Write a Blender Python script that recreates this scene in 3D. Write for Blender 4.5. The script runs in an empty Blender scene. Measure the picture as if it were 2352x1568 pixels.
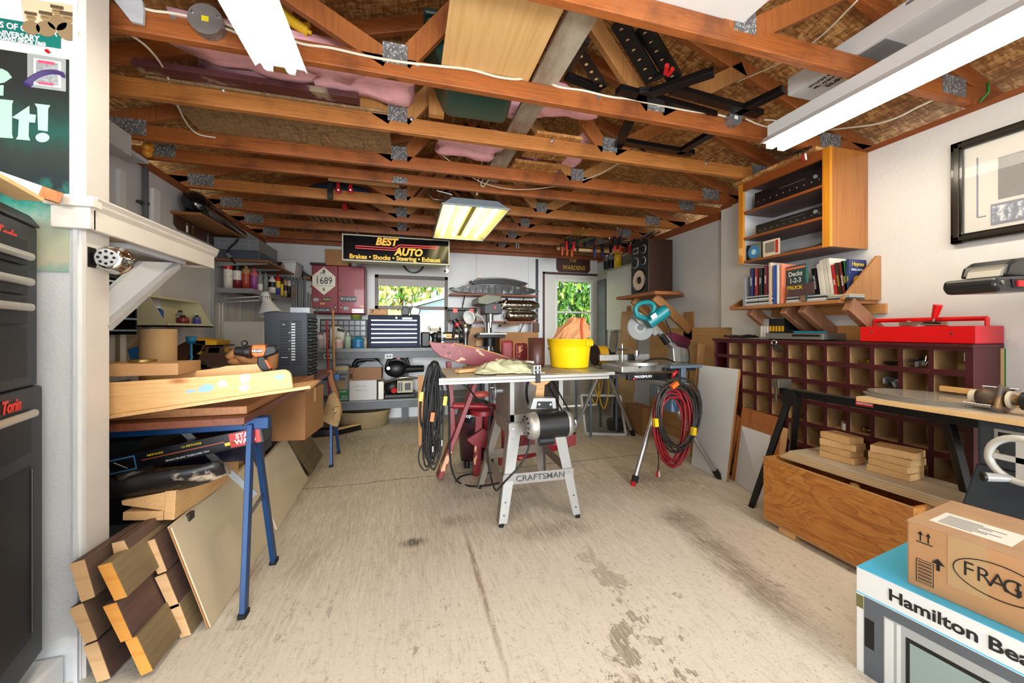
import bpy, math, random
from mathutils import Vector, Matrix, Euler
from math import pi, sin, cos, radians as R
random.seed(7)
S=bpy.context.scene; COL=S.collection
# ---------------------------------------------------------------- camera
CF,CA,CV,CH=870.,.272,760.,1.2
cam=bpy.data.objects.new('camera',bpy.data.cameras.new('camera')); COL.objects.link(cam)
cam.location=(0,0,CH); cam.rotation_euler=(pi/2,0,-CA)
cam.data.sensor_width=36; cam.data.lens=36*CF/2352; cam.data.shift_y=-(784-CV)/2352; cam.data.clip_start=.02
S.camera=cam
# ---------------------------------------------------------------- world, sun, exposure
S.view_settings.view_transform='Standard'; S.view_settings.look='None'; S.view_settings.gamma=1
S.view_settings.use_curve_mapping=False; S.view_settings.exposure=0.1
W=bpy.data.worlds.new('world'); S.world=W; W.use_nodes=True
bg=W.node_tree.nodes['Background']; bg.inputs[0].default_value=(.86,.93,1,1); bg.inputs[1].default_value=2.0
sd=bpy.data.lights.new('sun','SUN'); so=bpy.data.objects.new('sun',sd); COL.objects.link(so)
sd.energy=5; sd.angle=.02; sd.color=(1,.95,.85); so.rotation_euler=Vector((-.35,-.55,.8)).to_track_quat('Z','Y').to_euler()
# added fill sun from behind the camera, standing in for open garage door daylight
ld=bpy.data.lights.new('door_fill_sun','SUN'); lo=bpy.data.objects.new('door_fill_sun',ld); COL.objects.link(lo)
ld.energy=2.9; ld.angle=R(20); ld.color=(.95,.98,1)
lo.rotation_euler=Vector((-.05,-1,.05)).to_track_quat('Z','Y').to_euler()
# added fill spot aimed upwards to brighten the rafters
fd=bpy.data.lights.new('rafter_fill_spot','SPOT'); fo=bpy.data.objects.new('rafter_fill_spot',fd); COL.objects.link(fo)
fd.energy=170; fd.spot_size=R(130); fd.spot_blend=1; fd.shadow_soft_size=.25; fd.color=(1,.97,.92)
fo.location=(.15,-.5,1.45); fo.rotation_euler=Vector((-.12,-.75,-.65)).to_track_quat('Z','Y').to_euler()
# ---------------------------------------------------------------- helpers
def V(*a): return Vector(a)
def lin(h):
    if isinstance(h,str):
        h=h.lstrip('#'); c=[int(h[i:i+2],16)/255 for i in (0,2,4)]
    else: c=h
    return tuple((x/12.92 if x<=.04045 else ((x+.055)/1.055)**2.4) for x in c)+(1,)
cs,sn=cos(CA),sin(CA)
def A(u,v,ax,val):
    """point of the photograph at a known plane x=, y= or z="""
    a=(u-1176)/CF; d=Vector((sn+a*cs,cs-a*sn,-(v-CV)/CF))
    t=val/d[0] if ax=='x' else val/d[1] if ax=='y' else (val-CH)/d[2]
    return Vector((d[0]*t,d[1]*t,d[2]*t+CH))
def AP(u,v,p0,n):
    """point of the photograph on the plane through p0 with normal n"""
    a=(u-1176)/CF; d=Vector((sn+a*cs,cs-a*sn,-(v-CV)/CF)); o=Vector((0,0,CH)); n=Vector(n)
    return o+d*((Vector(p0)-o).dot(n)/d.dot(n))
MATS={}
class NT:
    def __init__(s,name):
        m=bpy.data.materials.new(name); m.use_nodes=True; s.m=m; s.t=m.node_tree; s.b=s.t.nodes['Principled BSDF']
        s.o=s.t.nodes['Material Output']
    def n(s,k,**kw):
        x=s.t.nodes.new(k)
        for a,b in kw.items():
            if a.startswith('i_'):
                key=a[2:]; key=int(key) if key.isdigit() else key.replace('_',' ')
                x.inputs[key].default_value=b
            else: setattr(x,a,b)
        return x
    def l(s,a,b): s.t.links.new(a,b)
    def coord(s,scale=(1,1,1),rot=(0,0,0),kind='Object'):
        c=s.n('ShaderNodeTexCoord'); m=s.n('ShaderNodeMapping'); m.inputs['Scale'].default_value=scale; m.inputs['Rotation'].default_value=rot
        s.l(c.outputs[kind],m.inputs[0]); return m.outputs[0]
    def noise(s,vec,scale,detail=3,rough=.55,dist=0):
        x=s.n('ShaderNodeTexNoise'); x.inputs['Scale'].default_value=scale; x.inputs['Detail'].default_value=detail
        x.inputs['Roughness'].default_value=rough; x.inputs['Distortion'].default_value=dist
        if vec is not None: s.l(vec,x.inputs['Vector'])
        return x.outputs['Fac']
    def ramp(s,fac,stops,mode='LINEAR'):
        x=s.n('ShaderNodeValToRGB'); e=x.color_ramp.elements; x.color_ramp.interpolation=mode
        while len(e)<len(stops): e.new(.5)
        for q,(p,c) in zip(e,stops): q.position=p; q.color=lin(c) if isinstance(c,str) else (c if len(c)==4 else tuple(c)+(1,))
        s.l(fac,x.inputs[0]); return x.outputs[0]
    def mix(s,f,a,b,mode='MIX'):
        x=s.n('ShaderNodeMix',data_type='RGBA',blend_type=mode)
        for k,v in ((0,f),(6,a),(7,b)):
            if hasattr(v,'links') or hasattr(v,'is_output'): s.l(v,x.inputs[k])
            elif k==0: x.inputs[0].default_value=v
            else: x.inputs[k].default_value=lin(v) if isinstance(v,str) else v
        return x.outputs[2]
    def bump(s,h,strength=.3,dist=.01):
        x=s.n('ShaderNodeBump'); x.inputs['Strength'].default_value=strength; x.inputs['Distance'].default_value=dist
        s.l(h,x.inputs['Height']); s.l(x.outputs[0],s.b.inputs['Normal'])
def mat(name,col='#808080',rough=.5,metal=0,var=.0,vs=8,bump=0,bs=60,emit=0,alpha=1,trans=0,coat=0,spec=None):
    if name in MATS: return MATS[name]
    q=NT(name); b=q.b; c=lin(col); b.inputs['Base Color'].default_value=c
    b.inputs['Roughness'].default_value=rough; b.inputs['Metallic'].default_value=metal
    if spec is not None: b.inputs['Specular IOR Level'].default_value=spec
    if var:
        f=q.noise(q.coord(),vs,4,.6); lo=tuple(x*(1-var) for x in c[:3])+(1,); hi=tuple(min(1,x*(1+var)) for x in c[:3])+(1,)
        q.l(q.ramp(f,[(.3,lo),(.7,hi)]),b.inputs['Base Color'])
    if bump: q.bump(q.noise(q.coord(),bs,3),bump,.004)
    if emit: b.inputs['Emission Color'].default_value=c; b.inputs['Emission Strength'].default_value=emit
    if trans: b.inputs['Transmission Weight'].default_value=trans
    if alpha<1: b.inputs['Alpha'].default_value=alpha
    if coat: b.inputs['Coat Weight'].default_value=coat
    MATS[name]=q.m; return q.m
def wood(name,c1,c2,axis=0,rough=.55,gs=1,knots=None,c3=None,coat=0,stain=0):
    """long grain along axis, object coordinates"""
    if name in MATS: return MATS[name]
    q=NT(name); sc=[22*gs]*3; sc[axis]=1.1*gs
    v=q.coord(tuple(sc)); f=q.noise(v,1.6,5,.62,1.2)
    v2=q.coord(tuple(x*(3.2 if i!=axis else 1) for i,x in enumerate(sc))); g=q.noise(v2,2.5,3,.7)
    col=q.ramp(f,[(.28,c1),(.5,c2),(.72,c3 or c1)])
    col=q.mix(.35,col,q.ramp(g,[(.35,c1),(.6,c2)]),'MIX')
    if knots:
        kv=[7]*3; kv[axis]=2.6
        vo=q.n('ShaderNodeTexVoronoi'); q.l(q.coord(tuple(kv)),vo.inputs['Vector']); vo.inputs['Scale'].default_value=1
        km=q.ramp(vo.outputs['Distance'],[(.03,(1,1,1)),(.12,(0,0,0))])
        col=q.mix(km,col,knots)
    if stain:
        s_=q.noise(q.coord((1.2,1.2,1.2)),2.3,5,.7); sm=q.ramp(s_,[(.5,(0,0,0)),(.66,(stain,stain,stain))])
        col=q.mix(sm,col,'#4a2412')
    q.l(col,q.b.inputs['Base Color']); q.b.inputs['Roughness'].default_value=rough
    q.bump(g,.15,.002)
    if coat: q.b.inputs['Coat Weight'].default_value=coat
    MATS[name]=q.m; return q.m
def osb(name,c1='#a8743f',c2='#dcae70',c3='#7d5228',s=1):
    q=NT(name); v=q.coord(); 
    vo=q.n('ShaderNodeTexVoronoi'); vo.inputs['Scale'].default_value=26*s; q.l(q.coord((.8,3.4,1),(0,0,.5)),vo.inputs['Vector'])
    vo2=q.n('ShaderNodeTexVoronoi'); vo2.inputs['Scale'].default_value=24*s; q.l(q.coord((3.4,.8,1),(0,0,.4)),vo2.inputs['Vector'])
    f=q.mix(.5,vo.outputs['Color'],vo2.outputs['Color']); bw=q.n('ShaderNodeRGBToBW'); q.l(f,bw.inputs[0])
    col=q.ramp(bw.outputs[0],[(.25,c3),(.5,c1),(.75,c2)])
    col=q.mix(q.ramp(q.noise(v,2.2,3),[(.4,(0,0,0)),(.7,(.6,.6,.6))]),col,c1)
    q.l(col,q.b.inputs['Base Color']); q.b.inputs['Roughness'].default_value=.7
    q.bump(bw.outputs[0],.25,.003); MATS[name]=q.m; return q.m
def patchy(name,base,chip,amount=.62,scale=6,rough=.5,soft=.02,stretch=(1,1,1),metal=0,chip2=None):
    """paint worn through in patches of its own shape"""
    if name in MATS: return MATS[name]
    q=NT(name); f=q.noise(q.coord(stretch),scale,6,.62,.4)
    m=q.ramp(f,[(amount-soft,(0,0,0)),(amount+soft,(1,1,1))])
    c=q.mix(m,base,chip)
    g=q.noise(q.coord(),14,4); c=q.mix(.12,c,q.ramp(g,[(.3,'#202020'),(.7,'#ffffff')]),'OVERLAY')
    q.l(c,q.b.inputs['Base Color']); q.b.inputs['Roughness'].default_value=rough; q.b.inputs['Metallic'].default_value=metal
    MATS[name]=q.m; return q.m
ORG={}
class MB:
    def __init__(s): s.v=[];s.f=[];s.mi=[];s.mats=[];s.cur=0;s.sm=[];s.T=Matrix()
    def m(s,mt):
        if mt not in s.mats: s.mats.append(mt)
        s.cur=s.mats.index(mt); return s
    def tr(s,T): s.T=T; return s
    def add(s,vs,fs,smooth=False):
        o=len(s.v); s.v+= [s.T@Vector(p) for p in vs]
        for f in fs: s.f.append([i+o for i in f]); s.mi.append(s.cur); s.sm.append(smooth)
        return s
    def box(s,x0,x1,y0,y1,z0,z1):
        x0,x1=sorted((x0,x1));y0,y1=sorted((y0,y1));z0,z1=sorted((z0,z1))
        v=[(x,y,z) for z in (z0,z1) for y in (y0,y1) for x in (x0,x1)]
        return s.add(v,[(0,2,3,1),(4,5,7,6),(0,1,5,4),(2,6,7,3),(0,4,6,2),(1,3,7,5)])
    def obox(s,c,sz,rot=(0,0,0)):
        T=s.T; s.T=T@Matrix.Translation(c)@Euler(rot).to_matrix().to_4x4()
        a,b,d=[x/2 for x in sz]; s.box(-a,a,-b,b,-d,d); s.T=T; return s
    def hexa(s,p): return s.add(p,[(0,3,2,1),(4,5,6,7),(0,1,5,4),(1,2,6,5),(2,3,7,6),(3,0,4,7)])
    def beam(s,p0,p1,w,h,up=(0,0,1)):
        p0=Vector(p0);p1=Vector(p1);d=(p1-p0).normalized();up=Vector(up)
        r=d.cross(up)
        if r.length<1e-4: r=d.cross(Vector((0,1,0)))
        r.normalize();u=r.cross(d)
        q=[]
        for p in (p0,p1):
            for a,b in ((-1,-1),(1,-1),(1,1),(-1,1)): q.append(p+r*(a*w/2)+u*(b*h/2))
        return s.hexa(q)
    def cyl(s,p0,p1,r0,r1=None,n=16,caps=True,smooth=True):
        r1=r0 if r1 is None else r1
        p0=Vector(p0);p1=Vector(p1);d=(p1-p0).normalized();a=d.orthogonal().normalized();b=d.cross(a)
        vs=[p+(a*cos(2*pi*i/n)+b*sin(2*pi*i/n))*r for p,r in ((p0,r0),(p1,r1)) for i in range(n)]
        s.add(vs,[(i,(i+1)%n,n+(i+1)%n,n+i) for i in range(n)],smooth)
        if caps: s.add(vs,[tuple(range(n))[::-1],tuple(range(n,2*n))])
        return s
    def tube(s,pts,r,n=6,closed=False,rr=None,flat=1):
        P=[Vector(p) for p in pts]; N=len(P); vs=[];up=None
        for i,p in enumerate(P):
            a=P[(i-1)%N] if (i or closed) else p; b=P[(i+1)%N] if (i<N-1 or closed) else p
            d=(b-a); d=d.normalized() if d.length>1e-9 else Vector((0,0,1))
            if up is None: up=d.orthogonal().normalized()
            up=(up-d*up.dot(d)); up=up.normalized() if up.length>1e-6 else d.orthogonal().normalized()
            w=d.cross(up); q=rr[i] if rr else r
            vs+=[p+(up*cos(2*pi*k/n)+w*sin(2*pi*k/n)*flat)*q for k in range(n)]
        fs=[]
        for i in range(N if closed else N-1):
            j=(i+1)%N
            fs+=[(i*n+k,i*n+(k+1)%n,j*n+(k+1)%n,j*n+k) for k in range(n)]
        if not closed: fs+=[tuple(range(n))[::-1],tuple(range((N-1)*n,N*n))]
        return s.add(vs,fs,True)
    def lathe(s,prof,c=(0,0,0),ax=(0,0,1),n=24,smooth=True):
        c=Vector(c);d=Vector(ax).normalized();a=d.orthogonal().normalized();b=d.cross(a)
        vs=[c+d*z+(a*cos(2*pi*i/n)+b*sin(2*pi*i/n))*max(r,1e-5) for r,z in prof for i in range(n)]
        fs=[(k*n+i,k*n+(i+1)%n,(k+1)*n+(i+1)%n,(k+1)*n+i) for k in range(len(prof)-1) for i in range(n)]
        return s.add(vs,fs,smooth)
    def prism(s,pts,off):
        """closed polygon pts (3-D) extruded by vector off"""
        P=[Vector(p) for p in pts];o=Vector(off);n=len(P)
        return s.add(P+[p+o for p in P],[tuple(range(n))[::-1],tuple(range(n,2*n))]+[(i,(i+1)%n,n+(i+1)%n,n+i) for i in range(n)])
    def poly(s,pts): return s.add(pts,[tuple(range(len(pts)))])
    def sph(s,c,r,sc=(1,1,1),n=12,rot=(0,0,0)):
        E=Euler(rot).to_matrix();vs=[];m=n//2+1
        for i in range(m+1):
            t=pi*i/m
            for k in range(n):
                p=2*pi*k/n; vs.append(Vector(c)+E@Vector((r*sc[0]*sin(t)*cos(p),r*sc[1]*sin(t)*sin(p),r*sc[2]*cos(t))))
        return s.add(vs,[(i*n+k,(i+1)*n+k,(i+1)*n+(k+1)%n,i*n+(k+1)%n) for i in range(m) for k in range(n)],True)
    def text(s,txt,size,o,x,y,ext=.0006,bold=0,align='CENTER',sx=1,shear=0):
        """lettering: origin o, writing direction x, up direction y"""
        c=bpy.data.curves.new('t','FONT'); c.body=txt; c.size=size; c.extrude=ext; c.offset=bold; c.align_x=align; c.align_y='CENTER'
        c.shear=shear; c.resolution_u=3
        ob=bpy.data.objects.new('t',c); me=bpy.data.meshes.new_from_object(ob)
        x=Vector(x).normalized();z=x.cross(Vector(y)).normalized();y=z.cross(x);o=Vector(o)
        s.add([o+x*(p.co.x*sx)+y*p.co.y+z*p.co.z for p in me.vertices],[tuple(p.vertices) for p in me.polygons])
        bpy.data.objects.remove(ob); bpy.data.curves.remove(c); bpy.data.meshes.remove(me); return s
    def build(s,name,parent=None,bev=0,solid=0,sub=0,**tag_):
        me=bpy.data.meshes.new(name)
        off=ORG[parent.name] if parent is not None else None
        if off is None:
            xs=[p.x for p in s.v];ys=[p.y for p in s.v];zs=[p.z for p in s.v]
            off=Vector(((min(xs)+max(xs))/2,(min(ys)+max(ys))/2,min(zs)))
        me.from_pydata([p-off for p in s.v],[],s.f)
        for mt in s.mats: me.materials.append(mt)
        me.polygons.foreach_set('material_index',s.mi); me.polygons.foreach_set('use_smooth',s.sm); me.update()
        o=bpy.data.objects.new(name,me); COL.objects.link(o)
        if parent is not None: o.parent=parent
        else: o.location=off
        ORG[o.name]=off
        if bev:
            b=o.modifiers.new('b','BEVEL'); b.width=bev; b.segments=2; b.limit_method='ANGLE'; b.angle_limit=R(40); b.use_clamp_overlap=True
        if solid: b=o.modifiers.new('s','SOLIDIFY'); b.thickness=solid
        if sub: b=o.modifiers.new('u','SUBSURF'); b.levels=sub; b.render_levels=sub
        if tag_: tag(o,**tag_)
        return o
def tag(o,label=None,cat=None,group=None,kind=None):
    if label: o['label']=label
    if cat: o['category']=cat
    if group: o['group']=group
    if kind: o['kind']=kind
    return o
def thing(name,label,cat,loc=(0,0,0),group=None,world=True,rz=0):
    """an Empty at the thing's base; parts given in world coordinates (world) or about the base"""
    o=bpy.data.objects.new(name,None); COL.objects.link(o); o.location=loc; o.rotation_euler=(0,0,rz); o.empty_display_size=.05
    ORG[o.name]=Vector(loc) if world else Vector((0,0,0)); tag(o,label,cat,group); return o
def one(name,mb,label,cat,group=None,bev=0,**k):
    return mb.build(name,None,bev=bev,label=label,cat=cat,group=group,**k)
def kids(o): return [c for c in bpy.data.objects if c.parent==o]
def dup(o,loc,rot=None,label=None,group=None,scale=None,mat_=None):
    c=o.copy(); COL.objects.link(c); c.location=loc; ORG[c.name]=ORG[o.name]
    if rot is not None: c.rotation_euler=rot
    if scale: c.scale=scale
    if label: c['label']=label
    if group: c['group']=group
    for ch in kids(o):
        d=ch.copy(); COL.objects.link(d); d.parent=c
        for g in kids(ch): e=g.copy(); COL.objects.link(e); e.parent=d
    return c
def struct(name,mb,bev=0): return mb.build(name,None,bev=bev,kind='structure')
def M(mt): return MB().m(mt)
def catmull(pts,n=6):
    P=[Vector(p) for p in pts];P=[P[0]*2-P[1]]+P+[P[-1]*2-P[-2]];o=[]
    for i in range(1,len(P)-2):
        for k in range(n):
            t=k/n;a,b,c,d=P[i-1:i+3]
            o.append(.5*((2*b)+(c-a)*t+(2*a-5*b+4*c-d)*t*t+(3*b-a-3*c+d)*t**3))
    o.append(P[-2]); return o
X3,Y3,Z3=V(1,0,0),V(0,1,0),V(0,0,1)
# ================================================================ materials shared
black=mat('black_plastic','#0c0c0d',.45); dark=mat('dark_metal','#1a1b1e',.4,.3); white=mat('white_paint','#dcdee0',.6)
steel=mat('steel','#b8babb',.28,1,.15,20); galv=mat('galvanised_plate','#9a9c9d',.4,.8,.25,60,.5,120); chrome=mat('chrome','#d8dadc',.08,1)
grey=mat('grey_plastic','#6f757b',.5); red=mat('red_paint','#b3121a',.4); rubber=mat('rubber','#111112',.8)
card=mat('cardboard','#b98d60',.85,0,.08,5); card2=mat('brown_cardboard','#a0734a',.85,0,.1,5); paper=mat('white_paper','#e8e6df',.8)
joistA=wood('truss_lumber_a','#7c4019','#a65f2b',0,.5,1,'#43200f','#693313',stain=.55)
joistB=wood('truss_lumber_b','#925526','#b8783a',0,.5,1,'#4e2812','#81481d',stain=.35)
joistC=wood('web_lumber','#7c421d','#a5632f',2,.55,1,'#4e2410')
joistD=wood('web_lumber_pale','#8c5829','#b17f48',2,.55,1,'#5e3214')
pine=wood('pine','#c79560','#e0b680',0,.5,1,'#7c4a20'); pineY=wood('pine_length','#c79560','#e0b680',1,.5,1,'#7c4a20'); pineZ=wood('pine_upright','#c79560','#dcb27c',2,.5,1,'#7c4a20')
cable=mat('white_cable','#d9d2c2',.5); glow=mat('fluorescent_tube','#fff4dc',.4,emit=TUBE if 'TUBE' in globals() else 22)
# ================================================================ setting
def floor_mat():
    def W2(u,v_): p=A(u,v_,'z',0); return (p.x-.1,p.y-2.05)
    q=NT('worn_concrete'); v=q.coord(); 
    base=q.ramp(q.noise(v,1.1,6,.6),[(.3,'#bcae98'),(.5,'#d4c9b7'),(.72,'#e4ddd0')])
    # lengthwise wear streaks
    st=q.noise(q.coord((5,.35,1),(0,0,.0)),1.6,6,.65,.5)
    base=q.mix(q.ramp(st,[(.42,(0,0,0)),(.66,(.75,.75,.75))]),base,'#e4dccb')
    # pale peeling paint close to the door, grey bare patches in it
    sep=q.n('ShaderNodeSeparateXYZ'); q.l(v,sep.inputs[0])
    near=q.n('ShaderNodeMapRange'); near.inputs['From Min'].default_value=.35; near.inputs['From Max'].default_value=-.75; q.l(sep.outputs[1],near.inputs[0])
    pn=q.noise(q.coord((1.5,.8,1)),9,9,.8,.2); add=q.n('ShaderNodeMath',operation='MULTIPLY'); q.l(near.outputs[0],add.inputs[0])
    pm=q.ramp(pn,[(.34,(0,0,0)),(.46,(1,1,1))]); bw=q.n('ShaderNodeRGBToBW'); q.l(pm,bw.inputs[0]); q.l(bw.outputs[0],add.inputs[1])
    base=q.mix(add.outputs[0],base,'#faf4e8')
    gp=q.noise(q.coord((2.0,1.3,1)),5.5,7,.68,.2)
    for (x,y,rx,ry,rot) in (W2(1395,1330)+(.13,.5,0),W2(1480,1520)+(.22,.3,0),W2(640,1400)+(.25,.35,0),W2(300+400,1480)+(.3,.25,0)):
        m=q.n('ShaderNodeMapping'); m.vector_type='TEXTURE'; m.inputs['Location'].default_value=(x,y,0); m.inputs['Scale'].default_value=(rx,ry,1); q.l(v,m.inputs[0]); gr=q.n('ShaderNodeTexGradient',gradient_type='SPHERICAL'); q.l(m.outputs[0],gr.inputs[0])
        ma=q.n('ShaderNodeMath',operation='MULTIPLY_ADD'); q.l(gr.outputs[0],ma.inputs[0]); ma.inputs[1].default_value=.22 if x>.1 else .1; q.l(gp,ma.inputs[2]); gp=ma.outputs[0]
    g2=q.ramp(gp,[(.645,(0,0,0)),(.655,(.95,.95,.95))])
    bw2=q.n('ShaderNodeRGBToBW'); q.l(g2,bw2.inputs[0]); mu=q.n('ShaderNodeMath',operation='MULTIPLY'); q.l(bw2.outputs[0],mu.inputs[0]); q.l(near.outputs[0],mu.inputs[1])
    base=q.mix(mu.outputs[0],base,'#aaa08f')
    # brown stains: blobs with places of their own (object space, x,y,rx,ry,strength)
    def W_(u,v_): p=A(u,v_,'z',0); return p.x-.1,p.y-2.05
    ST=[(W_(1650,1265),.17,.62,.6,'#6a523f',-12),(W_(1560,1190),.2,.2,.6,'#6a5240',0),(W_(1100,1330),.022,.75,.8,'#8b6a50',0),(W_(950,1245),.11,.07,.9,'#4f463c',0),(W_(1050,1195),.2,.12,.45,'#7a5c48',0),
        (W_(1270,1215),.45,.16,.5,'#7a604a',0),(W_(700,1290),.12,.3,.3,'#8a6a4a',0),(W_(570,1330),.05,.2,.6,'#9a6030',0),(W_(800,1010),.5,.5,.5,'#6f6254',0),(W_(1200,1000),1.4,1.1,.22,'#76695a',0),(W_(1500,1100),.7,.45,.4,'#7d6a56',0),(W_(1780,1380),.17,.4,.5,'#6a523f',-12),(W_(1150,1130),.5,.1,.4,'#6f6254',0)]
    for ((x,y),rx,ry,k,c,rot) in ST:
        m=q.n('ShaderNodeMapping'); m.vector_type='TEXTURE'; m.inputs['Location'].default_value=(x,y,0); m.inputs['Rotation'].default_value=(0,0,R(rot)); m.inputs['Scale'].default_value=(rx,ry,1); q.l(v,m.inputs[0])
        gr=q.n('ShaderNodeTexGradient',gradient_type='SPHERICAL'); q.l(m.outputs[0],gr.inputs[0])
        nn=q.noise(v,9,6,.75); mm=q.n('ShaderNodeMath',operation='MULTIPLY'); q.l(gr.outputs[0],mm.inputs[0]); q.l(nn,mm.inputs[1])
        base=q.mix(q.ramp(mm.outputs[0],[(.06,(0,0,0)),(.4,(k,k,k))]),base,c)
    fs=q.noise(q.coord((70,7,1)),1,5,.85,.3); base=q.mix(q.ramp(fs,[(.33,(.3,.3,.3)),(.46,(0,0,0))]),base,'#a08f78'); base=q.mix(q.ramp(fs,[(.49,(0,0,0)),(.62,(.75,.75,.75))]),base,'#f8f1e4')
    sp=q.noise(v,55,4,.8); base=q.mix(q.ramp(sp,[(.30,(.55,.55,.55)),(.42,(0,0,0))]),base,'#8a7a66')
    sp=q.noise(v,38,5,.8); base=q.mix(q.ramp(sp,[(.58,(0,0,0)),(.7,(.5,.5,.5))]),base,'#f2ead8')
    nz=q.noise(v,2.2,6,.7); jn=q.n('ShaderNodeMath',operation='MULTIPLY_ADD'); q.l(nz,jn.inputs[0]); jn.inputs[1].default_value=.14; jn.inputs[2].default_value=-1.22; ad=q.n('ShaderNodeMath',operation='ADD'); q.l(sep.outputs[1],ad.inputs[0]); q.l(jn.outputs[0],ad.inputs[1])
    ab=q.n('ShaderNodeMath',operation='ABSOLUTE'); q.l(ad.outputs[0],ab.inputs[0]); base=q.mix(q.ramp(ab.outputs[0],[(.0,(.8,.8,.8)),(.012,(.0,.0,.0))]),base,'#54483a')
    q.l(base,q.b.inputs['Base Color']); q.b.inputs['Roughness'].default_value=.62
    q.bump(q.noise(v,45,6,.8),.9,.006); return q.m
def wall_mat(name,col,strand=.2):
    q=NT(name); v=q.coord(); n_=q.noise(q.coord((1.6,1.6,1)),32,5,.7,.8)
    c=lin(col); d=tuple(x*.93 for x in c[:3])+(1,)
    q.l(q.ramp(q.noise(v,2,4),[(.35,d),(.65,c)]),q.b.inputs['Base Color']); q.b.inputs['Roughness'].default_value=.55
    q.bump(n_,strand,.004); MATS[name]=q.m; return q.m
wall_w=wall_mat('white_painted_board','#dedfe0',.5); wall_g=wall_mat('grey_white_board','#c9c9cc',.6); osbR=osb('roof_sheathing')
WX0,WX1,WX2,BY,TZ=-1.72,2.83,2.96,5.5,2.37
struct('floor',M(floor_mat()).box(-3.2,3.4,-1.6,5.7,-.12,0))
f=bpy.data.objects['floor']
WIN=(A(865,632,'y',BY).x,A(1025,638,'y',BY).x,.98,A(870,634,'y',BY).z); DOOR=(2.06,2.985,0,2.085)
b=M(wall_w); y0,y1=BY,BY+.11
b.box(-1.9,WIN[0],y0,y1,0,2.45); b.box(WIN[0],WIN[1],y0,y1,0,WIN[2]); b.box(WIN[0],WIN[1],y0,y1,WIN[3],2.45); b.box(WIN[1],DOOR[0],y0,y1,0,2.45)
b.box(DOOR[0],DOOR[1],y0,y1,DOOR[3],2.45); b.box(DOOR[1],3.2,y0,y1,0,2.45)
b.m(mat('panel_seam','#8f9092',.8))
for u in (1094,1258-44): x=A(u,600,'y',BY).x; b.box(x-.002,x+.002,y0-.001,y0,1.0,2.36)
struct('wall_back',b)
struct('wall_gable_back',M(osbR).prism([(-2.1,BY+.02,2.45),(3.3,BY+.02,2.45),(.62,BY+.02,3.35)],(0,.05,0)))
struct('wall_left',M(wall_g).box(WX0-.1,WX0,1.7,BY,0,2.31).box(WX0-.1,WX0,-1.6,1.7,0,2.31))
b=M(wall_w).box(WX1,WX1+.25,-1.6,A(1681,460,'x',WX1).y,0,2.335); ys=A(1681,460,'x',WX1).y; ye=A(1656,500,'x',WX1+.01).y
b.box(WX1+.012,WX1+.25,ys,ye,A(1660,752,'x',WX1+.012).z,2.33); struct('wall_right',b)
struct('wall_right_rear',M(wall_mat('white_board_rough','#d3d4d6',.8)).box(WX2,WX2+.12,ye,BY,0,2.29))
ww=mat('wing_white','#dfe3e8',.6,0,.04,3,.35,90)
b=M(ww).box(-3.2,-1.08,1.655,1.76,0,2.9); b.m(mat('wing_end_shaded','#d6d1cc',.6,0,.05,5)).box(-1.08,-1.068,1.66,1.765,0,2.9); b.m(ww).box(-1.095,-1.083,1.645,1.655,0,2.9)  # end face in a duller white, its weaker light put into the colour
struct('wall_wing_left',b)
plate=wood('plate_lumber','#6e3418','#98552a',1,.6)
struct('trim_1',M(plate).box(WX0-.1,WX0+.0,1.77,BY,2.31,2.37)); struct('trim_2',M(plate).box(WX1+.005,WX1+.25,-1.6,ye,2.335,2.37)); struct('trim_3',M(plate).box(WX2,WX2+.12,ye,BY,2.29,2.37)); struct('trim_4',M(plate).box(WX0,WX2,BY-.04,BY-.002,2.33,2.42))
# left wall header and stud strips
hx=-1.57
gw=mat('grey_white_trim','#b9babd',.6,0,.05,4)
b=M(gw).box(WX0,hx,1.77,A(303,330,'x',hx).y,A(228,312,'x',hx).z,2.36); y2=A(343,370,'x',hx-.03).y
b.box(WX0,hx-.03,A(303,330,'x',hx).y,y2,A(303,352,'x',hx-.03).z,2.30)
struct('trim_5',b,.004)
b=M(mat('white_strip','#d9dade',.6))
y=A(289,500,'x',WX0+.02).y; b.box(WX0,WX0+.022,y-.05,y+.0,.6,2.2)
for y in (A(335,500,'x',WX0).y+.05,): b.box(WX0,WX0+.02,y,y+.07,.3,2.2)
struct('trim_6',b)
# roof
RX,RZ=.62,3.27; EZ=2.45
slope=(RZ-2.46)/(RX+1.9)
b=M(osbR); t=.015
for sx,xe in ((-1,-2.35),(1,3.6)):
    ze=RZ+.02-slope*abs(xe-RX)
    b.prism([(RX,-1.7,RZ+.02),(xe,-1.7,ze),(xe,BY+.3,ze),(RX,BY+.3,RZ+.02)],(0,0,t))
struct('ceiling',b)
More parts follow.
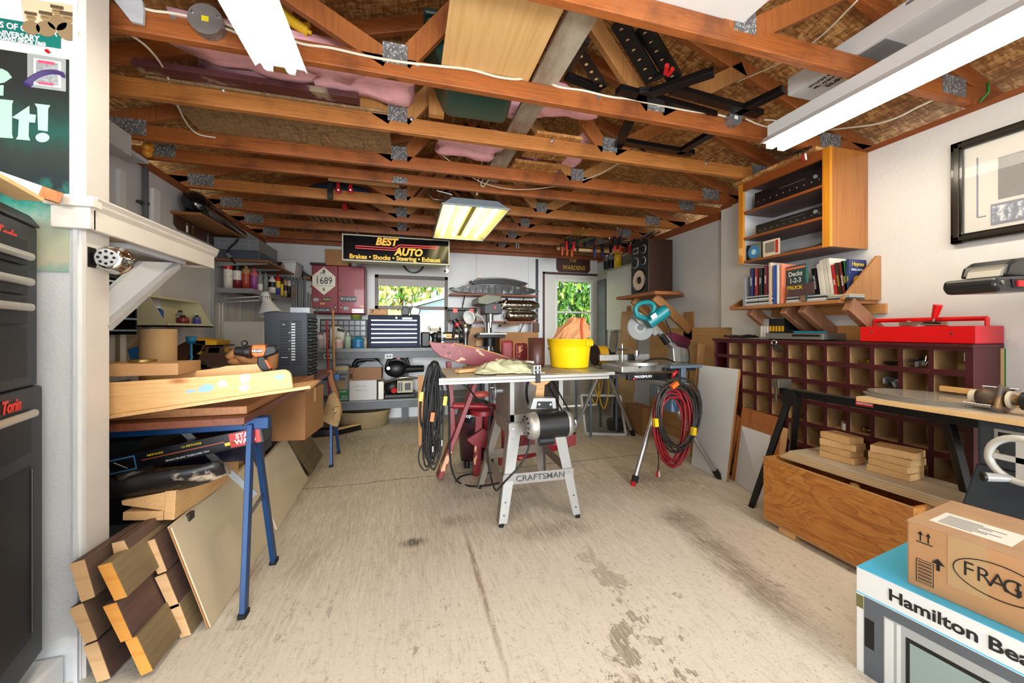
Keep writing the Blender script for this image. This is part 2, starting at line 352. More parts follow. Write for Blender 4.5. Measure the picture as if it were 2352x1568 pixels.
# ================================================================ trusses
TY=[(-1.1,0),(-.5,0),(.1,0),(.68,0),(1.26,0),(1.838,0),(2.335,0),(2.846,0),(3.15,1),(3.69,0),(4.25,0),(4.81,0),(5.36,0)]
names=['behind the camera','','','','nearest in view, above the right light strip','carrying the white cable and two junction boxes','with bright bolt heads, behind the cabled one','dark stained, first of the close pair','paler, second of the close pair','third from the back wall that carries red clamps','second behind the pendant light','next to last before the back wall','last, against the back wall']
LBL={4:'nearest roof truss in view, above the right tube light strip',5:'roof truss carrying the white cable and round junction boxes',6:'roof truss with zinc bolt heads, just behind the cabled one',
7:'water-stained roof truss, front one of the close pair',8:'single pale joist, rear one of the close pair above the pendant',9:'roof truss the red clamps hang against, behind the pendant cord',
10:'roof truss above the middle of the pendant light',11:'roof truss above the black auto sign',12:'roof truss closest to the back wall'}
pq_=NT('toothed_plate'); vo_=pq_.n('ShaderNodeTexVoronoi'); vo_.inputs['Scale'].default_value=1; pq_.l(pq_.coord((110,1,75)),vo_.inputs['Vector']); pq_.l(pq_.ramp(vo_.outputs['Distance'],[(.18,'#d9dadb'),(.32,'#8b8d8e'),(.7,'#66686a')]),pq_.b.inputs['Base Color']); pq_.b.inputs['Roughness'].default_value=.45; pq_.b.inputs['Metallic'].default_value=.25; plt=pq_.m
def truss(i,y):
    w=.038; lab=LBL.get(i,'roof truss over the part of the garage nearest the open door')
    t=thing('roof_truss',lab,'roof truss',(RX,y,TZ),'garage roof trusses')
    ja=joistB if i in (6,9) else joistA
    b=M(ja).box(-1.95,3.1,y-w/2,y+w/2,TZ,TZ+(.089 if i!=8 else .08)); bc=b.build('bottom_chord',t,.003)
    if i!=8:
        for xe in (-2.35,3.6):
            ze=RZ-.055-slope*abs(xe-RX); M(joistC if i%2 else joistA).beam((RX,y,RZ-.055),(xe,y,ze),w,.089,up=(0,0,1)).build('top_chord',t,.003)
        L1,L2=-.05,1.34; q1=-.72; q2=1.96
        zc=lambda x:RZ-.06-slope*abs(x-RX)
        for a,c in ((L1,q1),(L1,RX-.03),(L2,RX+.03),(L2,q2)):
            M(joistD if (a==L1)==(i%2==0) else joistC).beam((a+(.03 if c>a else -.03),y,TZ+.07),(c,y,zc(c)),.038,.089,up=(0,1,0) and (0,0,1)).build('web',t,.003)
    for k,x in enumerate((-.05,1.34)):
        if i==8 and k: continue
        M(plt).box(x-.055,x+.055,y-w/2-.0025,y-w/2,TZ+(.055 if i!=8 else .0),TZ+(.15 if i!=8 else .05)).build('nail_plate',t)
    for x in (-1.62,2.66):
        M(plt).box(x-.09,x+.09,y-w/2-.0025,y-w/2,TZ+.02,TZ+.115).build('nail_plate',t)
    if i==6:
        for (u,v) in ((512,207),(945,273),(1268,323),(1622,375)):
            p=A(u,v,'y',y-.02); M(mat('zinc','#c9ccd0',.3,.9)).cyl(p,p-V(0,.004,0),.012,n=12).cyl(p-V(0,.004,0),p-V(0,.014,0),.007,n=6).build('bolt',t)
    if i==5:
        for (u,v) in ((399,40),(958,150),(1373,225)):
            p=A(u,v,'y',y-.02); M(mat('zinc','#c9ccd0',.3,.9)).cyl(p,p-V(0,.004,0),.011,n=12).build('bolt',t)
for i,(y,k) in enumerate(TY): truss(i,y)
# ================================================================ lights
def strip_light(label,x,y0,y1,z,loc):
    t=thing('strip_light',label,'light fixture',loc)
    xs=.085
    sh=mat('white_enamel','#d5d8da',.4)
    M(sh).prism([(x-xs,y0,z),(x-xs-.012,y0,z-.012),(x-xs+.03,y0,z+.035),(x+xs-.03,y0,z+.035),(x+xs+.012,y0,z-.012),(x+xs,y0,z)],(0,y1-y0,0)).build('reflector',t)
    M(sh).box(x-.06,x+.06,y0+.02,y1-.02,z+.034,2.365).build('housing',t,.003)
    for dx in (-.042,.042):
        M(glow).cyl((x+dx,y0+.03,z-.022),(x+dx,y1-.03,z-.022),.019,n=14).build('tube',t,label='lit white tube')
        for yy in (y0+.02,y1-.02): M(sh).box(x+dx-.012,x+dx+.012,yy-.012,yy+.012,z-.03,z+.002).build('lamp_holder',t)
    return t
strip_light('lit two-tube strip light running overhead at upper left',-.5,-.7,1.78,2.3,(-.5,.5,2.3))
strip_light('lit two-tube strip light running overhead at upper right, above the picture',2.03,-.7,1.7,2.27,(2.03,.5,2.27))
# pendant
pt=thing('pendant_light','lit four-tube fluorescent light with yellowed inside, hanging in the middle','light fixture',(.58,3.8,2.26))
x0,x1,yy0,yy1,z=.29,.87,3.2,4.4,2.265
yel=mat('yellowed_enamel','#d9cf95',.4); gm=mat('grey_enamel','#8d9aa4',.45)
def ring(b,a,c):
    b.add(a+c,[(i,(i+1)%4,4+(i+1)%4,4+i) for i in range(4)])
r1=[(x0,yy0,z),(x1,yy0,z),(x1,yy1,z),(x0,yy1,z)]; i_=.09; r2=[(x0+i_,yy0+.07,z+.085),(x1-i_,yy0+.07,z+.085),(x1-i_,yy1-.07,z+.085),(x0+i_,yy1-.07,z+.085)]
b=M(yel); ring(b,[V(*p)+V(0,0,-.001) for p in r1],[V(*p)+V(0,0,-.001) for p in r2]); b.poly([V(*p)-V(0,0,.001) for p in r2]); b.build('reflector',pt)
b=M(gm); ring(b,r1,r2); b.poly(r2[::-1])
for p,q in zip(r1,r1[1:]+r1[:1]): b.beam(p,q,.012,.012)
b.build('housing',pt)
for k in range(4):
    x=x0+.1+k*(x1-x0-.2)/3
    M(mat('warm_tube','#ffefb4',.4,emit=9)).cyl((x,yy0+.06,z+.025),(x,yy1-.06,z+.025),.018,n=12).build('tube',pt,label='lit warm white tube')
M(mat('olive_strip','#6b6336',.5)).box(.56,.6,yy0+.05,yy1-.05,z+.03,z+.06).build('ballast_cover',pt)
M(cable).tube(catmull([(.58,3.2,2.36),(.58,3.165,2.42),(.585,3.12,2.5),(.6,3.0,2.62)],5),.006).build('cord',pt)
# junction boxes and cables on truss 5
ty=TY[5][0]-.019
def jbox(u,v,r,label,sticker):
    p=A(u,v,'y',ty-.04); t=thing('junction_box',label,'junction box',(p.x,ty,p.z))
    M(galv).cyl((p.x,ty,p.z),(p.x,ty-.04,p.z),r,n=28).build('box_body',t)
    M(mat('box_cover','#a2a5a8',.35,.7)).cyl((p.x,ty-.04,p.z),(p.x,ty-.043,p.z),r*1.04,n=28).build('cover',t,label='round steel cover')
    M(mat('sticker_'+sticker[1:],sticker,.6)).box(p.x-.012,p.x+.012,ty-.0445,ty-.043,p.z-.01,p.z+.01).build('sticker',t)
    for s_ in(-1,1): M(chrome).cyl((p.x+s_*r*.75,ty-.043,p.z+.3*r),(p.x+s_*r*.75,ty-.047,p.z+.3*r),.004,n=8).build('screw',t)
jbox(472,44,.058,'large round steel junction box with yellow sticker, upper left','#e3d21c')
jbox(1690,270,.043,'smaller round steel junction box with white sticker, right of centre','#e8e8e8')
def wire(name,label,pts,r=.0055,m_=None,cat='cable',n=6):
    return one(name,M(m_ or cable).tube(catmull(pts,n),r),label,cat)
def Pl(lst,ax,val): return [A(u,v,ax,val) for u,v in lst]
wire('cable','white flat cable from the gusset corner to the left junction box',Pl([(325,18),(352,25),(395,30),(435,38)],'y',ty-.006))
for k,pp in enumerate(([(505,48),(535,62),(565,72),(575,75)],[(508,62),(535,72),(560,82),(580,84)])):
    wire('cable','white cable leaving the left junction box towards the strip light, '+('upper run' if k==0 else 'lower run'),Pl(pp,'y',ty-.006))
wire('cable','white cable stapled along the truss from the left strip light to the plywood sheet',Pl([(655,88),(700,102),(760,110),(840,128),(920,142),(1010,152),(1080,160),(1140,176),(1185,182),(1205,178),(1218,168)],'y',ty-.006),.006)
wire('cable','white cable stapled along the truss from the grey board to the right junction box',Pl([(1255,172),(1262,188),(1285,200),(1340,208),(1400,222),(1450,228),(1510,240),(1580,254),(1640,262),(1668,268)],'y',ty-.006),.006)
wire('cable','white cable looping off the right end of the cabled truss',Pl([(1712,272),(1740,285),(1770,292),(1795,285),(1780,277),(1755,275)],'y',ty-.006),.005)
wire('cable','grey cable hanging diagonally between the left trusses',[A(285,70,'y',1.9),A(340,110,'y',2.0),A(380,165,'y',2.25),A(405,235,'y',2.45),A(430,285,'y',2.7),A(455,308,'y',2.8),A(495,316,'y',2.82)],.005)
wire('cable','thin white wire swagged from the insulation past the pendant up to the right',[A(1010,352,'y',2.83),A(1060,390,'y',2.9),A(1110,420,'y',3.0),A(1180,435,'y',3.05),A(1260,430,'y',3.0),A(1350,410,'y',2.8),A(1420,375,'y',2.6),A(1470,330,'y',2.4),A(1520,280,'y',2.3),A(1570,238,'y',2.1),A(1650,205,'y',1.95),A(1740,168,'y',1.75),A(1800,140,'y',1.6),A(1880,88,'y',1.4),A(1970,0,'y',1.2)],.0035)
wire('cable','grey-white cable sagging beside the right light strip under the eave',Pl([(1905,298),(1960,292),(2010,285),(2060,270),(2110,245),(2160,222)],'x',2.6),.005)
wire('cable','white cord loop hanging from the joist above the pendant',[A(1122,365,'y',3.12),A(1118,395,'y',3.1),A(1105,420,'y',3.1),A(1110,428,'y',3.1),A(1125,408,'y',3.1),A(1132,385,'y',3.1),A(1134,362,'y',3.12)],.006)
# ================================================================ LEFT: wing wall, tool chest, table
PY=1.653
# --- poster
def poster_mat():
    q=NT('poster_print'); v=q.coord(); sp=q.n('ShaderNodeSeparateXYZ'); q.l(v,sp.inputs[0])
    n=q.noise(v,5,5,.7); mr=q.n('ShaderNodeMapRange'); mr.inputs['From Min'].default_value=.0; mr.inputs['From Max'].default_value=.72; q.l(sp.outputs[2],mr.inputs[0])
    ad=q.n('ShaderNodeMath',operation='MULTIPLY_ADD'); q.l(n,ad.inputs[0]); ad.inputs[1].default_value=.35; q.l(mr.outputs[0],ad.inputs[2])
    q.l(q.ramp(ad.outputs[0],[(.12,'#5fb3b3'),(.25,'#cfcdb4'),(.38,'#b9c9b2'),(.5,'#2f8f80'),(.58,'#1d2a2c'),(.72,'#2b3330'),(.85,'#1c4f46'),(1,'#262c2c')]),q.b.inputs['Base Color'])
    q.b.inputs['Roughness'].default_value=.25; return q.m
a=A(-60,110,'y',PY); c=A(159,625,'y',PY); tz=A(155,137,'y',PY).z
t=thing('poster','large dark green poster with pale green letters pinned to the white wall','poster',(a.x,PY,c.z))
M(poster_mat()).box(a.x,c.x,PY-.002,PY,c.z,tz).build('sheet',t)
pg=mat('pale_green_ink','#a5d2bd',.3)
b=M(pg); lp=lambda l: b.prism([A(u,v,'y',PY-.003) for u,v in l],(0,-.001,0))
lp([(0,228),(31,231),(28,240),(28,308),(31,318),(0,316)]); lp([(28,270),(68,243),(68,262),(83,264),(81,282),(67,281),(66,312),(70,323),(37,320),(42,312),(44,275)]); lp([(80,238),(116,242),(111,250),(110,302),(88,299),(86,248)]); lp([(98+16*cos(k*pi/7),316+11*sin(k*pi/7)) for k in range(14)])
lp([(-30,160),(5,158),(18,165),(28,178),(10,190),(-30,196)]); lp([(-30,196),(9,196),(8,220),(-30,218)])
b.build('lettering',t)
teal=mat('teal_print','#0f7168',.35)
z0=A(140,112,'y',PY).z; z1=A(140,65,'y',PY).z; x1=A(140,80,'y',PY).x
t=thing('banner_sticker','teal anniversary strip with white capitals above the green poster','sticker',(x1,PY,z0))
M(teal).box(a.x,x1,PY-.0015,PY,z0,z1).build('strip',t)
b=M(white)
for (tx,u,v,sz) in (("QUEEN'S OWN RIFLES OF CANADA",131,78,.028),("150TH ANNIVERSARY",90,90,.026),("STANDING ON GUARD SINCE 1860",105,103,.018)):
    p=A(u,v,'y',PY-.002); b.text(tx,sz,(p.x,p.y,p.z),X3,Z3,.0005,.0007,'RIGHT',sx=.8)
b.build('lettering',t)
# sepia photograph: generic group in caps
P=[A(*q,'y',PY-.001) for q in ((55,88),(187,88-2),(168,0),(50,-8))]
t=thing('old_photograph','sepia print of men in flat caps, top of the white wall','photograph',tuple(P[0]))
P=[A(u,v,'y',PY-.0005) for u,v in ((58,60),(186,88),(168,12),(48,-4))]
M(mat('sepia_paper','#d9caa8',.6)).prism(P,(0,-.0015,0)).build('print',t)
b=MB(); 
for (u,v,k) in ((72,38,.9),(106,38,1),(132,24,1),(156,40,1.15)):
    p=A(u,v,'y',PY-.002)
    b.m(mat('sepia_mid','#8f7856',.6)).cyl(p+V(0,0,-.042*k),p+V(0,-.001,-.042*k),.026*k,n=14)
    b.m(mat('sepia_face','#9d835c',.6)).cyl(p+V(0,0,-.004),p+V(0,-.002,-.004),.014*k,n=14)
    b.m(mat('sepia_dark','#5b4a33',.6)).obox(p+V(0,-.0026,.01*k),(.034*k,.0012,.010*k)).obox(p+V(0,-.0026,-.004*k),(.016*k,.0006,.002*k))
b.build('picture',t)
# badge card in sleeve
p0=A(65,200,'y',PY); p1=A(153,133,'y',PY)
t=thing('badge_card','small card with a purple arched badge in a clear sleeve over the poster corner','card',(p0.x,PY-.003,p0.z))
M(mat('clear_sleeve','#cfd6d4',.15,alpha=.35)).box(p0.x,p1.x,PY-.0035,PY-.0025,p0.z,p1.z).build('sleeve',t)
b=M(paper).box(p0.x+.018,p1.x-.012,PY-.006,PY-.0036,p0.z+.008,p1.z-.02)
b.m(mat('grey_print','#8d9295',.6,0,.4,120)).box(p0.x+.024,p1.x-.018,PY-.0065,PY-.006,p0.z+.014,p1.z-.026)
b.m(mat('pink_print','#d9486b',.5)).box(p0.x+.03,p1.x-.028,PY-.0068,PY-.0065,p1.z-.034,p1.z-.024).box(p0.x+.03,p1.x-.03,PY-.0068,PY-.0065,p0.z+.012,p0.z+.02)
b.build('card',t)
c0=V((p0.x+p1.x)/2,PY-.0075,p0.z+.02); 
M(mat('purple_badge','#3a2a63',.6)).tube([c0+V(.05*k/5,0,.028-.0009*(k+1)**2+.007*k) for k in range(-5,6)],.011,8,flat=.1).build('badge',t)
p=A(111,119,'y',PY); one('push_pin',M(red).cyl(p,p-V(0,.006,0),.006,n=12).cyl(p-V(0,.006,0),p-V(0,.008,0),.004,n=12),'red push pin above the clear card sleeve','pin')
# --- tool chest, turned about 17 degrees
cr=radians=R(16.9); T0=V(-1.15,1.615,.13); es=V(sin(cr),-cos(cr),0); en=V(cos(cr),sin(cr),0)
TL=Matrix(((es.x,en.x,0,T0.x),(es.y,en.y,0,T0.y),(0,0,1,0),(0,0,0,1)))   # local: x along the front towards the camera, y outwards, z up
def cz(u,v): q=AP(u,v,T0,en); return (q-T0).dot(es),q.z
cb=mat('chest_black','#23252a',.42,.3,.12,30,.25,300); cd=mat('chest_drawer','#191a1d',.5,.3,.15,20); alu=mat('satin_handle','#c4c2bb',.35,.7)
t=thing('tool_chest','tall black two-piece tool chest with silver handles, left edge of view','tool chest',tuple(T0-V(0,0,.05)))
zl=cz(95,884)[1]; zt=cz(88,522)[1]; ztop=cz(80,478)[1]; zb=cz(97,1497)[1]
L=.72
def cbx(n,m_,x0,x1,y0,y1,z0,z1,bev=.006,**k): return MB().tr(TL).m(m_).box(x0,x1,y0,y1,z0,z1).build(n,t,bev,**k)
cbx('lower_cabinet',cb,0,L,-.46,0,zb,zl,.01)
cbx('upper_chest',cb,.012,L,-.44,-.008,zl+.001,zt,.008)
b=MB().tr(TL).m(cb); b.prism([(.005,-.45,zt),(.005,.0,zt),(.02,-.02,zt+.035),(.05,-.06,ztop),(.05,-.45,ztop)],(L,0,0)); b.build('lid',t,.008)
def drawer(v0,v1,u=60,y=.0):
    s0,za=cz(u,v0); s1,zz=cz(u,v1)
    return s0,za,zz
for nm,(hv,v0,v1,uu,yy) in {'a':(581,552,610,60,0),'b':(642,620,678,60,0),'c':(703,682,745,60,0),'d':(961,938,1040,69,0)}.items():
    s0,za=cz(uu,v0); _,zz=cz(uu,v1); _,zh=cz(30,hv)
    d=cbx('drawer',cd,s0,L-.03,-.02,.004,zz,za,.003)
    MB().tr(TL).m(alu).box(s0+.001,L-.04,.004,.022,zh-.012,zh+.012).build('handle',d,.009,label='satin silver bar handle')
s0,za=cz(60,750); _,zz=cz(60,865); cbx('lower_drawer',cd,s0,L-.03,-.02,.003,zz,za,.003)
s0,za=cz(70,1068); _,zz=cz(66,1470); d=cbx('door',cd,s0,L-.03,-.02,.003,zz,za,.003)
MB().tr(TL).m(mat('hinge_metal','#54565a',.4,.8)).cyl((s0+.002,.004,zz+.02),(s0+.002,.004,za-.01),.004,n=8).build('hinge',d)
for v in (545,928):
    s0,z=cz(42 if v<600 else 44,v); b=MB().tr(TL).m(mat('torin_red','#d8281f',.4)).text('Torin',.05,(s0,.003 if v>600 else -.004,z),(-1,0,0),Z3,.001,.0012,'RIGHT',sx=.85,shear=.25)
    b.v=[p for p in b.v]; b.build('badge_lettering',t,label='red maker lettering')
for s_ in (.06,L-.08):
    for d_ in (-.4,-.06): MB().tr(TL).m(rubber).cyl((s_-.015,d_,.135),(s_+.015,d_,.135),.035,n=16).box(s_-.018,s_+.018,d_-.02,d_+.02,.14,zb).build('caster',t)
# white ledge the chest stands over
z=A(150,1500,'y',1.655).z
lz=max(.05,z); one('wall_curb',M(ww).box(-1.9,-1.12,1.36,1.652,0,.098),'low white painted curb at the foot of the left wall','curb',bev=.01)
# timber odds on the chest
q0=cz(60,445); 
b=M(mat('painted_stick','#e0dfdb',.6)); p0=A(-40,395,'y',1.5); p1=A(92,440,'y',1.56); b.beam(p0,p1,.02,.035); b.m(wood('raw_end','#8f4e22','#b5723c',0)); b.beam(p1,p1+(p1-p0).normalized()*.045,.02,.035)
one('painted_batten',b,'white painted batten with bare brown end above the tool chest','wood batten')
pl=wood('pale_strip','#d0a871','#e6c794',0,.6)
pts=[((-30,430),(75,482)),((-30,455),(60,480))]
for k,((u0,v0),(u1,v1)) in enumerate(pts):
    p0=A(u0,v0,'y',1.35+.05*k); p1=A(u1,v1,'y',1.5)
    p0.z=max(p0.z,ztop+.03); p1.z=ztop+.012+.03*(1-k)*0
    one('wood_offcut',M(pl).beam(p0,p1,.05,.012),('upper' if k==0 else 'lower')+' pale wood strip leaning on top of the black chest','offcut')
# --- crown moulded bracket shelf on the wing wall end
cream=mat('cream_white','#ddd8d0',.5,0,.05,5,.2,60); sw=mat('soft_white','#d3d8df',.55)
t=thing('bracket_shelf','white shelf with crown moulding and diagonal brace on the wall end','shelf',(-1.1,2,1.5))
SX=-1.035; ye=2.49; z0,z1=1.548,1.65
b=M(cream); b.box(SX-.02,SX,1.64,ye,z0,z1-.03)
b.prism([(SX,1.64,z1-.035),(SX+.012,1.63,z1-.02),(SX+.014,1.63,z1-.012),(SX+.024,1.62,z1),(SX+.024,1.62,z1+.006),(SX-.02,1.62,z1+.006),(SX-.02,1.64,z1-.035)],(0,ye-1.64+.02,0))
b.box(-1.14,SX,1.625,1.65,z0,z1-.03).box(-1.15,SX+.018,1.61,1.65,z1-.03,z1+.006)
b.build('moulding',t,.002)
M(mat('shelf_under','#b9a48c',.7)).box(-1.33,SX-.02,1.77,ye,z0+.012,z0+.03).build('shelf_board',t)
M(cream).box(-1.35,-1.33,1.77,ye,z0-.02,z1-.02).box(-1.33,SX-.02,ye-.02,ye,z0,z1-.03).build('side_board',t)
M(sw).box(-1.34,-1.08,1.9,2.3,z0-.012,z0+.01).build('cleat',t)
X=-1.09; q=[A(u,v,'x',X) for u,v in ((230,685),(230,745),(398,603),(330,600))]; q[0].y=q[1].y=1.762
M(sw).prism(q,(-.02,0,0)).build('brace',t)
q2=[q[1],q[2]]; M(mat('grey_moulding','#a9a8a8',.5)).beam(q[1]+V(.004,0,-.012),q[2]+V(.004,0,-.012),.05,.022,up=(0,-.5,.8)).build('brace_moulding',t)
# --- chrome revolver-cylinder shaped lamp/lock
p=A(262,597,'y',1.72); axd=V(.12,-1,.02).normalized(); side=axd.cross(Z3).normalized()
t=thing('chrome_drum','chrome drum with a ring of round holes mounted on a black plate','ornament',tuple(p))
rr=.043
M(chrome).lathe([(0,.0),(rr*1.12,0),(rr*1.18,.004),(rr*1.05,.008),(rr,.012),(rr,.05),(rr*.96,.058),(rr*.85,.062),(rr*.62,.064),(0,.064)],p-axd*.02,axd,36).build('drum',t)
b=M(mat('steel_face','#c9ccce',.45,.5)).cyl(p+axd*.044,p+axd*.048,rr*.72,n=28); b.build('face_plate',t)
b=M(black)
for k in range(8):
    a_=2*pi*k/8; c=p+axd*.0485+(side*cos(a_)+Z3*sin(a_))*rr*.5; b.cyl(c,c+axd*.001,rr*.11,n=10)
b.cyl(p+axd*.0485,p+axd*.0495,rr*.14,n=12); b.build('holes',t)
pq=A(214,585,'y',1.64); M(black).box(-1.075,-1.066,1.665,1.7,p.z-.035,p.z+.035).cyl((-1.07,1.69,p.z),p-axd*.01,.006,n=8).build('mounting_plate',t)
# --- conduit on left wall
cg=mat('conduit_grey','#75797e',.45,.2)
y=A(334,500,'x',-1.69).y; pz=[A(334,374,'x',-1.69).z-.0,A(338,740,'x',-1.69).z]
t=thing('conduit','grey pipe running down the left wall','conduit',(-1.69,y,.95))
M(cg).tube([(-1.69,y,2.3),(-1.69,y,1.25),(-1.69,y+.01,1.18),(-1.68,y+.06,1.1),(-1.68,y+.12,1.0),(-1.68,y+.12,.9)],.017,10).build('pipe',t)
for v in (467,668): z=A(334,v,'x',-1.69).z; M(mat('clip_dark','#4d5054',.5,.5)).box(-1.718,-1.69,y-.045,y+.03,z-.008,z+.008).cyl((-1.69,y,z-.008),(-1.69,y,z+.008),.022,n=12).build('pipe_clip',t)
M(cg).cyl((-1.69,y,1.29),(-1.69,y,1.34),.022,n=12).build('coupling',t)
# --- fastener rack
FX=-1.6; ya=A(232,700,'x',FX).y-.35; yb=A(315,700,'x',FX).y; z1=A(315,600,'x',FX).z; z0=A(315,768,'x',FX).z
t=thing('fastener_rack','black fastener rack with slotted shelves on the left wall','rack',(FX,yb-.3,z0))
b=M(black).box(WX0,FX,ya,ya+.01,z0,z1-.12).box(WX0,FX,yb-.012,yb,z0,z1-.12).box(WX0,WX0+.01,ya,yb,z0,z1)
for k in range(5): z=z0+.02+k*(z1-z0-.16)/4.2; b.box(WX0,FX,ya,yb,z,z+.008)
b.build('body',t)
M(mat('rack_header','#2a2518',.5)).box(WX0,FX+.005,ya,yb,z1-.13,z1-.03).build('header',t)
p=A(283,626,'x',FX+.007); M(mat('header_gold','#d3bf7b',.5)).text('Metric Fasteners',.05,(FX+.007,p.y-.02,p.z),(0,1,0),Z3,.0005,.001).build('lettering',t)
b=M(steel)
for k in range(5): z=z0+.02+k*(z1-z0-.16)/4.2; b.box(FX,FX+.004,ya,yb,z,z+.01)
b.build('label_rail',t)
one('tan_plywood_strip',M(mat('tan_panel','#9a8870',.7)).box(WX0+.001,WX0+.02,yb+.02,yb+.26,1.0,1.75),'tan board strip on the wall beside the black fastener rack','panel')
# --- cream slanted shelf unit
ya=A(385,748,'x',-1.5).y; yb=A(490,748,'x',-1.5).y; z0=A(385,750,'x',-1.5).z; z1=A(345,682,'x',-1.7).z
t=thing('slant_shelf','small cream metal shelf box with slanted ends holding bottles','shelf',(-1.6,(ya+yb)/2,z0)); cm=mat('cream_metal','#cfc9a4',.45)
for y in (ya,yb): M(cm).prism([(WX0,y,z0),(-1.5,y,z0),(-1.6,y,z1-.01),(WX0,y,z1)],(0,.008,0)).build('end_panel',t)
b=M(cm).box(WX0,-1.5,ya,yb,z0,z0+.01).box(-1.505,-1.5,ya,yb,z0,z0+.025).box(WX0,-1.6,ya,yb,z1-.012,z1).box(WX0,WX0+.004,ya,yb,z0,z1); b.build('shelf_tray',t)
def bottle(name,label,c,r,h,m_,cap=None,prof=None,cat='bottle',lab=None,group=None,n=18):
    t=thing(name,label,cat,tuple(c),group); c=Vector(c)
    pr=prof or [(0,0),(r,0),(r,h*.72),(r*.9,h*.8),(r*.42,h*.86),(r*.42,h*.9),(0,h*.9)]
    M(m_).lathe(pr,c,Z3,n).build('body',t)
    if lab: M(lab).lathe([(r*1.015,h*.12),(r*1.015,h*.6)],c,Z3,n).build('paper_label',t)
    if cap: M(cap).lathe([(0,h),(r*.45,h),(r*.48,h*.88),(0,h*.88)],c,Z3,n).build('cap',t)
    return t
glassy=mat('dirty_glass','#8f9a98',.15,alpha=.55); bl=mat('blue_bottle','#1c4f9c',.3)
yy=lambda u: A(u,740,'x',-1.57).y
for (u,nm,lab,r,h,m_,cap,pl_) in ((383,'bottle','blue tapered bottle at the near end of the cream shelf',.03,.13,bl,white,None),
    (420,'jar','squat jar with red label on the cream shelf',.038,.075,mat('red_jar','#7c2a26',.3),black,None),
    (432,'flask','clear square flask behind the red jar',.028,.115,glassy,black,paper),
    (452,'bottle','dark bottle with blue label on the cream shelf',.025,.085,mat('grey_glass','#5c5f66',.2),black,mat('blue_label','#3a3aa0',.5)),
    (466,'tin','pale tin at the far end of the cream shelf',.025,.1,mat('pale_tin','#c8c6bb',.4),white,None)):
    bottle(nm,lab,(-1.6+(.03 if u in (420,452) else -.02),yy(u),z0+.0105),r,h,m_,cap,cat=nm,lab=pl_)
# --- table: two blue sawhorses with slabs
blue=mat('blue_steel','#0c3f74',.4,.15,.1,12); zinc=mat('zinc_brace','#8f9598',.35,.8)
HZ=.80
def sawhorse(label,yc,x0,x1):
    t=thing('sawhorse',label,'sawhorse',(x1-.3,yc,0),'folding metal sawhorses')
    M(blue).box(x0,x1,yc-.025,yc+.025,HZ-.055,HZ).build('top_rail',t,.004)
    for xx in (x1-.07,x0+.07):
        for s_ in (-1,1):
            foot=V(xx+(.03 if xx>x0+.3 else -.03),yc+s_*.19,.003); top=V(xx,yc+s_*.025,HZ-.03)
            M(blue).beam(foot,top,.022,.042,up=(0,1,0)).build('leg',t,.003)
            M(rubber).box(foot.x-.015,foot.x+.015,foot.y-.024,foot.y+.024,.001,.02).build('foot_cap',t)
        M(zinc).beam((xx+.012,yc-.11,.37),(xx+.012,yc+.11,.4),.003,.025).build('spreader',t)
        for k in (0,1): M(chrome).cyl((xx-.03+.03*k,yc-.025,HZ-.025-.012*k),(xx-.03+.03*k,yc-.03,HZ-.025-.012*k),.009,n=10).build('rivet',t)
    M(zinc).beam((x1-.07,yc+.03,.42),(x1-.36,yc+.03,HZ-.05),.004,.028).build('diagonal_brace',t)
    return t
sawhorse('near blue metal sawhorse under the left table slabs',2.03,-1.68,-.62)
sawhorse('far blue metal sawhorse by the hanging tool pouch',3.85,-1.68,-.6)
brn=wood('brown_door','#5a2f1e','#7c4630',1,.4,.6); brn2=wood('worn_slab','#8a5530','#b07a4b',1,.5,.6)
one('table_slab',M(brn).box(-1.7,-.665,1.86,3.98,HZ+.001,HZ+.032),'long dark brown slab lying across the two blue sawhorses','table slab',bev=.003)
one('wood_slab',M(brn2).box(-1.62,-.68,1.93,3.2,HZ+.033,HZ+.068),'smaller reddish brown slab on top of the long brown slab','table slab',bev=.003)
# trough
TZ0=.875
p0=A(236,955,'y',1.82); p1=A(668,893,'y',1.82); p1.z=p0.z+(p1.z-p0.z)*1.0
tl=(p1-p0); t=thing('wooden_trough','open pine trough with blue paint smears, on the left table','trough',tuple(p0))
ang=math.atan2(tl.z,tl.x); TM=Matrix.Translation(p0)@Euler((0,-ang,R(3))).to_matrix().to_4x4(); Ln=tl.length
pinep=wood('trough_pine','#cf9a5c','#e3b77e',0,.5,.6,'#a86a34')
prof=[(0,0,0),(Ln,0,0),(Ln,0,.05)]+[(Ln-.03+.03*cos(a_),0,.055+.03*sin(a_)) for a_ in (0.2,.7,1.2,1.57)]+[(Ln*.75,0,.088),(Ln*.5,0,.1),(0,0,.125)]
MB().tr(TM).m(pinep).prism(prof,(0,.016,0)).build('front_board',t,.002)
MB().tr(TM@Matrix.Translation((0,.17,0))).m(pinep).prism([(0,0,0),(Ln-.15,0,0),(Ln-.15,0,.115),(Ln*.55,0,.125),(Ln*.5,0,.12),(Ln*.3,0,.12),(0,0,.1)],(0,.016,0)).build('rear_board',t,.002)
MB().tr(TM).m(pineY).box(-.004,Ln+.07,-.012,.19,-.014,0).build('bottom_board',t,.002)
MB().tr(TM).m(mat('grey_wood_end','#7c6c58',.7)).box(-.004,.014,0,.17,0,.12).build('end_board',t)
bp=mat('blue_smear','#8db4d2',.6); wp=mat('white_smear','#e6d8bc',.6)
def blob(bb,cx,cz_,rx,rz,n=14):
    pts=[(cx+rx*cos(2*pi*k/n)*(1+.25*random.uniform(-1,1)),-.0008,cz_+rz*sin(2*pi*k/n)*(1+.25*random.uniform(-1,1))) for k in range(n)]
    bb.poly(pts)
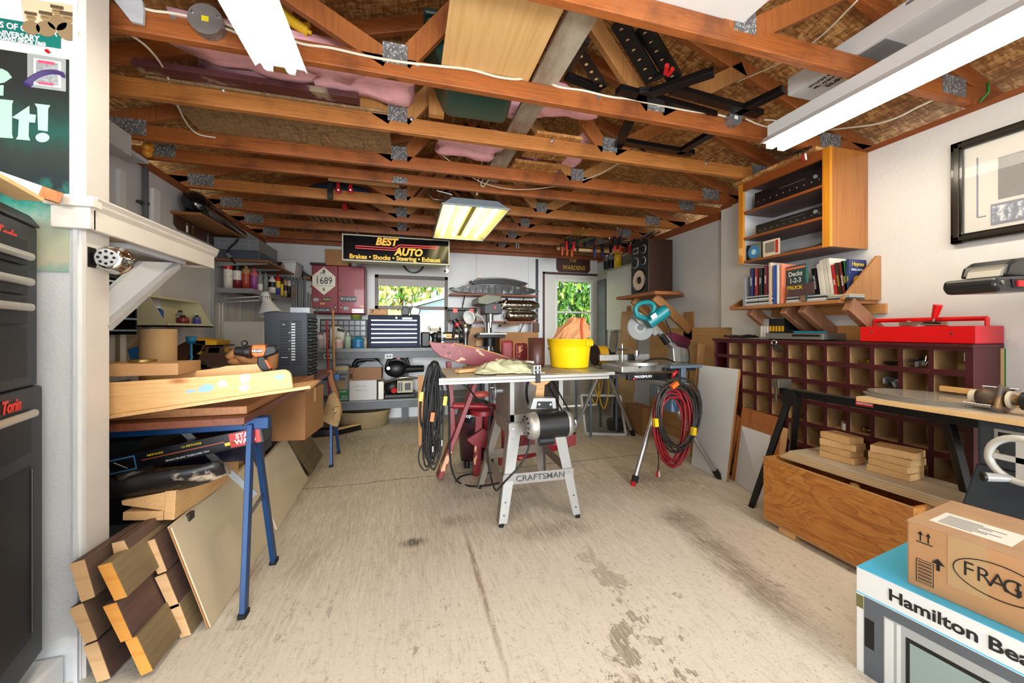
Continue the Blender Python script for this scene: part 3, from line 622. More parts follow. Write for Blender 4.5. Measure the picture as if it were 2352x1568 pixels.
for m_,cx,cz_,rx,rz in ((bp,.52,.05,.03,.018),(bp,.44,.048,.02,.006),(bp,.93,.055,.02,.01),(wp,.61,.06,.018,.015),(wp,.72,.03,.022,.014),(wp,.735,.07,.02,.022)):
    b=MB().tr(TM).m(m_); blob(b,Ln*cx,cz_,rx,rz); b.build('paint_smear',t,label='pale blue smear' if m_ is bp else 'cream smear')
def cardbox(label,x0,x1,y0,y1,z0,z1,name='cardboard_box',m_=None,rz=0,flap=True,group=None,tape=True):
    c=V((x0+x1)/2,(y0+y1)/2,z0); t=thing(name,label,'box',tuple(c),group); a_,b_=(x1-x0)/2,(y1-y0)/2
    T=Matrix.Translation(c)@Euler((0,0,rz)).to_matrix().to_4x4()
    MB().tr(T).m(m_ or card).box(-a_,a_,-b_,b_,0,z1-z0).build('carton',t,.002)
    if flap: MB().tr(T).m(mat('tape','#c9a878',.3)).box(-a_-.0008,a_+.0008,-.02,.02,(z1-z0)*.7,z1-z0+.0008).build('tape',t)
    return t
cardbox('flat kraft carton resting on the trough, left side of the table',-1.2,-.9,1.86,2.04,1.02,1.068,flap=False)
z=.87
c=V(A(364,800,'y',2.32).x,2.32,z)
one('paper_roll',M(mat('kraft_paper','#b8956a',.8)).lathe([(.0,0),(.072,0),(.072,.34),(.066,.34),(.066,.01),(0,.01)],c,Z3,32),'kraft paper cylinder standing on the left table','paper roll')
P=[A(u,v,'y',2.36) for u,v in ((333,762),(293,800),(303,835),(333,832))]
one('blue_sheet',M(mat('blue_foam','#1b6ea8',.6)).prism([A(292,802,'y',2.36),A(333,790,'y',2.36),A(333,835,'y',2.36),A(303,838,'y',2.36)],(0,.05,0)).m(mat('kraft_inner','#a8845c',.8)).prism([A(333,763,'y',2.36),A(333,790,'y',2.36),A(292,802,'y',2.36)],(0,.05,0)),'blue curled sheet with kraft lining beside the paper roll','sheet')
p=A(328,826,'y',1.97); one('metal_disc',M(mat('brass','#b89a5a',.25,.9)).cyl((p.x,1.97,1.0695),(p.x,1.97,1.08),.045,n=28),'round brass jar cover on the flat carton','disc',bev=.002)
# toy truck
ty_=mat('toy_yellow','#d6a320',.5); tb=patchy('toy_brown','#4f3222','#e0ae2a',.66,9,.5)
zt0=.87
def AY(u,v,y): return A(u,v,'y',y)
t=thing('toy_truck','brown and yellow metal toy dump truck on the left table','toy truck',(-1.15,3.05,zt0))
y=2.95; P=lambda l:[AY(u,v,y) for u,v in l]
M(tb).prism(P([(395,830),(396,800),(430,782),(472,782),(470,800),(430,828)]),(0,.2,0)).build('dump_bed',t)
M(ty_).prism(P([(430,783),(440,776),(500,783),(495,792),(468,792)]),(0,.2,0)).build('bed_lip',t)
M(mat('toy_yellow_worn','#c9a02c',.6)).prism(P([(440,790),(465,792),(452,838),(430,830)]),(0,.18,0)).build('cab_panel',t)
M(mat('toy_brown_plain','#4a3226',.5)).prism(P([(440,830),(447,813),(525,812),(527,842),(440,845)]),(0,.18,0)).prism(P([(470,812),(474,793),(512,792),(515,812)]),(0,.012,0)).prism(P([(474,796),(474,792),(512,792),(512,796)]),(0,.18,0)).build('hood',t)
M(ty_).prism(P([(478,810),(480,798),(505,798),(503,810)]),(0,.15,0)).build('seat',t)
for u,yo in ((462,0),(462,.17)):
    c=AY(u,850,y+yo); M(rubber).cyl(c,c+V(0,.04,0),.04,n=20).build('wheel',t)
M(mat('dark_fender','#3a3836',.6)).tube([AY(u,v,y-.01) for u,v in ((434,846),(440,832),(455,827),(472,828),(486,846))],.008).build('fender',t)
p=A(452,768,'y',2.9)
one('blue_cup',M(mat('cyan_cup','#1c78a8',.4)).lathe([(0,0),(.022,0),(.03,.045),(.028,.045),(.02,.005),(0,.005)],(p.x-.03,2.9,1.12),Z3,18).cyl((p.x-.03,2.9,.87),(p.x-.03,2.9,1.12),.008,n=8).cyl((p.x-.03,2.9,.869),(p.x-.03,2.9,.878),.03,n=12),'small blue cup on a post behind the toy truck','cup')
# drill
t=thing('cordless_drill','orange and black cordless drill lying on the trough','drill',(-.76,1.99,1.0)); y=1.985
org=mat('drill_orange','#e0641a',.4); P=lambda l:[AY(u,v,y) for u,v in l]
M(black).cyl(AY(541,806,y),AY(568,808,y),.02,.026,n=16).cyl(AY(568,808,y),AY(577,808,y),.03,n=16).build('chuck',t)
M(org).prism(P([(576,798),(578,792),(608,792),(616,800),(612,818),(585,821),(576,815)]),(0,.055,0)).build('body',t,.008)
M(dark).prism(P([(608,793),(628,793),(636,800),(634,812),(612,820),(600,820)]),(0,.05,0)).build('motor_cap',t,.008)
M(dark).prism(P([(590,818),(606,818),(622,848),(618,852),(600,852),(590,838)]),(0,.035,0)).build('grip',t,.006)
M(org).prism(P([(605,826),(611,826),(622,846),(616,850)]),(-.002,.04,0)).build('grip_trim',t,.003)
p=AY(591,806,y-.0005); M(black).box(p.x-.018,p.x+.018,y-.001,y,p.z-.008,p.z+.008).build('name_plate',t)
M(white).text('RIDGID',.013,(p.x,y-.0015,p.z),X3,Z3,.0004,.0004).build('lettering',t)
lea=mat('tan_leather','#96663a',.7,0,.25,12,.4,40)
t=one('leather_glove',M(lea).tube(catmull([AY(525,822,2.3),AY(545,808,2.3),AY(560,825,2.28),AY(590,832,2.3)],5),.022,8).sph(AY(545,830,2.3),.035,(1.3,.8,.6)).sph(AY(627,805,2.3),.028,(1,1,1)).tube([AY(628,810,2.3),AY(625,840,2.3),AY(612,852,2.3)],.026,8),'crumpled tan leather work glove behind the drill','glove')
cardbox('small grey flat carton beside the toy truck',-1.08,-.9,2.28,2.4,.935,.965,m_=mat('grey_card','#8f969a',.7),flap=False)
one('packing_blocks',M(mat('packing_foam','#d9d5c8',.8)).obox((-1.0,2.34,.902),(.2,.14,.064)),'pale foam block under the grey carton','foam block')
# organizer cabinet
oc=mat('organizer_slate','#2a2f38',.5,.2); y0=3.1; p0=A(607,862,'y',y0); p1=A(706,718,'y',y0); z0=HZ+.034; z1=p1.z
t=thing('parts_cabinet','dark slate parts cabinet with rows of slots standing on the left table','cabinet',((p0.x+p1.x)/2,y0+.15,z0))
M(oc).box(p0.x,p1.x,y0,y0+.3,z0,z1).build('case',t,.004)
b=M(mat('slot_dark','#14161a',.6))
for r_ in range(16):
    z=z1-.07-r_*.021
    if z<z0+.03: break
    b.box(p0.x+.1,p0.x+.16,y0-.001,y0,z,z+.012); b.box(p0.x+.18,p0.x+.24,y0-.001,y0,z,z+.012)
b.build('slot',t)
b=M(mat('slot_white','#b9c0c8',.4))
for r_ in range(14):
    z=z1-.09-r_*.02; b.box(p1.x-.105,p1.x-.08,y0-.0015,y0,z,z+.011)
    if r_%3==0: b.box(p0.x+.09+random.uniform(0,.08),p0.x+.1+random.uniform(.02,.08),y0-.0015,y0,z,z+.005)
b.build('label_strip',t)
b=M(black)
for r_ in range(9):
    z=z0+.03+r_*(z1-z0-.05)/9
    for k in range(3): b.cyl((p1.x,y0+.05+k*.09,z+.018),(p1.x+.02,y0+.05+k*.09,z+.018),.018,.014,n=10)
b.build('side_knobs',t)
p=A(1,1,'y',1)
# white panel behind
y=3.95; p0=A(512,795,'y',y); p1=A(607,738,'y',y)
t=thing('white_case','white flat case with a round latch behind the drill','case',((p0.x+p1.x)/2,y,1.07))
M(mat('case_white','#d6d5cf',.5)).box(p0.x,p1.x,y,y+.12,HZ+.034,p1.z).build('case_body',t,.01)
p=A(562,788,'y',y); M(black).cyl((p.x,y,p.z),(p.x,y-.006,p.z),.026,n=20).build('latch_ring',t); M(white).cyl((p.x,y-.006,p.z),(p.x,y-.009,p.z),.017,n=20).build('latch',t)
M(steel).box(p0.x,p1.x,y-.004,y,p.z-.06,p.z-.045).build('hinge_rail',t)
# --- steel shelving with spray cans
gs=mat('shelf_grey','#8e9297',.45,.3)
def gshelf(x0,x1,y0,y1,z,label,m1,th=.035,group=None):
    t=thing('wall_shelf',label,'shelf',((x0+x1)/2,(y0+y1)/2,z),group); M(m1).box(x0,x1,y0,y1,z-th,z).build('board',t,.002)
    return t
t=gshelf(WX0,-1.4,4.1,5.42,1.6,'grey wall shelf lined with spray cans',mat('maroon_shelf','#5a2f2c',.6),.008)
M(gs).box(WX0,-1.395,4.09,4.1,1.555,1.6).box(-1.4,-1.394,4.1,5.42,1.555,1.6).build('steel_lip',t)
t=gshelf(WX0,-1.25,4.05,5.3,1.865,'brown wooden shelf above the spray cans',wood('shelf_brown','#6b3d1e','#8d5a30',1),.018)
for k,yb_ in enumerate((4.12,4.5,4.9,5.25)): M(gs).prism([(WX0,yb_,1.846),(-1.28,yb_,1.846),(-1.28,yb_,1.838),(WX0,yb_,1.80)],(0,.012,0)).build('bracket',t)
one('shelf_upright',M(mat('upright_grey','#a9adb3',.5,.3)).box(WX0,WX0+.03,4.06,4.085,1.0,1.95),'pale steel upright strip at the near end of the wall shelves','upright')
b=M(mat('batten_grey','#b4b8be',.5))
for yb_ in (4.35,4.7,5.05): b.box(WX0,WX0+.012,yb_,yb_+.03,1.0,1.55)
struct('trim_7',b)
def can(u,v0,v1,yz,label,cols,r=.033,x=None,cat='spray can',group='spray cans and bottles on the grey wall shelf',cap=None,neck=True):
    h=v1; t=thing('spray_can',label,cat,(x,yz,1.6005),group); c=V(x,yz,1.6005); n=len(cols)
    M(cols[0]).lathe([(0,0),(r,0),(r,h*.33)],c,Z3,20).build('body_base',t)
    M(cols[1]).lathe([(r*1.003,h*.33),(r*1.003,h*.66)],c,Z3,20).build('paint_label',t)
    M(cols[2]).lathe([(r,h*.66),(r,h*.8)]+([(r*.5,h*.86)] if neck else []),c,Z3,20).build('body_top',t)
    M(cap or cols[2]).lathe([(r*.9 if not neck else r*.5,h*.8 if not neck else h*.85),(r*.9 if not neck else r*.4,h),(0,h)],c,Z3,20).build('cap',t)
rp=mat('can_red','#c21f26',.3); wpn=mat('can_white','#d9d7d3',.35,0,.3,90); mar=mat('can_maroon','#7a2027',.35); tan_=mat('can_tan','#b58f5e',.35); brk=mat('can_brick','#a5402e',.35); pur=mat('can_purple','#8a3a86',.35); yel2=mat('can_yellow','#e3c224',.35); blu=mat('can_blue','#2c3f96',.35)
def can_at(u,h,y,*a,**k): can(u,0,h,y,*a,x=A(u,660,'y',y).x,**k)
can_at(524,.27,4.16,'red and white spray can, nearest on the grey shelf',[wpn,wpn,rp],r=.036,neck=False)
can_at(545,.265,4.2,'spray can with black cap and maroon band',[mar,wpn,black],r=.035,neck=False)
can_at(565,.235,4.22,'tan and brick red spray can without its cap',[brk,brk,tan_],r=.033)
can_at(583,.21,4.24,'purple spray can with pink dome top',[pur,pur,mat('pink_top','#c2605e',.4)],r=.033)
can_at(597,.2,4.3,'clear plastic bottle with pale base',[paper,glassy,glassy],r=.024)
can_at(610,.19,4.36,'slim clear bottle beside the lamp shade',[glassy,glassy,glassy],r=.02)
can_at(625,.17,4.5,'white bottle with dark picture label',[wpn,dark,wpn],r=.034)
can_at(638,.21,4.65,'blue and yellow oil can with red cap',[blu,yel2,rp],r=.026)
can_at(647,.19,4.8,'yellow tube can beside the oil can',[yel2,yel2,dark],r=.017,neck=False)
can_at(655,.19,4.9,'black and gold spray can',[tan_,dark,tan_],r=.02,neck=False)
can_at(663,.2,5.05,'black can with a pale top',[dark,dark,wpn],r=.022,neck=False)
can_at(672,.16,5.2,'bare brown cardboard tube, farthest on the grey shelf',[tan_,tan_,tan_],r=.024,neck=False)
# swing-arm lamp
t=thing('swing_arm_lamp','white swing-arm work lamp with conical shade','lamp',(-1.68,4.0,1.12)); wl=mat('lamp_white','#d5d6d4',.35)
a0=A(507,780,'y',3.95); a1=A(508,690,'y',3.95); a2=A(598,685,'y',3.8); a3=A(612,680,'y',3.75)
for d_ in (-.012,.012):
    M(wl).tube([a0+V(d_,0,0),a1+V(d_,0,0)],.006).build('lower_arm',t); M(wl).tube([a1+V(0,0,d_*1.4),a2+V(0,0,d_*1.4)],.006).build('upper_arm',t)
M(gs).sph(a1,.02).build('elbow_joint',t); M(gs).sph(a2,.018).build('head_joint',t)
sd_=V(.28,-.2,-1).normalized(); c=A(608,672,'y',3.72)
M(wl).lathe([(0,0),(.032,0),(.034,.03),(.036,.085),(.045,.1),(.088,.19),(.092,.2),(.088,.198),(.04,.1)],c,sd_,28).build('shade',t)
b=M(black)
for k in range(5):
    q=c+sd_*.045+V(-.02+.014*k,-.0345+abs(k-2)*.003,.0); b.obox(q,(.004,.004,.022))
b.build('vents',t)
# key shelf and seat
wk=wood('key_shelf_wood','#6e451f','#96642f',1,.5)
kx0,kx1=WX0,-1.52; ya,yb=3.45,4.25; z=2.09
t=thing('key_shelf','small brown shelf with keys hanging under it, high on the left wall','shelf',(-1.6,3.8,2.0))
M(wk).box(kx0,kx1,ya,yb,z,z+.022).build('shelf_board',t,.003); M(mat('dark_brown_wood','#3c2112',.5)).prism([(WX0,ya+.04,z),(WX0,yb,z),(WX0,yb,z-.1),(WX0,ya+.1,z-.1),(WX0,ya+.04,z-.07)],(.02,0,0)).build('back_board',t)
for yk,ll in ((3.62,.05),(3.70,.04),(3.95,.06)):
    kt=thing('key','key ring with '+('white tag' if yk<3.65 else 'brass tag' if yk<3.8 else 'two keys')+' hanging from the brown shelf','key',(-1.69,yk,z-.09))
    M(chrome).tube([(-1.69,yk+.012*cos(a_),z-.035+.012*sin(a_)) for a_ in [k*pi/5 for k in range(10)]],.0015,5,True).build('ring',kt)
    M(paper if yk<3.65 else mat('brass','#b89a5a',.25,.9) if yk<3.8 else steel).box(-1.693,-1.689,yk-.01,yk+.01,z-.05-ll,z-.047).build('tag',kt)
gl=mat('gloss_black','#0b0d12',.15,coat=.6)
Q=[(440,490,3.5),(455,483,3.6),(480,487,3.75),(505,505,3.9),(530,525,4.05),(548,535,4.15)]
zz=2.113
b=M(gl); pts=[(A(u,v,'x',-1.6)) for u,v,_ in Q]; pts=[V(-1.6,ya+.05+k*.14,zz+.058-.004*k) for k in range(6)]
Cq=catmull([V(-1.6,ya-.0+k*.19,zz+.09-.008*k) for k in range(6)],5); b.tube(Cq,.05,16,rr=[.098*min(1,(.4+k*.35))*(1-.5*k/len(Cq)) for k in range(len(Cq))],flat=1.2)
one('bike_seat',b,'long glossy black motorcycle seat lying on the key shelf','seat')
# grey organizer boxes on brown shelf
zz=1.8655
def boxy(name,label,cat,x0,x1,y0,y1,z0,z1,m_,bev=.003,group=None): return one(name,M(m_).box(x0,x1,y0,y1,z0,z1),label,cat,group,bev=bev)
t=thing('organizer_box','slate blue parts box, lower of the two on the brown shelf','box',(-1.45,4.35,zz)); M(mat('slate_blue','#39424f',.5)).box(WX0+.02,-1.33,4.07,4.6,zz,zz+.085).build('case',t,.006)
t=thing('organizer_box','grey divided parts box stacked on the slate blue one','box',(-1.45,4.35,zz+.086)); M(mat('clear_grey','#6d7278',.4)).box(WX0+.02,-1.34,4.07,4.62,zz+.086,zz+.2).build('case',t,.006)
b=M(mat('divider_grey','#8a8e94',.4))
for k in range(4): b.box(WX0+.06+k*.08,WX0+.064+k*.08,4.067,4.07,zz+.1,zz+.19)
b.box(WX0+.03,-1.35,4.067,4.07,zz+.14,zz+.144); b.build('divider',t)
random.seed(3)
for k,(x,y,s,lab) in enumerate(((-1.42,4.85,.06,'black motor part behind the grey parts box'),(-1.36,5.0,.05,'dark drill part with yellow band on the brown shelf'),(-1.5,5.05,.07,'black coiled tool at the far end of the brown shelf'),(-1.45,4.7,.05,'small dark pump on the brown shelf'))):
    b=M(dark).cyl((x-.05,y,zz+s),(x+.06,y-.03,zz+s),s*.9,n=14).box(x-.03,x+.03,y-.04,y+.04,zz,zz+s).m(mat('can_yellow','#e3c224',.35) if k==1 else steel).cyl((x+.06,y-.03,zz+s),(x+.075,y-.035,zz+s),s*.6,n=14)
    one('machine_part',b,lab,'machine part')
t=thing('hand_mirror_cord','black coiled cord with a grey plug hanging off the brown shelf','cord',(-1.4,4.04,1.8)); P=[A(u,v,'y',4.03) for u,v in ((548,548),(540,558),(527,570),(522,582),(530,592),(540,605))]
M(rubber).tube(catmull(P,4),.009).build('cord',t); M(grey).cyl(P[3],P[4],.014,.018,n=10).build('plug',t)
# --- things under the table
bk=mat('print_black','#15141a',.3,0,.2,20)
def prnt(t,tx,sz,o,x,y,m_=white,**k): return M(m_).text(tx,sz,o,x,y,**k).build('lettering',t)
y=1.98; p0=A(247,1096,'y',y); p1=A(600,1020,'y',y); 
Tm=Matrix.Translation(p0)@Euler((0,-math.atan2(p1.z-p0.z,p1.x-p0.x),R(4))).to_matrix().to_4x4(); Lb=(p1-p0).length
t=thing('toy_sword_box','long black toy box with red and yellow print under the blue sawhorse','box',tuple(p0))
MB().tr(Tm).m(bk).box(0,Lb,0,.12,0,.075).build('carton',t,.002)
b=MB().tr(Tm).m(mat('orange_print','#d4663a',.4)).box(.12,.42,-.0008,0,.038,.041).m(mat('can_yellow','#e3c224',.35)).box(.42,.48,-.0008,0,.02,.034).m(mat('blue_print','#4a8fc9',.4)).box(.008,.1,-.0008,0,.008,.068).m(black).box(.012,.096,-.0012,0,.014,.062).m(white).beam((.03,-.0015,.055),(.07,-.0015,.02),.001,.003)
b.m(mat('red_print','#c22424',.4)).box(Lb-.13,Lb-.01,-.0008,0,.006,.07); b.build('print_bands',t)
MB().tr(Tm).m(white).text('STAR',.03,(Lb-.07,-.0015,.052),X3,Z3,.0005,.001).text('WARS',.03,(Lb-.07,-.0015,.026),X3,Z3,.0005,.001).build('lettering',t)
MB().tr(Tm).m(mat('can_yellow','#e3c224',.35)).text('LA METHODE',.012,(.3,-.0015,.058),X3,Z3,.0005,.0003).text('METHODE',.012,(.17,-.0015,.054),X3,Z3,.0005,.0003).m(white).text('SINGLE BLADE TELESCOPIC TOY',.011,(.28,-.0015,.014),X3,Z3,.0005,.0002).build('small_lettering',t)
y=2.2; p0=A(432,1040,'y',y); p1=A(560,1010,'y',y)
t=thing('toy_box','dark blue toy box with white lettering, behind the long black one','box',(p0.x,y,.6)); M(mat('navy_print','#161b3a',.35)).box(p0.x-.1,p1.x+.05,y,y+.25,p0.z-.06,p0.z+.055).build('carton',t,.002)
M(white).text('STAR',.032,(p0.x+.04,y-.0015,p0.z+.038),X3,Z3,.0005,.001).text('WARS',.032,(p0.x+.04,y-.0015,p0.z+.01),X3,Z3,.0005,.001).build('lettering',t)
zc=p0.z-.06
# support crate column for these
boxy('storage_tote','dark grey storage tote under the left table','tote',-1.65,-1.27,2.3,2.9,.25,.66,mat('tote_grey','#3f4346',.6),.01)
boxy('storage_tote','pale blue-white plastic tote at the floor behind the timbers','tote',-1.65,-1.27,2.35,2.95,.0,.24,mat('tote_blue','#b9c6d2',.4),.01)
cardbox('brown carton under the toy boxes, beneath the table',-1.25,-.93,2.2,2.6,.36,zc-.001,flap=False)
boxy('timber_block','rough block under the brown carton beneath the table','block',-1.25,-.97,2.22,2.58,.0,.359,wood('dark_timber','#4f3a2c','#6b4f3b',1,.7,.7))
# black scorched log
y=1.86; P=[A(u,v,'y',y) for u,v in ((236,1118),(285,1120),(340,1112),(400,1102),(460,1090),(515,1072))]
t=thing('leaf_spring_guard','curved black ribbed mudguard with a pipe end under the sawhorse','mudguard',tuple(P[2]-V(0,0,.04)))
b=M(patchy('scuffed_black','#141416','#b9a893',.63,7,.4,.04)); b.tube(catmull(P,4),.03,10,rr=[.02+.014*sin(pi*(.15+.75*k/20)) for k in range(21)],flat=2.2); b.build('guard',t)
pq=A(268,1100,'y',y-.05); M(mat('dark_pipe','#2e2a28',.3,.6)).tube([pq,pq+V(.07,.08,.005)],.017,14).build('pipe_end',t)
M(mat('pale_paper','#a59a8a',.8)).tube([P[0]+V(-.01,-.02,-.0),P[0]+V(.0,-.03,-.05)],.006).build('edge_bead',t)
# small pine offcuts
for k,(pp,lab,d_) in enumerate(((((278,1150),(378,1130),(376,1173),(280,1160)),'short pine block, upper of the pair under the mudguard',.25),(((282,1176),(374,1173),(374,1195),(281,1195)),'short pine block, lower of the pair under the mudguard',.25),(((378,1128),(404,1126),(400,1194),(376,1194)),'upright pine board end beside the two short blocks',.5))):
    P=[A(u,v,'y',1.85) for u,v in pp]; one('pine_block',M(pineY).prism(P[::-1],(.04,d_,0)),lab,'wood block',bev=.002)
# --- timber pile
tw=[wood('timber_grey','#64563f','#8f7c5c',1,.75,.5),wood('timber_dark','#4a3a32','#6b5446',1,.75,.5),wood('timber_purple','#4a3935','#6b5148',1,.75,.5)]
te=[wood('end_orange','#d98a2e','#e5a24a',0,.6,.5),wood('end_pale','#cfa06a','#e0b98a',0,.6,.5)]
TB=[((160,1294),(194,1283),(219,1370),(187,1383),1.6,1,1,'top timber of the left column, against the white pillar'),
((224,1299),(255,1290),(293,1370),(264,1380),1.6,0,0,'top timber of the middle column with an orange sawn end'),
((329,1246),(355,1236),(384,1311),(363,1319),1.77,2,1,'top timber of the right column beside the beige panel'),
((159,1397),(190,1384),(224,1468),(196,1479),1.6,1,1,'middle timber of the left column with a pale end'),
((236,1392),(267,1382),(305,1465),(278,1475),1.6,2,0,'middle timber of the middle column, purplish with orange end'),
((355,1325),(381,1315),(413,1391),(391,1400),1.77,2,1,'middle timber of the right column'),
((191,1484),(224,1471),(255,1557),(223,1567),1.62,2,1,'bottom timber of the left column'),
((287,1471),(314,1460),(352,1539),(325,1552),1.6,0,0,'bottom timber of the middle column with a greenish side'),
((388,1403),(412,1394),(440,1467),(414,1476),1.77,0,1,'bottom timber of the right column touching the floor'),
((257,1247),(285,1240),(296,1262),(262,1272),1.68,1,1,'thin board wedged between the left and middle timber columns')]
u0_=lambda k:k not in (2,5,8)
for k,(a_,b_,c_,d_,y,m1,m2,lab) in enumerate(TB):
    P=[A(u,v,'y',y) for u,v in (a_,b_,c_,d_)]
    mz=min(p.z for p in P); 
    if mz<.002: P=[p+V(0,0,.002-mz) for p in P]
    t=thing('timber',lab,'timber',tuple(P[3]),'stacked salvaged timbers'); Lt=(1.15,1.0,1.1)[k%3]; dv=V((.05,.015,.02)[k%3] if k<9 else .02,1,0)
    M(tw[m1]).prism(P,dv*Lt).build('beam',t,.003)
    cc=sum(P,V(0,0,0))/4; M(te[m2]).prism([cc+(p-cc)*.985 for p in P],(0,-.0015,0)).build('sawn_end',t)
# --- beige panels
bm=mat('beige_laminate','#dccfb3',.45,0,.03,3); cp=mat('chipboard_edge','#b57e4c',.8)
def lean(label,p,name='laminate_sheet',m_=bm,th=.016,edge=None,n=(.3,0,-.1),cat='sheet'):
    t=thing(name,label,cat,tuple(p[0])); nn=Vector(n).normalized()*th
    M(m_).prism(p,nn*-1).build('sheet',t)
    if edge: M(edge).beam(p[0]-nn*.5,p[3]-nn*.5,.002+th*.8,.003,up=(1,0,0)).build('raw_edge',t)
    return t
bl_=A(485,1430,'y',1.8); bl_.z=.004; tl_=A(395,1212,'y',1.8); br_=V(-.757,2.62,.004); tr_=V(br_.x+(tl_.x-bl_.x),br_.y,tl_.z)
t=lean('beige laminated panel leaning on the timbers, nearest the camera',[bl_,br_,tr_,tl_],edge=cp)
p=A(440,1195,'y',1.92); M(mat('dark_bracket','#4c4a44',.4,.7)).obox((tl_.x+.005,1.92,tl_.z-.01),(.014,.04,.03)).build('bracket',t)
bl2=A(637,1216,'z',.004); br2=A(708,1100,'z',.004)
lean('second beige panel leaning further back by the far sawhorse',[bl2,br2,A(655,1003,'y',3.2),A(585,1085,'y',2.62)],m_=bm)
bl3=br2+V(.0,.1,0); br3=A(742,1045,'z',.004); lean('dusty grey-brown board leaning behind the beige panels',[bl3+V(0,0,0),br3,br3+V(-.2,0,.35),bl3+V(-.2,0,.35)],m_=tw[0])
# big carton and pouch
t=cardbox('battered open carton hanging out under the left table',-.98,-.66,2.95,3.35,.44,.775,rz=R(-6),m_=card2)
b=M(card); c=V(-.66,3.1,.775); b.prism([c+V(-.3,-.12,0),c+V(0,-.14,0),c+V(.05,-.02,.06),c+V(-.22,.05,.06)],(0,.0,.004)); b.build('open_flap',t)
boxy('crate','plywood crate holding up the battered carton','crate',-1.2,-.95,2.98,3.4,.0,.439,tw[1])
su=mat('suede','#a5865c',.9,0,.15,15,.4,80); c=A(768,930,'y',3.8)
t=thing('tool_pouch','tan suede tool pouch with belt hung on the far sawhorse','tool pouch',(c.x,3.78,.45))
M(su).prism([A(u,v,'y',3.77) for u,v in ((757,905),(770,895),(785,925),(787,945),(778,978),(765,975),(740,962),(746,935))],(0,-.06,0)).build('bag',t,.015)
M(su).prism([A(u,v,'y',3.70) for u,v in ((765,935),(782,932),(782,965),(768,970))],(0,-.02,0)).build('pocket',t,.008)
M(mat('tan_belt','#9c6b4c',.8)).tube([A(u,v,'y',3.76) for u,v in ((757,850),(760,870),(768,895),(775,912))],.03,6,flat=.15).build('belt',t)
M(chrome).tube([A(u,v,'y',3.67) for u,v in ((764,938),(772,945),(768,952))],.004).build('hook',t)
# ================================================================ BACK WALL
def bx(name,label,cat,x0,x1,y0,y1,z0,z1,m_,bev=.003,group=None): return one(name,M(m_).box(x0,x1,y0,y1,z0,z1),label,cat,group,bev=bev)
def rect(u0,v0,u1,v1,y): v0,v1=sorted((v0,v1)); a=A(u0,v1,'y',y);b=A(u1,v0,'y',y); return a.x,b.x,a.z,b.z
# window
br=mat('bronze_frame','#3a312e',.4,.4)
x0,x1,z0,z1=WIN; zm=A(900,706,'y',BY).z
b=M(br)
for p,q in (((x0,z0),(x1,z0)),((x0,z1),(x1,z1)),((x0,z0),(x0,z1)),((x1,z0),(x1,z1)),((x0,zm),(x1,zm))):
    b.box(min(p[0],q[0])-.022,max(p[0],q[0])+.022,BY-.01,BY+.07,min(p[1],q[1])-.022,max(p[1],q[1])+.022)
struct('window_1',b,.002)
gl_=mat('window_glass','#ffffff',.02,trans=1); gl_.node_tree.nodes['Principled BSDF'].inputs['IOR'].default_value=1.0
w=bpy.data.objects['window_1']; ORG['window_1']=ORG.get('window_1')
M(gl_).box(x0,x1,BY+.03,BY+.034,z0,z1).build('pane',w)
b=M(mat('blind_slats','#b9b3ac',.5))
for k in range(9): b.box(x0+.03,x1-.03,BY+.0,BY+.03,z1-.04-.011*k,z1-.032-.011*k)
t=thing('window_blind','pale blind drawn up at the top of the back window','blind',((x0+x1)/2,BY,z1-.15)); b.build('slats',t)
M(br).box(x0+.02,x1-.02,BY-.005,BY+.03,z1-.03,z1-.012).build('headrail',t)
for x in (A(887,700,'y',BY).x,A(1012,700,'y',BY).x): M(cable).cyl((x,BY-.004,z1-.03),(x,BY-.004,z0+.1),.0025,n=6).build('cord',t)
# door
x0,x1,_,z1=DOOR; dm=mat('door_cream','#d5d2cb',.5,0,.04,4); tr_=mat('dark_trim','#4b2f2a',.6)
struct('trim_8',M(tr_).box(x0-.035,x0-.005,BY-.012,BY+.02,0,z1+.03).box(x0-.035,x1+.02,BY-.012,BY+.02,z1,z1+.03).box(x1-.006,x1+.02,BY-.012,BY+.02,0,z1))
wx0,wx1,wz0,wz1=rect(1277,853,1357,648,BY+.02); wz0=A(1300,812,'y',BY+.02).z; wm=A(1315,717,'y',BY+.02).z
b=M(dm).box(x0,wx0,BY,BY+.045,.03,z1-.005).box(wx1,x1,BY,BY+.045,.03,z1-.005).box(wx0,wx1,BY,BY+.045,.03,wz0).box(wx0,wx1,BY,BY+.045,wz1,z1-.005)
struct('door_1',b,.002); d=bpy.data.objects['door_1']
b=M(mat('sash_white','#e6e6e2',.5))
for p in ((wx0-.03,wx0+.012,wz0-.03,wz1+.03),(wx1-.012,wx1+.03,wz0-.03,wz1+.03),(wx0,wx1,wz0-.03,wz0+.012),(wx0,wx1,wz1-.012,wz1+.03),(wx0,wx1,wm-.014,wm+.014)): b.box(p[0],p[1],BY-.012,BY+.03,p[2],p[3])
b.build('window_frame',d,.003)
M(gl_).box(wx0,wx1,BY+.02,BY+.023,wz0,wz1).build('pane',d)
b=M(mat('panel_groove','#b9b5ab',.5))
for (a,c) in ((x0+.12,(x0+x1)/2-.04),((x0+x1)/2+.04,x1-.12)): b.box(a,c,BY-.002,BY,.18,wz0-.12)
b.build('lower_panels',d,.002)
p=A(1263,800,'y',BY-.03); M(mat('brass','#b89a5a',.25,.9)).sph(p,.028).cyl(p,p+V(0,.03,0),.012).build('door_knob',d)
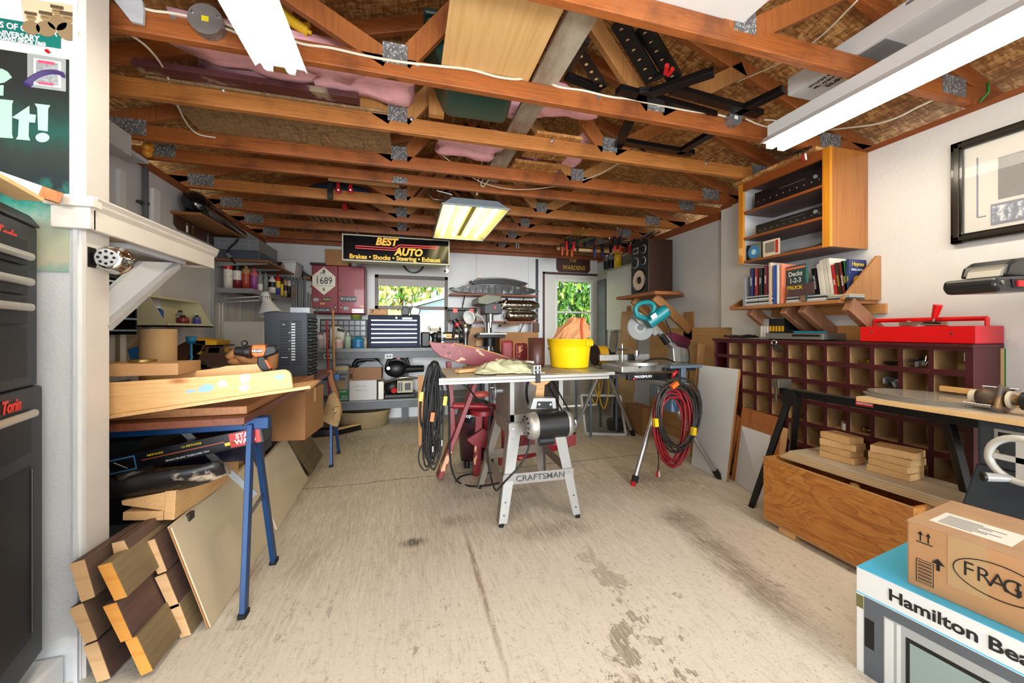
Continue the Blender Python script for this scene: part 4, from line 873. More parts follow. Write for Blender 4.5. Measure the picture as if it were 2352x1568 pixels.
# outside
grn=mat('lawn','#5b7a3a',.9,0,.2,2)
struct('ground_outside',M(grn).box(-25,30,5.75,45,-.3,-.05))
def leaves(name,label,c,r,n,cols,trunk=None,s=.12):
    t=thing(name,label,'tree',(c[0],c[1],0),'trees outside'); b=MB()
    for k in range(n):
        d=V(random.gauss(0,1),random.gauss(0,1),random.gauss(0,1)).normalized()*(random.random()**.35)
        q=V(*c)+V(d.x*r[0],d.y*r[1],d.z*r[2]); b.m(random.choice(cols))
        e=Euler((random.uniform(0,6),random.uniform(0,6),random.uniform(0,6))).to_matrix(); ss=s*random.uniform(.5,1.3)
        b.add([q+e@V(-ss,0,0),q+e@V(0,-ss*.35,0),q+e@V(ss,0,0),q+e@V(0,ss*.35,ss*.1)],[(0,1,2,3)])
    b.build('foliage',t); M(mat('bark','#4a3a2a',.9)).cyl((c[0],c[1],-.1),(c[0],c[1],c[2]),.09*r[0],.04*r[0],n=10).build('trunk',t)
g1=mat('leaf_green','#4f8a2e',.6); g2=mat('leaf_bright','#9cc24a',.6); g3=mat('leaf_dark','#24501f',.6); g4=mat('leaf_yellow','#e0d27a',.6); g5=mat('leaf_pale','#d9dfa8',.6)
dc=A(1318,740,'y',8.2)
leaves('leafy_tree','dense green tree seen through the door window',(dc.x,8.0,1.7),(1.2,.9,1.7),5200,[g1,g1,g2,g2,g3],s=.09)
wc=A(940,670,'y',16)
for k,(dx,lab) in enumerate(((-5.0,'pale yellow-green tree at the left of the back window view'),(-.4,'yellow-green tree behind the neighbouring roof'),(4.2,'pale tree at the right of the back window view'))):
    leaves('autumn_tree',lab,(wc.x+dx,19+k,3.6),(2.2,1.5,3.2),1500,[g2,g4,g5,g1,g4],s=.28)
# neighbour house
hx0=A(945,700,'y',14).x; hx1=hx0+5.2; hz=A(960,705,'y',14).z; pk=A(985,683,'y',14)
t=thing('neighbour_house','pale blue sided house seen through the lower part of the back window','house',(hx0+2,14,-.05))
sid=NT('blue_siding'); wv=sid.n('ShaderNodeTexWave',bands_direction='Z'); wv.inputs['Scale'].default_value=5; sid.l(sid.coord(),wv.inputs[0]); sid.l(sid.ramp(wv.outputs['Fac'],[(.1,'#b9cadb'),(.3,'#cfdeeb')]),sid.b.inputs['Base Color'])
M(sid.m).box(hx0+.15,hx1-.15,14,18,-.05,hz).prism([(hx0+.15,14,hz),(hx1-.15,14,hz),(hx0+1.3,14,pk.z)],(0,4,0)).build('wall',t)
M(mat('roof_pale','#c6cdd6',.7)).prism([(hx0-.1,13.8,hz-.05),(hx0+1.3,13.8,pk.z+.02),(hx1,13.8,hz-.1),(hx1,13.8,hz),(hx0+1.3,13.8,pk.z+.16),(hx0-.15,13.8,hz+.06)],(0,4.4,0)).build('roof',t)
# sign
SY=4.6; x0,x1=-.697,.504; z0,z1=1.99,2.295
t=thing('auto_sign','black light-box sign with yellow lettering and red stripes hanging from the trusses','sign',((x0+x1)/2,SY,z0))
fr=mat('sign_frame','#b9b39e',.5); M(fr).box(x0,x1,SY,SY+.16,z0,z1).build('case',t,.006)
M(mat('sign_face','#0b0b0c',.12)).box(x0+.016,x1-.016,SY-.004,SY+.001,z0+.018,z1-.016).build('face',t)
sy=mat('sign_yellow','#f5b81a',.4,emit=.12); sr=mat('sign_red','#e8261a',.4,emit=.1)
Y_=SY-.0045
p=A(887,556,'y',Y_); q=A(938,580,'y',Y_); r_=A(910,592,'y',Y_)
M(sy).text('BEST',.115,p,X3,Z3,.0008,.005,shear=.25,sx=.95).text('AUTO',.115,q,X3,Z3,.0008,.005,shear=.25,sx=.95).build('lettering',t)
M(sy).text('Brakes \u2022 Shocks \u2022 Steering \u2022 Exhaust',.07,(r_.x,Y_,z0+.052),X3,Z3,.0008,.0022,sx=.98).build('small_lettering',t)
b=M(sr)
def band(pts,w):
    P=[A(u,v,'y',Y_) for u,v in pts]
    for a,c in zip(P,P[1:]): b.beam(a,c,.0012,w,up=(0,0,1))
band([(816,564),(905,570),(918,562),(1006,567)],.010)
band([(816,569),(907,575),(920,567),(1006,571)],.010)
b.build('stripes',t)
for x in (x0+.15,x1-.15): M(steel).cyl((x,SY+.08,z1),(x,SY+.08,2.40),.004,n=6).build('hanger',t)
p=A(1028,622,'y',4.62); p.x=x1-.03; p.y=4.66; t=thing('white_ball','small white ball-shaped camera under the right end of the sign','camera',tuple(p)); M(white).sph(p,.035).cyl(p+V(0,0,.02),V(p.x,p.y,z0+.006),.01,n=8).build('body',t); M(black).cyl(p+V(-.02,-.025,0),p+V(-.026,-.034,0),.012,n=12).build('lens',t)
c=A(950,603,'y',5.46); c.y=5.46; one('wheel_ring',M(gl).tube([c+V(.14*cos(k*pi/16),0,.14*sin(k*pi/16)) for k in range(32)],.011,8,True).beam(c-V(.13,0,0),c+V(.13,0,0),.01,.02),'black steering wheel on the back wall, half hidden by the sign','steering wheel')
# red cabinet
rc=mat('cabinet_red','#7a0f1e',.4,.1,.1,6,coat=.1); x0,x1=-1.159,-.524; z0,z1=1.42,2.038; y0=5.18
x0,_,z0,_=rect(715,608,838,720,y0); _,x1,_,z1=rect(715,608,838,720,y0); z1=A(776,609,'y',y0).z; z0=A(776,721,'y',y0).z
t=thing('wall_cabinet','red two-door steel wall cabinet with a white diamond placard and stickers','cabinet',((x0+x1)/2,5.34,z0))
M(rc).box(x0,x1,y0+.02,BY-.002,z0,z1).build('case',t,.012)
xm=A(776,660,'y',y0).x
dl=M(rc).box(x0+.004,xm-.003,y0,y0+.02,z0+.01,z1-.008).build('door',t,.006); dr=M(rc).box(xm+.003,x1-.004,y0,y0+.02,z0+.01,z1-.008).build('door',t,.006)
for dd,u in ((dl,770),(dr,783)):
    p=A(u,706,'y',y0-.012); M(chrome).tube([p+V(0,.01,.035),p+V(0,0,.03),p+V(0,0,-.03),p+V(0,.01,-.035)],.006).build('handle',dd)
p=A(782,667,'y',y0); M(dark).cyl(p,p-V(0,.008,0),.012,n=12).build('lock',dr)
yy=y0-.0012; C=A(744,645,'y',yy); w_=.13; h_=.175
M(mat('placard_white','#e3ddc9',.5)).prism([(C.x,yy,C.z+h_),(C.x+w_,yy,C.z+.06),(C.x+w_,yy,C.z-.06),(C.x,yy,C.z-h_),(C.x-w_,yy,C.z-.06),(C.x-w_,yy,C.z+.06)][::-1],(0,-.002,0)).build('placard',dl,label='white diamond hazard placard')
b=M(black).text('1689',.12,(C.x,yy-.003,C.z),X3,Z3,.0008,.001,sx=.82).text('6',.06,(C.x,yy-.003,C.z-.105),X3,Z3,.0008,.001)
for s_ in (-1,1): b.box(C.x-.115,C.x+.115,yy-.003,yy-.002,C.z+s_*.06-.0015,C.z+s_*.06+.0015)
b.cyl((C.x,yy-.002,C.z+.125),(C.x,yy-.003,C.z+.125),.018,n=12).box(C.x-.009,C.x+.009,yy-.003,yy-.002,C.z+.1,C.z+.115)
for s_ in (-1,1): b.beam((C.x-.045,yy-.003,C.z+.095+s_*.014),(C.x+.02,yy-.003,C.z+.095-s_*.014),.001,.006)
b.m(placard:=mat('placard_white','#e3ddc9',.5)).cyl((C.x-.007,yy-.003,C.z+.126),(C.x-.007,yy-.0036,C.z+.126),.004,n=8).cyl((C.x+.007,yy-.003,C.z+.126),(C.x+.007,yy-.0036,C.z+.126),.004,n=8)
b.build('placard_print',dl)
for dd,u,v,tx,w2,h2,mb_,mt_ in ((dl,726,688,'MORNING SHOW',.05,.05,grey,white),(dl,750,687,'The Drive',.1,.045,black,mat('can_yellow','#e3c224',.35)),(dl,741,697,'ROCK',.05,.018,mat('can_yellow','#e3c224',.35),black),(dl,738,712,'97.7 HTZ-FM',.2,.06,black,white),(dr,800,687,'97.7 HTZ-FM',.19,.07,black,white),(dr,795,708,'MORNING SHOW',.05,.06,grey,white),(dr,831,703,'AUTO',.045,.02,mat('can_yellow','#e3c224',.35),black),(dr,822,714,'RADIATOR',.14,.05,mat('sticker_silver','#a9adae',.3,.4),rc)):
    p=A(u,v,'y',yy); M(mb_).box(p.x-w2/2,p.x+w2/2,yy-.0006,yy+.001,p.z-h2/2,p.z+h2/2).m(mt_).text(tx,h2*.62 if len(tx)<13 else h2*.3,(p.x,yy-.0008,p.z),X3,Z3,.0004,.0006,sx=min(1,w2/(h2*.62*len(tx)*.55+1e-6))).build('sticker',dd)
# carton + dark thing on the red cabinet
cardbox('brown carton on top of the red cabinet, half behind the sign',A(746,600,'y',5.2).x,A(800,600,'y',5.2).x,5.2,5.46,z1+.001,A(760,572,'y',5.2).z,m_=card2,flap=False)
one('tray',M(dark).box(x0-.02,x0+.16,5.19,5.4,z1+.001,z1+.025),'thin dark tray on the left end of the red cabinet top','tray')
# brown shelf end on the back wall
z=1.875; xa,xb=-1.24,A(716,600,'y',5.3).x
t=thing('wall_shelf','short brown shelf with a rounded bracket on the back wall','shelf',(xb-.2,5.35,z)); 
M(wk).box(xa,xb,5.22,BY-.002,z-.022,z).build('board',t,.004); M(wk).prism([(xb-.03,BY-.002,z-.022),(xa+.12,BY-.002,z-.022),(xa+.12,BY-.002,z-.1),(xb-.07,BY-.002,z-.1),(xb-.03,BY-.002,z-.07)],(0,-.02,0)).build('back_board',t)
t=thing('blue_rack','small bright blue and white plastic rack on the short brown shelf','rack',(-1.2,5.35,z)); cb_=mat('sky_blue','#2f8fd0',.4); x0_,x1_,_,_=rect(645,590,690,560,5.3)
M(white).box(x0_,x0_+.02,5.27,5.38,z+.0005,z+.1).box(x1_-.02,x1_,5.27,5.38,z+.0005,z+.1).box((x0_+x1_)/2-.01,(x0_+x1_)/2+.01,5.27,5.38,z+.0005,z+.1).box(x0_,x1_,5.36,5.38,z,z+.06).build('legs',t)
M(cb_).box(x0_-.01,x1_+.01,5.26,5.4,z+.1,z+.14).box(x0_+.03,x0_+.1,5.27,5.39,z+.14,z+.165).box(x1_-.1,x1_-.03,5.27,5.39,z+.14,z+.165).build('tray',t,.004)
P=[A(u,v,'y',5.28) for u,v in ((686,588),(692,572),(715,586),(713,589))]; dz=V(0,0,1.8755-min(p.z for p in P)); one('dustpan',M(black).prism([p+dz for p in P],(0,.14,0)),'small black scoop at the right end of the short brown shelf','scoop')
x0_,x1_,z0_,z1_=rect(640,632,680,603,4.9); t=thing('plastic_bin','translucent white plastic bin under the brown shelf','bin',((x0_+x1_)/2,5,z0_)); bw_=mat('milky_plastic','#c9cbca',.4)
M(bw_).prism([(x0_+.02,4.9,z0_),(x1_-.02,4.9,z0_),(x1_,4.9,z1_),(x0_,4.9,z1_)],(0,.3,0)).build('tub',t,.008); M(bw_).box(x0_-.01,x1_+.01,4.89,5.21,z1_,z1_+.012).build('rim',t,.003)
one('bin_rack',M(gs).box(WX0,x1_,4.95,5.0,z0_-.012,z0_-.001).box(WX0,x1_,5.14,5.19,z0_-.012,z0_-.001),'pair of grey arms carrying the milky bin','bracket')
# black rods
t=thing('rod_box','small grey box of upright black rods on the parts cabinet','box',(-.76,3.3,z1_)); zt=A(660,718,'y',3.1).z
M(gs).box(-.86,-.72,3.25,3.37,zt+.001,zt+.05).build('box',t,.004)
random.seed(5)
for k in range(9):
    x=-.85+.014*k; h=.3-.12*(k>6)-.02*random.random(); M(black).cyl((x,3.29+.02*(k%3),zt+.02),(x+.006*(k-4)/4,3.29+.02*(k%3),zt+h),.007,n=8).build('rod',t)
# bench
bg_=mat('bench_grey','#83888c',.6,0,.18,7,.2,50); bd=mat('bench_dark','#63686d',.6,0,.1,6)
BF=4.95; zt=A(900,799,'y',BF).z; BXR=1.0
t=thing('workbench','long grey-painted timber workbench along the back wall','workbench',(-.3,5.2,0))
M(bg_).box(WX0+.02,BXR,BF,BY-.004,zt-.045,zt).build('top',t,.004)
M(bd).box(WX0+.02,BXR,BF+.012,BF+.05,zt-.125,zt-.045).build('front_rail',t,.003)
zs=A(880,918,'y',BF).z; M(bg_).box(WX0+.02,BXR,BF,BY-.02,zs-.02,zs).build('lower_shelf',t,.003); M(bd).box(WX0+.02,BXR,BF-.002,BF+.036,zs-.11,zs-.02).build('shelf_rail',t,.003)
for x in (-1.6,A(930,840,'y',5.4).x,.9): M(bd).box(x-.045,x+.045,BY-.1,BY-.01,0,zt-.045).build('leg',t)
for x in (-1.6,.9): M(bd).box(x-.045,x+.045,BF+.05,BF+.12,0,zt-.045).build('leg',t)
for u in (753,893):
    p=A(u,818,'y',BF+.01); M(mat('outlet_plate','#b9bcc0',.4)).box(p.x-.045,p.x+.045,BF+.004,BF+.012,p.z-.028,p.z+.028).m(black).box(p.x-.03,p.x-.005,BF+.003,BF+.004,p.z-.012,p.z+.012).box(p.x+.005,p.x+.03,BF+.003,BF+.004,p.z-.012,p.z+.012).build('outlet',t)
# drawer rack
x0,x1,z0_,z1_=rect(735,775,842,735,5.3); t=thing('drawer_rack','black rack of small clear drawers at the back of the bench','drawer rack',((x0+x1)/2,5.35,zt))
M(dark).box(x0,x1,5.3,5.48,zt+.001,z1_+.01).build('case',t)
dm_=mat('clear_drawer','#8f959a',.2)
for r in range(5):
    for c_ in range(8):
        w1=(x1-x0-.02)/8; hh=(z1_-zt-.01)/5; X=x0+.01+c_*w1; Z=zt+.008+r*hh
        M(dm_).box(X+.006,X+w1-.006,5.29,5.3,Z+.006,Z+hh-.01).build('drawer',t)
def jug(u,v0,v1,rpx,lab,body,lb,cap,y=5.1,nm='bottle'):
    p=A(u,v1,'y',y); top=A(u,v0,'y',y).z; r=rpx/870*(p.y*cs+p.x*sn)
    return bottle(nm,lab,(p.x,y,zt+.0005),r,top-zt,body,cap,lab=lb,group='containers on the back bench')
pw=mat('pot_white','#d5d2ca',.4)
jug(736,763,795,8,'white pot with purple lid on the bench beside the parts cabinet',pw,mat('pot_print','#b9a7b9',.5),pur)
jug(748,758,795,6,'small blue-capped bottle behind the red broom handle',pw,None,blu)
jug(776,774,797,11,'pale tub with pink and cream label on the bench',pw,mat('pink_label','#c9a2a8',.5),mat('lid_yellow','#b9b04a',.5),5.02,'tub')
jug(799,765,797,7,'clear spray bottle with green liquid on the bench',mat('green_liquid','#9fb5a0',.15),None,white,5.04,'spray_bottle')
jug(823,772,797,13,'blue-green pail with an orange base stripe on the bench',mat('pail_teal','#1c7f98',.4),mat('pail_blue','#2a66a0',.4),mat('pail_lid','#1b6a80',.4),5.03,'pail')
jug(839,777,798,4,'thin tan tube next to the tool chest',mat('tube_tan','#9a9078',.5),None,white,5.0,'tube')
jug(818,725,735,11,'green and yellow tin on top of the drawer rack',mat('tin_green','#8aa23c',.4),mat('tin_yellow','#c9b54a',.4),white,5.38,'tin').location.z=z1_+.0105
t=thing('handled_jug','white plastic jug with a grip opening on the bench','jug',(A(772,760,'y',5.12).x,5.12,zt)); x0,x1,_,z1j=rect(757,770,793,749,5.12)
M(pw).prism([(x0,5.12,zt+.001),(x1-.02,5.12,zt+.001),(x1,5.12,z1j-.05),(x1-.08,5.12,z1j),(x0+.02,5.12,z1j),(x0,5.12,z1j-.05)],(0,.13,0)).build('body',t,.012); M(dark).obox(((x0+x1)/2+.04,5.118,z1j-.05),(.09,.004,.035),(0,R(15),0)).build('grip_opening',t,.008)
# tool chest on bench
x0,x1,_,z1c=rect(845,795,965,724,5.0); ch=mat('chest_blue_black','#1d2333',.6,spec=.2)
t=thing('bench_tool_chest','blue-black tool chest with silver drawer pulls on the back bench','tool chest',((x0+x1)/2,5.2,zt))
M(ch).box(x0,x1,5.0,5.35,zt+.001,z1c).build('case',t,.006)
z=z1c-.06
for k,hh in enumerate((.055,.055,.055,.055,.055,.09)):
    if z-hh<zt+.01: hh=z-zt-.015
    d=M(mat('drawer_steel_blue','#27304a',.6,spec=.25)).box(x0+.04,x1-.04,4.99,5.0,z-hh+.004,z).build('drawer',t,.002); M(mat('pull_silver','#b9bfc8',.4,.6)).box(x0+.04,x1-.04,4.978,4.992,z-.014,z).build('pull',d); z-=hh
M(mat('name_strip','#7d7f85',.3,.5)).box(x1-.22,x1-.1,4.998,5.0,z1c-.05,z1c-.03).m(white).text('CRAFTSMAN',.018,(x1-.16,4.997,z1c-.04),X3,Z3,.0004,.0004,sx=.9).build('name_plate',t)
M(chrome).cyl((x0+.33*(x1-x0)+.13,5.0,z1c-.035),(x0+.33*(x1-x0)+.13,4.994,z1c-.035),.01,n=10).build('lock',t)
zc=z1c+.001
x0,x1,_,_=rect(848,722,889,710,5.05); bx('wooden_box','small speckled wooden box on the bench tool chest','box',x0,x1,5.05,5.2,zc,zc+.075,patchy('leaf_print_wood','#b58350','#5b3419',.6,22,.6))
x0,x1,_,_=rect(890,722,925,711,5.05); bx('paper_carton','white and yellow carton on the bench tool chest','carton',x0,x1,5.06,5.2,zc,zc+.06,mat('pale_carton','#e8ddb0',.5))
for k,(u0,u1,lab) in enumerate(((922,942,'dark helmet shell with whip antenna on the bench tool chest'),(942,966,'brown-black shell with whip antenna at the right of the bench tool chest'))):
    a=A(u0,722,'y',5.1);c=A(u1,722,'y',5.1); w_=(c.x-a.x)
    t=thing('antenna_unit',lab,'antenna unit',((a.x+c.x)/2,5.1,zc)); M(mat('smoke_shell','#3a352f',.25) if k else black).prism([(a.x,5.05,zc),(c.x-.02,5.05,zc),(c.x,5.05,zc+.09),(a.x+.03,5.05,zc+.12),(a.x,5.05,zc+.06)],(0,.14,0)).build('shell',t,.01)
    M(black).cyl((a.x+.02,5.1,zc+.1),(a.x+.03,5.1,zc+.27),.004,n=6).build('antenna',t)
# right of chest: speaker, vice, grinder
x0,x1,_,_=rect(967,795,985,766,5.0); bx('black_case','black rounded case beside the bench tool chest','case',x0,x1+.02,5.0,5.2,zt+.0005,zt+.2,black,.02)
def turn(name,label,cat,c,parts):
    t=thing(name,label,cat,tuple(c))
    for nm,b in parts: b.build(nm,t)
    return t
c=A(1005,790,'y',4.7); zb=.96
x=A(1000,780,'y',5.0).x
turn('bench_vice','grey and black bench vice standing on the back bench','vice',(x,5.02,zt),[('base',M(dark).lathe([(.09,0),(.09,.02),(.05,.05),(.045,.12),(.07,.17),(0,.2)],(x,5.05,zt+.0005))),('jaw',M(mat('vice_cream','#a9a08a',.5)).box(x-.07,x+.07,5.0,5.1,zt+.2,zt+.25).box(x-.09,x-.06,5.0,5.1,zt+.22,zt+.28).box(x+.05,x+.08,5.0,5.1,zt+.22,zt+.27)),('screw',M(steel).cyl((x+.06,5.05,zt+.1),(x+.2,5.05,zt+.1),.018,n=10))])
x=A(1035,780,'y',5.0).x
turn('bench_grinder','bench grinder with yellow label on the back bench','grinder',(x,5.02,zt),[('motor',M(steel).cyl((x-.1,5.05,zt+.14),(x+.1,5.05,zt+.14),.062,n=20).m(dark).box(x-.08,x+.08,5.0,5.12,zt+.0005,zt+.09)),('label_plate',M(mat('can_yellow','#e3c224',.35)).box(x-.06,x+.06,4.985,4.99,zt+.12,zt+.17).m(red).box(x-.06,x+.06,4.983,4.985,zt+.138,zt+.152)),('wheel_guard',M(dark).cyl((x-.17,5.05,zt+.14),(x-.12,5.05,zt+.14),.09,n=20)),('wheel_guard',M(dark).cyl((x+.12,5.05,zt+.14),(x+.17,5.05,zt+.14),.09,n=20))])
p=A(1050,745,'y',4.95)
turn('grease_gun','black and red gun-shaped tool leaning over the grinder','tool',tuple(p),[('barrel',M(black).cyl(p+V(-.04,0,.06),p+V(.03,0,-.05),.04,n=14)),('band',M(red).cyl(p+V(-.012,0,.015),p+V(.008,0,-.015),.042,n=14)),('stem',M(black).cyl(p+V(-.03,0,.03),V(p.x-.05,4.97,zt+.12),.018,n=8))])
p=A(1070,760,'y',4.95)
one('steel_funnel',M(steel).lathe([(.03,zt+.0005),(.035,zt+.13),(.05,zt+.18),(.09,zt+.3),(.085,zt+.3),(.03,zt+.14)],(p.x,4.98,0)),'tall grey metal funnel beside the grinder','funnel')
# wooden shelves right part of the wall
shw=wood('shelf_red_brown','#6b3524','#8c4e34',0)
x0,x1,z0s,_=rect(1035,680,1237,675,5.2); za=A(1130,675,'y',5.2).z
def wshelf(z,x0,x1,label):
    t=thing('wall_shelf',label,'shelf',((x0+x1)/2,5.35,z)); M(shw).box(x0,x1,5.2,BY-.003,z-.025,z).build('board',t,.002)
    for x in (x0+.2,x1-.2): M(steel).beam((x,BY-.01,z-.18),(x,5.25,z-.027),.015,.006).build('bracket',t)
    return t
wshelf(za,x0,x1,'upper reddish shelf carrying chrome car grilles'); zl_=A(1130,737,'y',5.2).z; wshelf(zl_,x0,x1-.01,'lower reddish shelf with the black toolbox and foil ducts')
def grille(label,u0,u1,vt,vb,y,zb_,mm,ctr):
    a=A(u0,vb,'y',y);c=A(u1,vb,'y',y); h=A(u0,vt,'y',y).z-A(u0,vb,'y',y).z; n=14
    t=thing('car_grille',label,'car grille',((a.x+c.x)/2,y,zb_)); 
    up=[];lo=[]
    for k in range(n+1):
        s_=k/n; x=a.x+(c.x-a.x)*s_; e=1-abs(2*s_-1)**2.2
        up.append(V(x,y,zb_+h*(.42+.58*e))); lo.append(V(x,y,zb_+h*.36*(1-e**.5)))
    M(mm).prism(up+lo[::-1],(0,.06,0)).build('shell',t)
    M(chrome).tube(up,.009).build('chrome_edge',t)
    for k in range(2,n-1): M(dark).box(up[k].x-.012,up[k].x+.012,y-.006,y,lo[k].z+.012,up[k].z-h*.3).build('slot',t)
    return t
grille('long black and chrome car grille on the upper reddish shelf',1032,1238,655,677,5.18,za+.001,patchy('grille_black','#1d1e20','#8b8f92',.6,14,.3,.05),0)
grille('shorter chrome-edged grille stacked on the long one',1078,1212,640,658,5.19,za+.115,dark,1)
x0,x1,_,_=rect(1096,640,1212,633,5.25); one('brown_fibreboard',M(card2).prism([(x0,5.27,za+.1),(x0,5.27,za+.225),(x0+.1,5.27,za+.235),(x1-.06,5.27,za+.19),(x1,5.27,za+.1)],(0,.02,0)),'brown board standing behind the stacked grilles','board')
x0,x1,_,z1_=rect(1031,737,1094,707,5.22); t=thing('toolbox','black plastic toolbox with orange-red latches on the lower reddish shelf','toolbox',((x0+x1)/2,5.3,zl_)); M(black).box(x0,x1,5.22,5.42,zl_+.001,z1_-.04).build('box',t,.008); M(dark).box(x0-.01,x1+.01,5.21,5.43,z1_-.04,z1_).build('lid',t,.01)
for f_ in (.22,.82): M(mat('latch_red','#d6321f',.4)).box(x0+(x1-x0)*f_-.03,x0+(x1-x0)*f_+.03,5.2,5.22,z1_-.07,z1_-.012).build('latch',t)
foil=mat('foil','#c9c6b8',.18,1,.3,14,1.0,22)
def duct(label,u0,u1,v,rr,z,y=5.28):
    a=A(u0,v,'y',y);c=A(u1,v,'y',y); n=22; pts=[V(a.x+(c.x-a.x)*k/n,y,z) for k in range(n+1)]
    one('foil_duct',M(foil).tube(pts,rr,14,rr=[rr*(.5+.5*min(1,k/3,(n-k)/4+.1))*(1+.08*(k%2)) for k in range(n+1)]),label,'duct')
duct('crinkled foil duct piece lying on the lower reddish shelf',1160,1235,720,.075,zl_+.082); duct('crinkled foil duct piece stacked on the lower one',1143,1238,700,.07,zl_+.235)
bx('ceiling_strut','dark steel strut running up the back wall left of the door','strut',A(1231,600,'y',5.48).x,A(1236,600,'y',5.48).x,5.47,BY-.002,.3,2.3,mat('strut_dark','#3f4348',.4,.5),.001)
# drill press
dg=mat('press_olive','#5e6152',.45,.3); x=A(1126,800,'y',4.85).x; D_=4.85
z_=lambda v:A(1126,v,'y',D_).z
t=thing('drill_press','grey-green bench drill press with belt housing on top','drill press',(x,D_,0))
M(steel).cyl((x,D_+.1,.93),(x,D_+.1,z_(690)),.045,n=20).build('column',t); M(dark).box(x-.16,x+.16,D_-.15,D_+.2,.89,.93).build('base',t,.01)
M(dg).prism([A(u,v,'y',D_-.2) for u,v in ((1098,697),(1098,683),(1120,675),(1152,679),(1152,690),(1120,700))],(0,.45,0)).build('belt_housing',t,.01)
M(mat('press_dark','#2d3030',.4,.4)).box(x-.11,x+.12,D_-.16,D_+.12,z_(722),z_(697)).build('head',t,.01)
M(steel).cyl((x-.02,D_-.1,z_(740)),(x-.02,D_-.1,z_(722)),.04,n=16).cyl((x-.02,D_-.1,z_(752)),(x-.02,D_-.1,z_(740)),.015,n=10).build('chuck',t)
M(chrome).cyl((x+.12,D_-.1,z_(712)),(x+.19,D_-.12,z_(690)),.006,n=6).m(black).sph((x+.19,D_-.12,z_(688)),.02).build('feed_lever',t)
p=A(1136,706,'y',D_-.17); M(red).cyl(p,p-V(0,.012,0),.018,n=12).build('switch',t)
tw_=A(1163,770,'y',D_-.2).x-A(1100,770,'y',D_-.2).x
M(mat('cast_top','#b5b5ae',.4,.5)).box(x-tw_/2,x+tw_/2,D_-.2,D_+.05,z_(768),z_(764)).m(dark).box(x-tw_/2-.03,x+tw_/2-.02,D_-.18,D_+.05,z_(775),z_(768)).cyl((x,D_+.05,z_(795)),(x,D_+.05,z_(775)),.09,n=16).build('table',t,.004)
# clamp lamp
p=A(1082,727,'y',4.75); d_=V(-.75,-.65,-.25).normalized()
t=thing('reflector_lamp','white funnel-shaped spot lamp in front of the drill press','lamp',tuple(p)); M(wl).lathe([(.025,-.12),(.026,-.05),(.05,-.03),(.085,.03),(.088,.05),(.082,.05),(.02,.0),(0,.0)],p,d_,24).build('shade',t); M(wl).tube([p-d_*.11,p-d_*.13+V(.06,.06,-.02),V(x-.05,D_+.05,z_(745))],.008).build('arm',t)
# boards and carton behind the saw
one('plywood_offcut',M(wood('ply_tan','#8d6037','#b08458',2)).box(A(1075,800,'y',5.2).x,A(1128,800,'y',5.2).x,5.2,5.22,.62,A(1100,751,'y',5.2).z),'tan plywood piece standing behind the drill press column','plywood')
one('pine_board',M(pineZ).box(A(1094,800,'y',5.15).x,A(1112,800,'y',5.15).x,5.16,5.19,.62,A(1100,781,'y',5.15).z),'short pale board standing in front of the tan plywood','board')
cardbox('brown carton standing on the floor boards right of the drill press',A(1148,800,'y',5.0).x,A(1236,800,'y',5.0).x,5.0,5.35,.62,A(1190,763,'y',5.0).z,m_=card2,flap=False)
xa=A(1152,760,'y',5.05).x; one('paper_bundle',M(mat('brown_papers','#7a6248',.8)).obox((xa+.13,5.15,1.285),(.26,.16,.03),(0,R(-4),0)).obox((xa+.15,5.15,1.31),(.16,.12,.02),(0,R(8),0)),'loose brown papers on top of the brown carton','papers')
bx('side_bench','rough low bench under the drill press behind the table saw','bench',1.02,2.0,4.75,5.45,.55,.618,bd); 
t=bpy.data.objects['side_bench']
for xx in (1.06,1.95):
    for yy_ in (4.8,5.4): M(bd).box(xx-.03,xx+.03,yy_-.03,yy_+.03,0,.549).build('leg',t)
bx('press_block','thick block carrying the drill press','block',x-.18,x+.18,D_-.16,D_+.22,.619,.889,bd)
x0,x1,_,_=rect(1197,0,1225,0,5.2); x0=A(1224,750,'y',5.18).x; bx('wall_pouch','brown pouch with a white tag at the right end of the lower shelf','pouch',x0,x0+.09,5.15,5.2,zl_-.16,zl_+.0-.03,mat('pouch_brown','#5b463c',.8),.01)
# lower shelf goods
zs_=zs+.001
x0,x1,_,z1_=rect(768,915,801,838,5.0)
t=thing('litter_sack','grey and green printed sack with a cat picture on the lower bench shelf','sack',((x0+x1)/2,5.05,zs_)); M(mat('sack_grey','#8b8f93',.4,0,.1,8)).box(x0,x1,5.0,5.16,zs_,z1_).build('sack',t,.02)
M(mat('sack_green','#1f7a42',.5)).box(x0+.004,x1-.004,4.996,5.0,zs_+.03,zs_+.14).m(mat('sack_cream','#b9ab83',.5)).box(x0+.004,x1-.004,4.997,5.0,z1_-.06,z1_-.02).m(mat('cat_tan','#a58b6c',.7)).cyl(((x0+x1)/2,5.0,zs_+.2),((x0+x1)/2,4.996,zs_+.2),.05,n=18).prism([((x0+x1)/2-.05,4.999,zs_+.21),((x0+x1)/2-.02,4.999,zs_+.24),((x0+x1)/2-.045,4.999,zs_+.27)],(0,-.003,0)).prism([((x0+x1)/2+.05,4.999,zs_+.21),((x0+x1)/2+.045,4.999,zs_+.27),((x0+x1)/2+.02,4.999,zs_+.24)],(0,-.003,0)).build('print',t)
M(black).text('Special',.055,((x0+x1)/2,4.996,z1_-.11),X3,Z3,.0004,.0008,sx=.8).text('Kitty',.055,((x0+x1)/2,4.996,z1_-.165),X3,Z3,.0004,.0008,sx=.8).m(white).text('MULTI-CAT',.026,((x0+x1)/2,4.995,zs_+.115),X3,Z3,.0004,.0005,sx=.85).text('20 kg',.026,((x0+x1)/2+.03,4.995,zs_+.05),X3,Z3,.0004,.0005).build('lettering',t)
x0,x1,_,z1_=rect(802,915,865,872,4.99); z9=z1_
